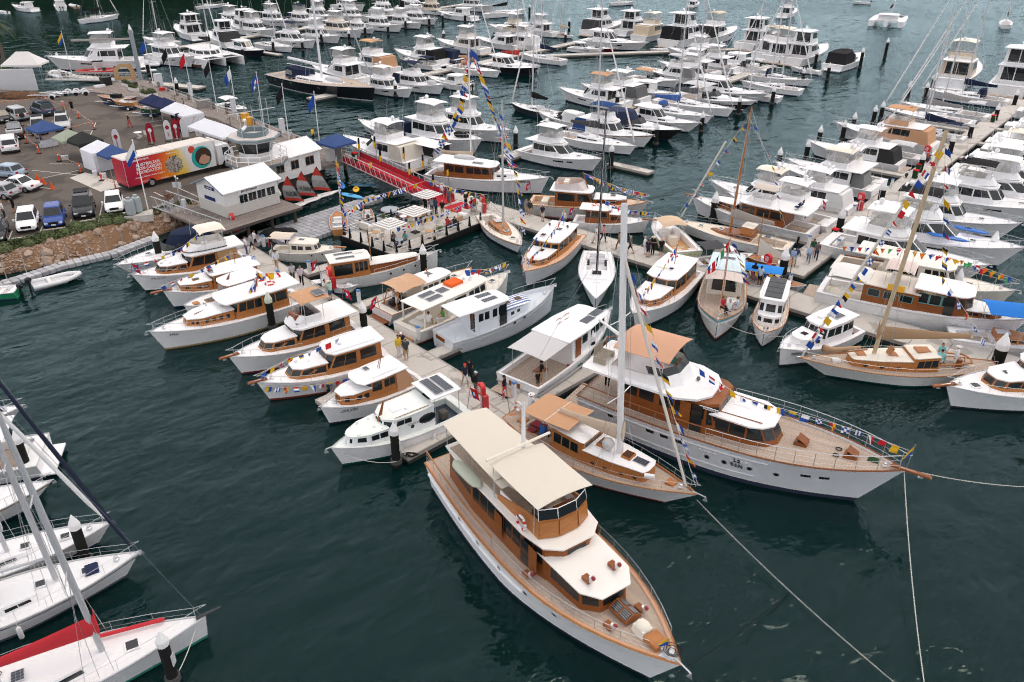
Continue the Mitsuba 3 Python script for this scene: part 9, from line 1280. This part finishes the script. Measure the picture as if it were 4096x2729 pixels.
for(q,l,c_)in[((-47.0,111.2),'person in black at the long white marquee',BLACK),((-47.0,111.8),'person in grey at the long white marquee',GREY),((-35.7,100.0),'person in a beige shirt under the longest marquee',KH),((-38.2,103.1),'person in navy under the longest marquee',NB)]:person(q[0],q[1],Z,-60,l,c_,NB,'stand','trousers')
t=Thing('banner_stand','tall display banner with two people in red at the white marquee','banner',*(-43.8,106.4),Z,45);t.part('panel',M().box((0,0,1.25),(1.5,.05,2.4)),MT,(.02,.025,.05));t.part('red_figures',M().ball((-.3,-.03,1.5),(.32,.02,.5),8).ball((.3,-.03,1.55),(.32,.02,.5),8),MT,(.50,.03,.03));t.part('badges',M().ball((-.45,-.03,.55),(.2,.02,.2),8).ball((0,-.03,.55),(.2,.02,.2),8).ball((.45,-.03,.55),(.2,.02,.2),8),MT,(.08,.3,.5))
# ---------------------------------------------------------------- the big marina
def fly(x,y,h,L,lab,**k):fly_boat(x,y,h,L,lab,None,**k)
def exp_(x,y,h,L,lab,**k):express_boat(x,y,h,L,lab,None,**k)
def sail(x,y,h,L,lab,**k):sail_boat(x,y,h,L,lab,None,**k)
LB=(.05,.12,.36)
# middle row, bows to the lower right
fly(1.46,101.40,-40.0,12.00,'white flybridge cruiser with orange fenders, nearest of the middle row, left of the white sloop',clears=True,sleek=True)
sail(6.22,109.29,-40.0,12.50,'white sloop with charcoal sail cover and name on its bow, second of the middle row',cover=(.07,.07,.075),mh=17,jib=WHITE);fly(8.90,112.51,-40.0,12.50,'white trawler yacht with royal blue bimini and canvas, third of the middle row',canvas=(.015,.05,.16),clears=False,cover=(.02,.06,.18),stripe=((.30,.14,.06),.9,.97))
exp_(12.59,116.72,-40.0,13.50,'black hulled sports cruiser with navy awnings and grey mesh cover',hull=(.015,.015,.017),cover=(.03,.04,.08));exp_(17.15,120.14,-40.0,12.00,'white sports coupe with dark curved windows in the middle row',hard=True);sail(20.08,125.67,-40.0,12.00,'white sloop with bright blue boom cover and blue dodger',cover=LB,dodger=LB,mh=16);sail(23.06,130.87,-40.0,13.50,'longest white sloop of the middle row with grey sail cover',cover=(.10,.10,.11),mh=17);exp_(26.93,134.69,-40.0,14.00,'white sports cruiser with black hull band and pale windscreen',stripe=(BLACK,.2,.62),canvas=LGREY);exp_(30.90,140.32,-40.0,13.50,'white hardtop cruiser with dark window band, last of the middle row',hard=True)
sail(6.46,121.63,137.3,9.14,'black hulled sailing yacht with dark sail cover left of the middle row',cover=BLACK,hull=(.02,.02,.022),mh=16)
b=Boat('sailing_yacht','small yacht with tan sail cover whose mast carries a long flag string','sailing boat',-9.2,93.6,-35,9.5,2.9,fs=1.0,fb=1.3,rs=.5,ws=.6,p=1.9,boot=(.3,.25,.1));b.house([(2.6,.95),(5,.9),(6.2,.4)],(1.6,1.4),wall=(HN,),win=[(0,3,.1,.9,.4,.75)]);tq=b.mast(5.4,1.4,13.8,.09,.0,(PA,WHITE),boom=4.6,cover=(.50,.40,.30),jib=None);b.rails(.3,9,.55,6);w0=b.world(tq);flag_line([w0,(w0+b.world((10.5,.6,2.2))*2)/3,b.world((10.5,.6,2.2))],15,'large signal flags falling right from the mast behind the white timber cruiser',.85,shape='mix');flag_line([w0,b.world((2.5,1.6,8.0)),b.world((-1.2,.8,2.0))],14,'large signal flags falling left from the mast behind the white timber cruiser',.8)
# the other side of that pier, sterns to the lower right
fly(-11.56,94.88,140.0,13.50,'white flybridge cruiser with cream aft curtains beside the red gangway',cover=(.60,.55,.48),sleek=True);fly(-14.63,110.61,-42.0,14.50,'large white flybridge cruiser with white bimini and black bow cover, above the red gangway',dinghy=BLACK,sleek=False);fly(-10.30,115.47,-42.0,13.50,'white cruiser with life ring on its flybridge and black side windows',wallc=WHITE);b=open_boat(-13.24,99.18,-40.0,9.00,'boxy white hardtop day boat with dark mesh sides',None);b.canopy(1.2,6.5,1.45,3.0,PA,WHITE,posts=(1.4,6.2),name='hardtop',camber=.06);b.part('mesh_side',M().plate([(1.4,1.4,.8),(6.2,1.4,.8),(6.2,1.38,2.95),(1.4,1.38,2.95)],.02),MT,DARK);single('covered_tender',M().ball((0,0,1.2),(1.3,.9,1.0),10),MT,'tender under a white cover on the pier beside the flag mast','dinghy',WHITE,*(-8.6,97.1),smooth=True);rib_boat(-4.63,93.22,140.0,3.00,'grey inflatable beside the flag mast boat',None,console=False,outboard=False)
exp_(-13.46,107.35,140.0,11.00,'white cruiser under a navy cover left of the large flybridge cruiser',cover=NAVY);exp_(10.55,115.19,140.0,9.00,'white boat under white canvas left of the orange fendered cruiser',cover=(.66,.66,.66))
fly(17.98,127.40,143.0,13.00,'white trawler with tan bimini and turquoise roll on its flybridge',canvas=TAN,sleek=False);fly(21.41,131.01,142.0,12.50,'white flybridge cruiser with dark mesh over its cockpit, right of the tan bimini trawler',cover=(.12,.12,.125));exp_(25.37,134.80,142.0,11.50,'white hardtop cruiser with open stern door',hard=True);fly(33.43,147.90,142.0,12.00,'white cruiser with grey flybridge cover and grey aft curtain',canvas=LGREY,cover=(.20,.20,.21),clears=False);fly(37.93,153.16,142.0,12.50,'white sleek flybridge cruiser right of the grey covered one',sleek=True,rod=True);fly(42.65,157.64,142.0,12.50,'white flybridge cruiser with outrigger poles in the middle row',sleek=True,rod=True,clears=True);exp_(47.11,161.17,142.0,13.00,'white hardtop cruiser with black mesh aft cover',hard=True,cover=None);exp_(48.64,156.59,142.0,11.00,'white day cruiser with grey bimini beside the centre console boat',canvas=LGREY)
exp_(21.43,150.44,-40.0,10.50,'white cruiser with tan flat awning in the middle row',canvas=TAN);b=exp_
# row around the dark hulled yacht
bk=sail_boat(-42.26,148.90,-38.7,25.54,'long black hulled sailing yacht with navy cockpit tent and white boom',None,mh=30,cover=None,jib=(.35,.35,.36),hull=(.006,.007,.010),boot=(.45,.45,.45),deckm=(TK,),dodger=None,mpos=.48,mastc=(PA,(.70,.71,.74)),mr=.20)
L0=bk.L;bk.house([(.16*L0,1.5),(.30*L0,1.6),(.38*L0,1.2)],(3.3,3.1),zb=1.6,tin=.3,rf=.8,wall=(MT,(.012,.02,.045)),win=[(0,2,.05,.6,.35,.8,.1,None,'vinyl')],name='cockpit_tent',roof=dict(mat=MT,col=(.012,.02,.045),over=.05,th=.03,camber=.25,name='tent_top'));bk.part('tender_cover',M().ball((.60*L0,0,2.2),(2.2,.9,.6),12),MT,LGREY,smooth=True);bk.part('sail_roll',M().tube([(.48*L0-.2,0,4.3),(.14*L0,0,4.6)],.26,6),PA,(.70,.70,.72));bk.ports((3,5.5,8,15),.7,.16)
fly(-26.14,145.60,140.0,15.00,'white flybridge cruiser half hidden behind the black hulled yacht',canvas=WHITE,sleek=True);fly(-22.39,155.07,142.0,15.00,'white cruiser with large tan canvas covers over flybridge and cockpit',canvas=TAN,cover=TAN,clears=False);fly(-25.18,142.18,-40.0,11.50,'white flybridge cruiser with turquoise roll on the pier beside its bow');fly(-20.58,145.22,-40.0,12.00,'white flybridge cruiser with navy canvas aft, left of the twin outboard boat',canvas=NAVY,cover=NAVY,clears=False,dinghy=True);exp_(-7.50,141.65,142.0,10.00,'white hardtop fishing boat with twin black outboards',hard=True,outboards=2);fly(-13.81,165.15,142.0,13.50,'white trawler with black aft awning in the second row',canvas=WHITE,cover=BLACK);exp_(-10.47,167.07,142.0,11.50,'white sports cruiser with tall navy cockpit cover and black hull',cover=NAVY,hull=(.02,.025,.05));fly(-5.81,178.57,142.0,14.00,'tall white cruiser with beige sides at the upper middle',wallc=(.66,.62,.58));sail(-11.88,160.61,-40.0,12.50,'white sloop with tan sail cover beside the timber float',cover=TAN,mh=16,dodger=TAN);exp_(-5.11,162.63,-40.0,13.00,'black hulled trawler with white wheelhouse',hull=(.012,.013,.016),hard=True);exp_(-14.75,160.89,140.0,9.00,'white cuddy cabin boat with navy bimini',canvas=NAVY);fly(1.42,184.57,142.0,12.50,'white flybridge cruiser near the bare masts of the upper middle',sleek=True);fly(4.18,204.66,142.0,13.00,'beige cruiser behind the bare masts',wallc=BEIGE)
# upper middle
sail(10.30,166.74,140.0,11.50,'white sloop with navy sail cover, stern to the right',cover=NAVY,mh=15);sail(-3.53,166.23,-40.0,11.50,'white sloop with red sail cover',cover=(.40,.04,.03),mh=15);fly(5.81,184.64,142.0,12.50,'white cruiser with white aft tent near the red sail cover',cover=(.66,.66,.66));fly(10.34,204.77,142.0,12.50,'white cruiser with dark flybridge clears at the upper middle',sleek=True);sail(14.43,203.01,166.8,5.85,'small timber sailing boat with buff mast',mh=14,cover=(.55,.47,.38),house=(HN,));exp_(12.54,184.32,-38.0,8.50,'small white cabin boat with outboard at the upper middle',hard=True,outboards=1);exp_(16.06,192.88,-35.0,16.50,'large streamlined white sports yacht with slit hull windows',hard=True);open_boat(35.52,184.92,205.0,6.30,'white open bow rider near the large streamlined yacht',None,canopy=None);exp_(15.92,184.85,-38.0,8.00,'dark red hulled runabout under the streamlined yacht',hull=(.10,.015,.02))
fly(17.80,206.00,48.0,16.00,'tall white motor yacht with dark aft saloon, leftmost of the stern-on row',three=True,cover=(.05,.05,.055));fly(26.01,206.14,48.0,15.00,'white motor yacht with navy aft doors, second of the stern-on row',three=True);fly(29.29,197.25,48.0,15.50,'beige motor yacht with beige aft curtain, third of the stern-on row',wallc=BEIGE,cover=BEIGE,canvas=CREAM);fly(34.63,188.39,48.0,19.00,'big white motor yacht with black glass saloon, fourth of the stern-on row',three=True,cover=(.012,.012,.014));fly(43.37,194.10,48.0,16.50,'white motor yacht with cream flybridge bimini, fifth of the stern-on row',canvas=BEIGE,cover=(.03,.03,.03),sleek=True);fly(50.74,184.67,48.0,17.50,'tall white motor yacht with dark window bands, sixth of the stern-on row',three=True);fly(51.44,173.23,48.0,15.50,'white yacht with pale timber aft deck, seventh of the stern-on row',canvas=BEIGE);fly(52.21,169.28,48.0,16.00,'white motor yacht with beige tender on its flybridge, eighth of the stern-on row',canvas=CREAM,dinghy=BEIGE);fly(55.45,166.15,48.0,17.00,'three deck white yacht with open stern stairs, ninth of the stern-on row',three=True,sleek=True);exp_(61.80,160.78,48.0,15.50,'white sports yacht with a big black cockpit cover, last of the stern-on row',cover=(.018,.018,.02));exp_(58.39,157.30,142.0,6.00,'small white centre console boat with white outboard',outboards=1,rail=False);sail(43.93,152.66,-38.0,11.50,'white sloop with navy spray hood by the end piles',dodger=NAVY,mh=15);sail(48.97,138.58,142.0,11.00,'white sloop with rounded transom beside the end pile',mh=15);sail(43.71,132.91,142.0,10.50,'white sloop with name on its stern, nearest the open channel',mh=14.5)
fly(42.17,171.06,142.0,12.00,'white sedan cruiser deep in the middle rows',sleek=True);fly(28.62,153.31,-40.0,12.50,'white flybridge cruiser with pale hull in the gap behind the blue boom cover',sleek=True);exp_(17.99,139.93,-40.0,11.00,'white sedan cruiser with upright windscreen behind the hardtop',hard=True)
# top left rows
for i,(a,k)in enumerate([((-67.09,209.75,-38.0,14.00),dict()),((-53.56,193.17,-38.0,13.00),dict(sleek=True,canvas=NAVY)),((-49.45,200.52,-38.0,13.00),dict(sleek=True)),((-46.89,209.66,-38.0,14.50),dict(wallc=(.70,.62,.52))),((-41.69,214.47,-38.0,10.00),dict(hardtop=None)),((-37.95,219.30,-38.0,13.50),dict()),((-32.50,224.34,-38.0,12.00),dict(sleek=True)),((-29.40,231.94,-38.0,12.00),dict(sleek=True)),((-48.38,238.21,-38.0,13.00),dict(cover=NAVY)),((-41.09,250.67,-38.0,13.00),dict(three=True)),((-59.73,228.15,-38.0,13.00),dict(canvas=NAVY,cover=NAVY)),((-56.97,237.19,-38.0,13.00),dict(sleek=True)),((-54.35,261.93,-38.0,13.50),dict(three=True)),((-33.40,257.90,-38.0,13.00),dict(cover=BLACK)),((-67.40,228.32,-38.0,13.50),dict()),((-27.36,252.65,-38.0,13.00),dict(wallc=BEIGE)),((-16.21,261.67,-38.0,14.00),dict(three=True)),((-77.28,225.67,-38.0,13.00),dict())]):
 fly(*a,['white flybridge cruiser','white cruiser with navy bimini','sleek white flybridge cruiser','beige sided flybridge cruiser','low white day cruiser','square white flybridge cruiser','rounded white cruiser','sleek white sedan cruiser','white cruiser with navy cockpit cover','tall white three deck cruiser','white cruiser with navy canvas all over','white sleek flybridge boat','white three deck yacht','white cruiser with black aft cover','white flybridge boat with hardtop','beige and white cruiser','white three deck cruiser','plain white flybridge cruiser'][i]+' in the far upper row, '+['left end behind the mast','third from the black hulled yacht mast','left of the tall yacht mast','right of the tall yacht mast','beside the beige one','in the middle','sixth by the pile','last before the gap','second line behind the beige one','second line middle','second line behind the bare mast','second line beside the tall mast','topmost middle','topmost right of middle','second line left','topmost right','top right end','far left by the catamaran'][i],**k)
sail(-56.89,188.34,-40.0,12.50,'white sloop with two hull windows by the pile in the far row',mh=16);exp_(-10.46,233.85,142.0,14.00,'white sedan cruiser with black stern cover across the channel',hard=True,cover=None);sail(-7.73,240.44,40.0,15.00,'long white racing sloop at the top middle',mh=20,cover=BLACK)
fly(-73.27,197.25,130.0,15.00,'white three deck motor yacht behind the trawler at the upper left',three=True);fly(-61.68,185.97,130.0,15.00,'white three deck motor yacht with life ring behind the catamaran',three=True,cover=(.05,.05,.05));fly(-63.20,206.46,130.0,15.00,'white three deck motor yacht with solar roof at the upper left',three=True);exp_(-60.51,181.96,-42.0,12.00,'black hulled white sports coupe beside the catamaran',hard=True,hull=(.012,.013,.02));catamaran(-65.85,173.71,-46.0,13.50,'white sailing catamaran with black sail cover at the upper left',None);fly(-73.73,171.34,-38.0,15.00,'white trawler yacht with high flared bow and dinghy on deck at the upper left',dinghy=WHITE);sail(-75.42,188.86,150.0,11.50,'white sloop with blue bow covers at the upper left',mh=17)
fly(-72.81,163.40,192.0,17.00,'largest white motor yacht at the left with white flybridge tent and radar arch',sleek=False);rib_boat(-76.17,158.31,-164.5,6.64,'red and black inflatable boat with centre console and black canopy',None,col=(.40,.025,.02),canopy=BLACK);rib_boat(-80.64,164.10,-146.0,5.83,'white inflatable boat behind the red one',None,col=WHITE,console=True);rib_boat(-73.85,162.99,172.4,4.21,'grey white inflatable with cabin console beside the crane pole',None,col=LGREY);rib_boat(-71.21,158.38,-9.5,3.18,'white inflatable tender right of the crane pole',None,col=WHITE);rib_boat(-75.76,167.87,-35.8,7.19,'second white inflatable tender right of the crane pole',None,col=WHITE,console=False);open_boat(-92.85,163.37,-167.0,5.58,'white runabout with black bimini at the left edge',None,canopy=BLACK);exp_(-45.82,127.60,-46.0,8.50,'white sports cruiser with white canopy moored at the wharf',canvas=WHITE);rib_boat(-81.87,151.71,137.4,7.06,'white tender by the far gangway',None,col=WHITE);open_boat(-60.33,163.21,160.0,4.20,'small brown tender with a blue cover by the catamaran pile',None,hull=BROWN,inside=LB)
# boats at their moorings
sail(-114.97,226.60,61.6,11.89,'white sloop with navy dodger alone on a mooring at the upper left',mh=14,cover=BLACK,bimini=NAVY);sail(-95.54,259.22,45.7,9.07,'small white sloop with outboard on a mooring at the top',mh=11);exp_(-140.38,251.61,150.0,11.00,'white sports cruiser at the far upper left corner',hard=True);exp_(-134.43,255.35,120.0,11.00,'white cruiser with twin outboards stern on at the top left',hard=True,outboards=2);open_boat(-132.80,261.18,130.0,7.00,'brown work skiff with a blue tarpaulin at the top left',None,hull=(.25,.16,.09),inside=(.1,.3,.5));open_boat(-146.12,247.09,150.0,6.00,'white open boat at the extreme upper left',None);catamaran(98.57,225.15,60.0,13.00,'white catamaran with dark stern dodger moored in open water at the upper right',None);fly(76.06,241.66,55.0,12.00,'white trawler with timber door alone at the top right',wallc=WHITE);open_boat(115.67,278.95,170.0,5.50,'white runabout at the very top right',None);sail(128.50,221.66,62.0,11.50,'white sloop with grey tender on its stern in open water at the top right',mh=17,cover=DARK);sail(30.70,272.47,20.0,9.00,'pale hull of a moored boat at the top middle',mh=11);fly(55.06,266.86,60.0,8.00,'small white cruiser on a mooring at the top middle')
# left side of the long walkway, bows to the left
fly(76.26,143.97,52.0,19.00,'beige trawler yacht with timber saloon at the upper right',wallc=BEIGE,canvas=CREAM,three=False,dinghy=CREAM);fly(82.89,137.60,52.0,20.00,'large white motor yacht cut by the right edge',three=True);sail(79.37,129.99,140.0,13.50,'white racing sloop with navy boom cover, far up the walkway',cover=NAVY,dodger=NAVY,mh=19);sail(70.66,119.51,140.0,13.00,'white sloop with grey sail cover along the walkway',cover=(.30,.29,.29),bimini=LGREY,mh=18);sail(66.35,115.46,140.0,13.00,'white sloop with navy windows and folded boom, beside the grey covered one',cover=(.25,.24,.24),mh=19,stripe=((.02,.03,.08),.7,.8));fly(55.05,102.88,140.0,13.50,'white cruiser wrapped in tan canvas along the walkway',canvas=TAN,cover=TAN,clears=False,wallc=(.50,.29,.17));sail(61.08,107.32,140.0,10.50,'sailing boat with navy bimini and solar panel by the walkway',bimini=NAVY,mh=14,cover=NAVY);exp_(51.16,97.66,140.0,9.50,'white open cockpit boat with grey clears and life ring by the walkway',canvas=LGREY,outboards=1);fly(47.27,94.93,140.0,12.00,'white cruiser with black mesh cockpit tent by the walkway',cover=(.03,.03,.032),sleek=True);fly(41.75,87.19,140.0,11.50,'cream hardtop flybridge fishing boat, open cockpit',wallc=CREAM,rod=True);fly(40.18,85.10,140.0,12.00,'white fishing boat with beige cockpit beside the third walkway pile',rod=True,canvas=CREAM);exp_(40.29,85.68,140.0,10.00,'white boat with grey mesh cockpit tent left of the third pile',cover=(.20,.20,.20));fly(35.43,79.15,140.0,11.00,'white cruiser with white canvas cockpit enclosure',cover=(.66,.66,.66),canvas=WHITE);fly(31.58,74.31,140.0,11.50,'white fishing boat with pale brown cockpit sole',canvas=WHITE,clears=True);fly(30.41,79.11,140.0,11.00,'white flybridge boat with solar panel on its bimini',canvas=CREAM);rib_boat(46.25,91.23,50.0,3.20,'grey inflatable hanging behind a stern by the fourth walkway pile',None,console=False);open_boat(62.25,109.26,180.0,3.00,'tiny white rowing tender beside the walkway',None,outboard=0,name='rowing_dinghy',cat='dinghy')
# right side of the long walkway, bows to the lower right
fly(29.36,69.90,-38.0,13.50,'white flybridge cruiser with black side windows and long anchor platform',sleek=True);b=fly_boat(33.45,74.00,-38.0,14.50,'white cruiser with two blue kayaks on its side deck and black canopy',None,canvas=BLACK,clears=False,sleek=True)
for y_,x_ in((-1.75,8.6),(1.6,9.6)):kayak(*b.world((x_,y_,0))[:2],-38,3.6,(.02,.14,.50),'blue kayak on the '+('near' if y_<0 else 'far')+' side deck of the white cruiser at the right',z=2.2)
for a,l,k in[((44.45,84.26,-38.0,13.50),'white cruiser with black canopy by the walkway, second beyond the kayaks',dict(canvas=BLACK,clears=False)),((48.54,86.60,-38.0,13.00),'white flybridge cruiser with rounded coaming, third beyond the kayaks',dict(sleek=True,dinghy=True)),((51.34,91.15,-38.0,13.00),'white flybridge cruiser with clear curtains, fourth beyond the kayaks',dict()),((52.50,93.27,-38.0,13.00),'cream cruiser with teal hull stripe at the right',dict(wallc=CREAM,stripe=((.10,.38,.38),.5,.75))),((56.83,97.49,-38.0,13.00),'cream hardtop cruiser at the right edge',dict(canvas=CREAM,wallc=CREAM)),((60.93,102.56,-38.0,13.00),'white cruiser with white awning at the right edge',dict()),((65.73,108.70,-38.0,12.00),'white cruiser with grey cover at the right edge',dict(canvas=LGREY)),((77.26,123.84,-38.0,13.00),'white cruiser far up the right side of the walkway',dict(sleek=True)),((59.70,93.41,-38.0,12.50),'white cruiser with teal windows at the right edge',dict(sleek=True))]:fly(*a,l,**k)
sail(70.81,115.28,-38.0,12.00,'sailing boat with grey mast far up the right side of the walkway',mh=16);fly(39.19,79.57,-38.0,12.00,'white flybridge boat with upright clears, first beyond the bunting cruisers',sleek=False)
for v in labels.values():
 w_=v.get('label','').split()
 if len(w_)>16:
  w_=w_[:16]
  while w_[-1].strip(',')in('a','an','the','of','in','on','at','and','with','by','to','from','beside','between','its','two','near','along','behind','down'):w_.pop()
  v['label']=' '.join(w_).rstrip(',')
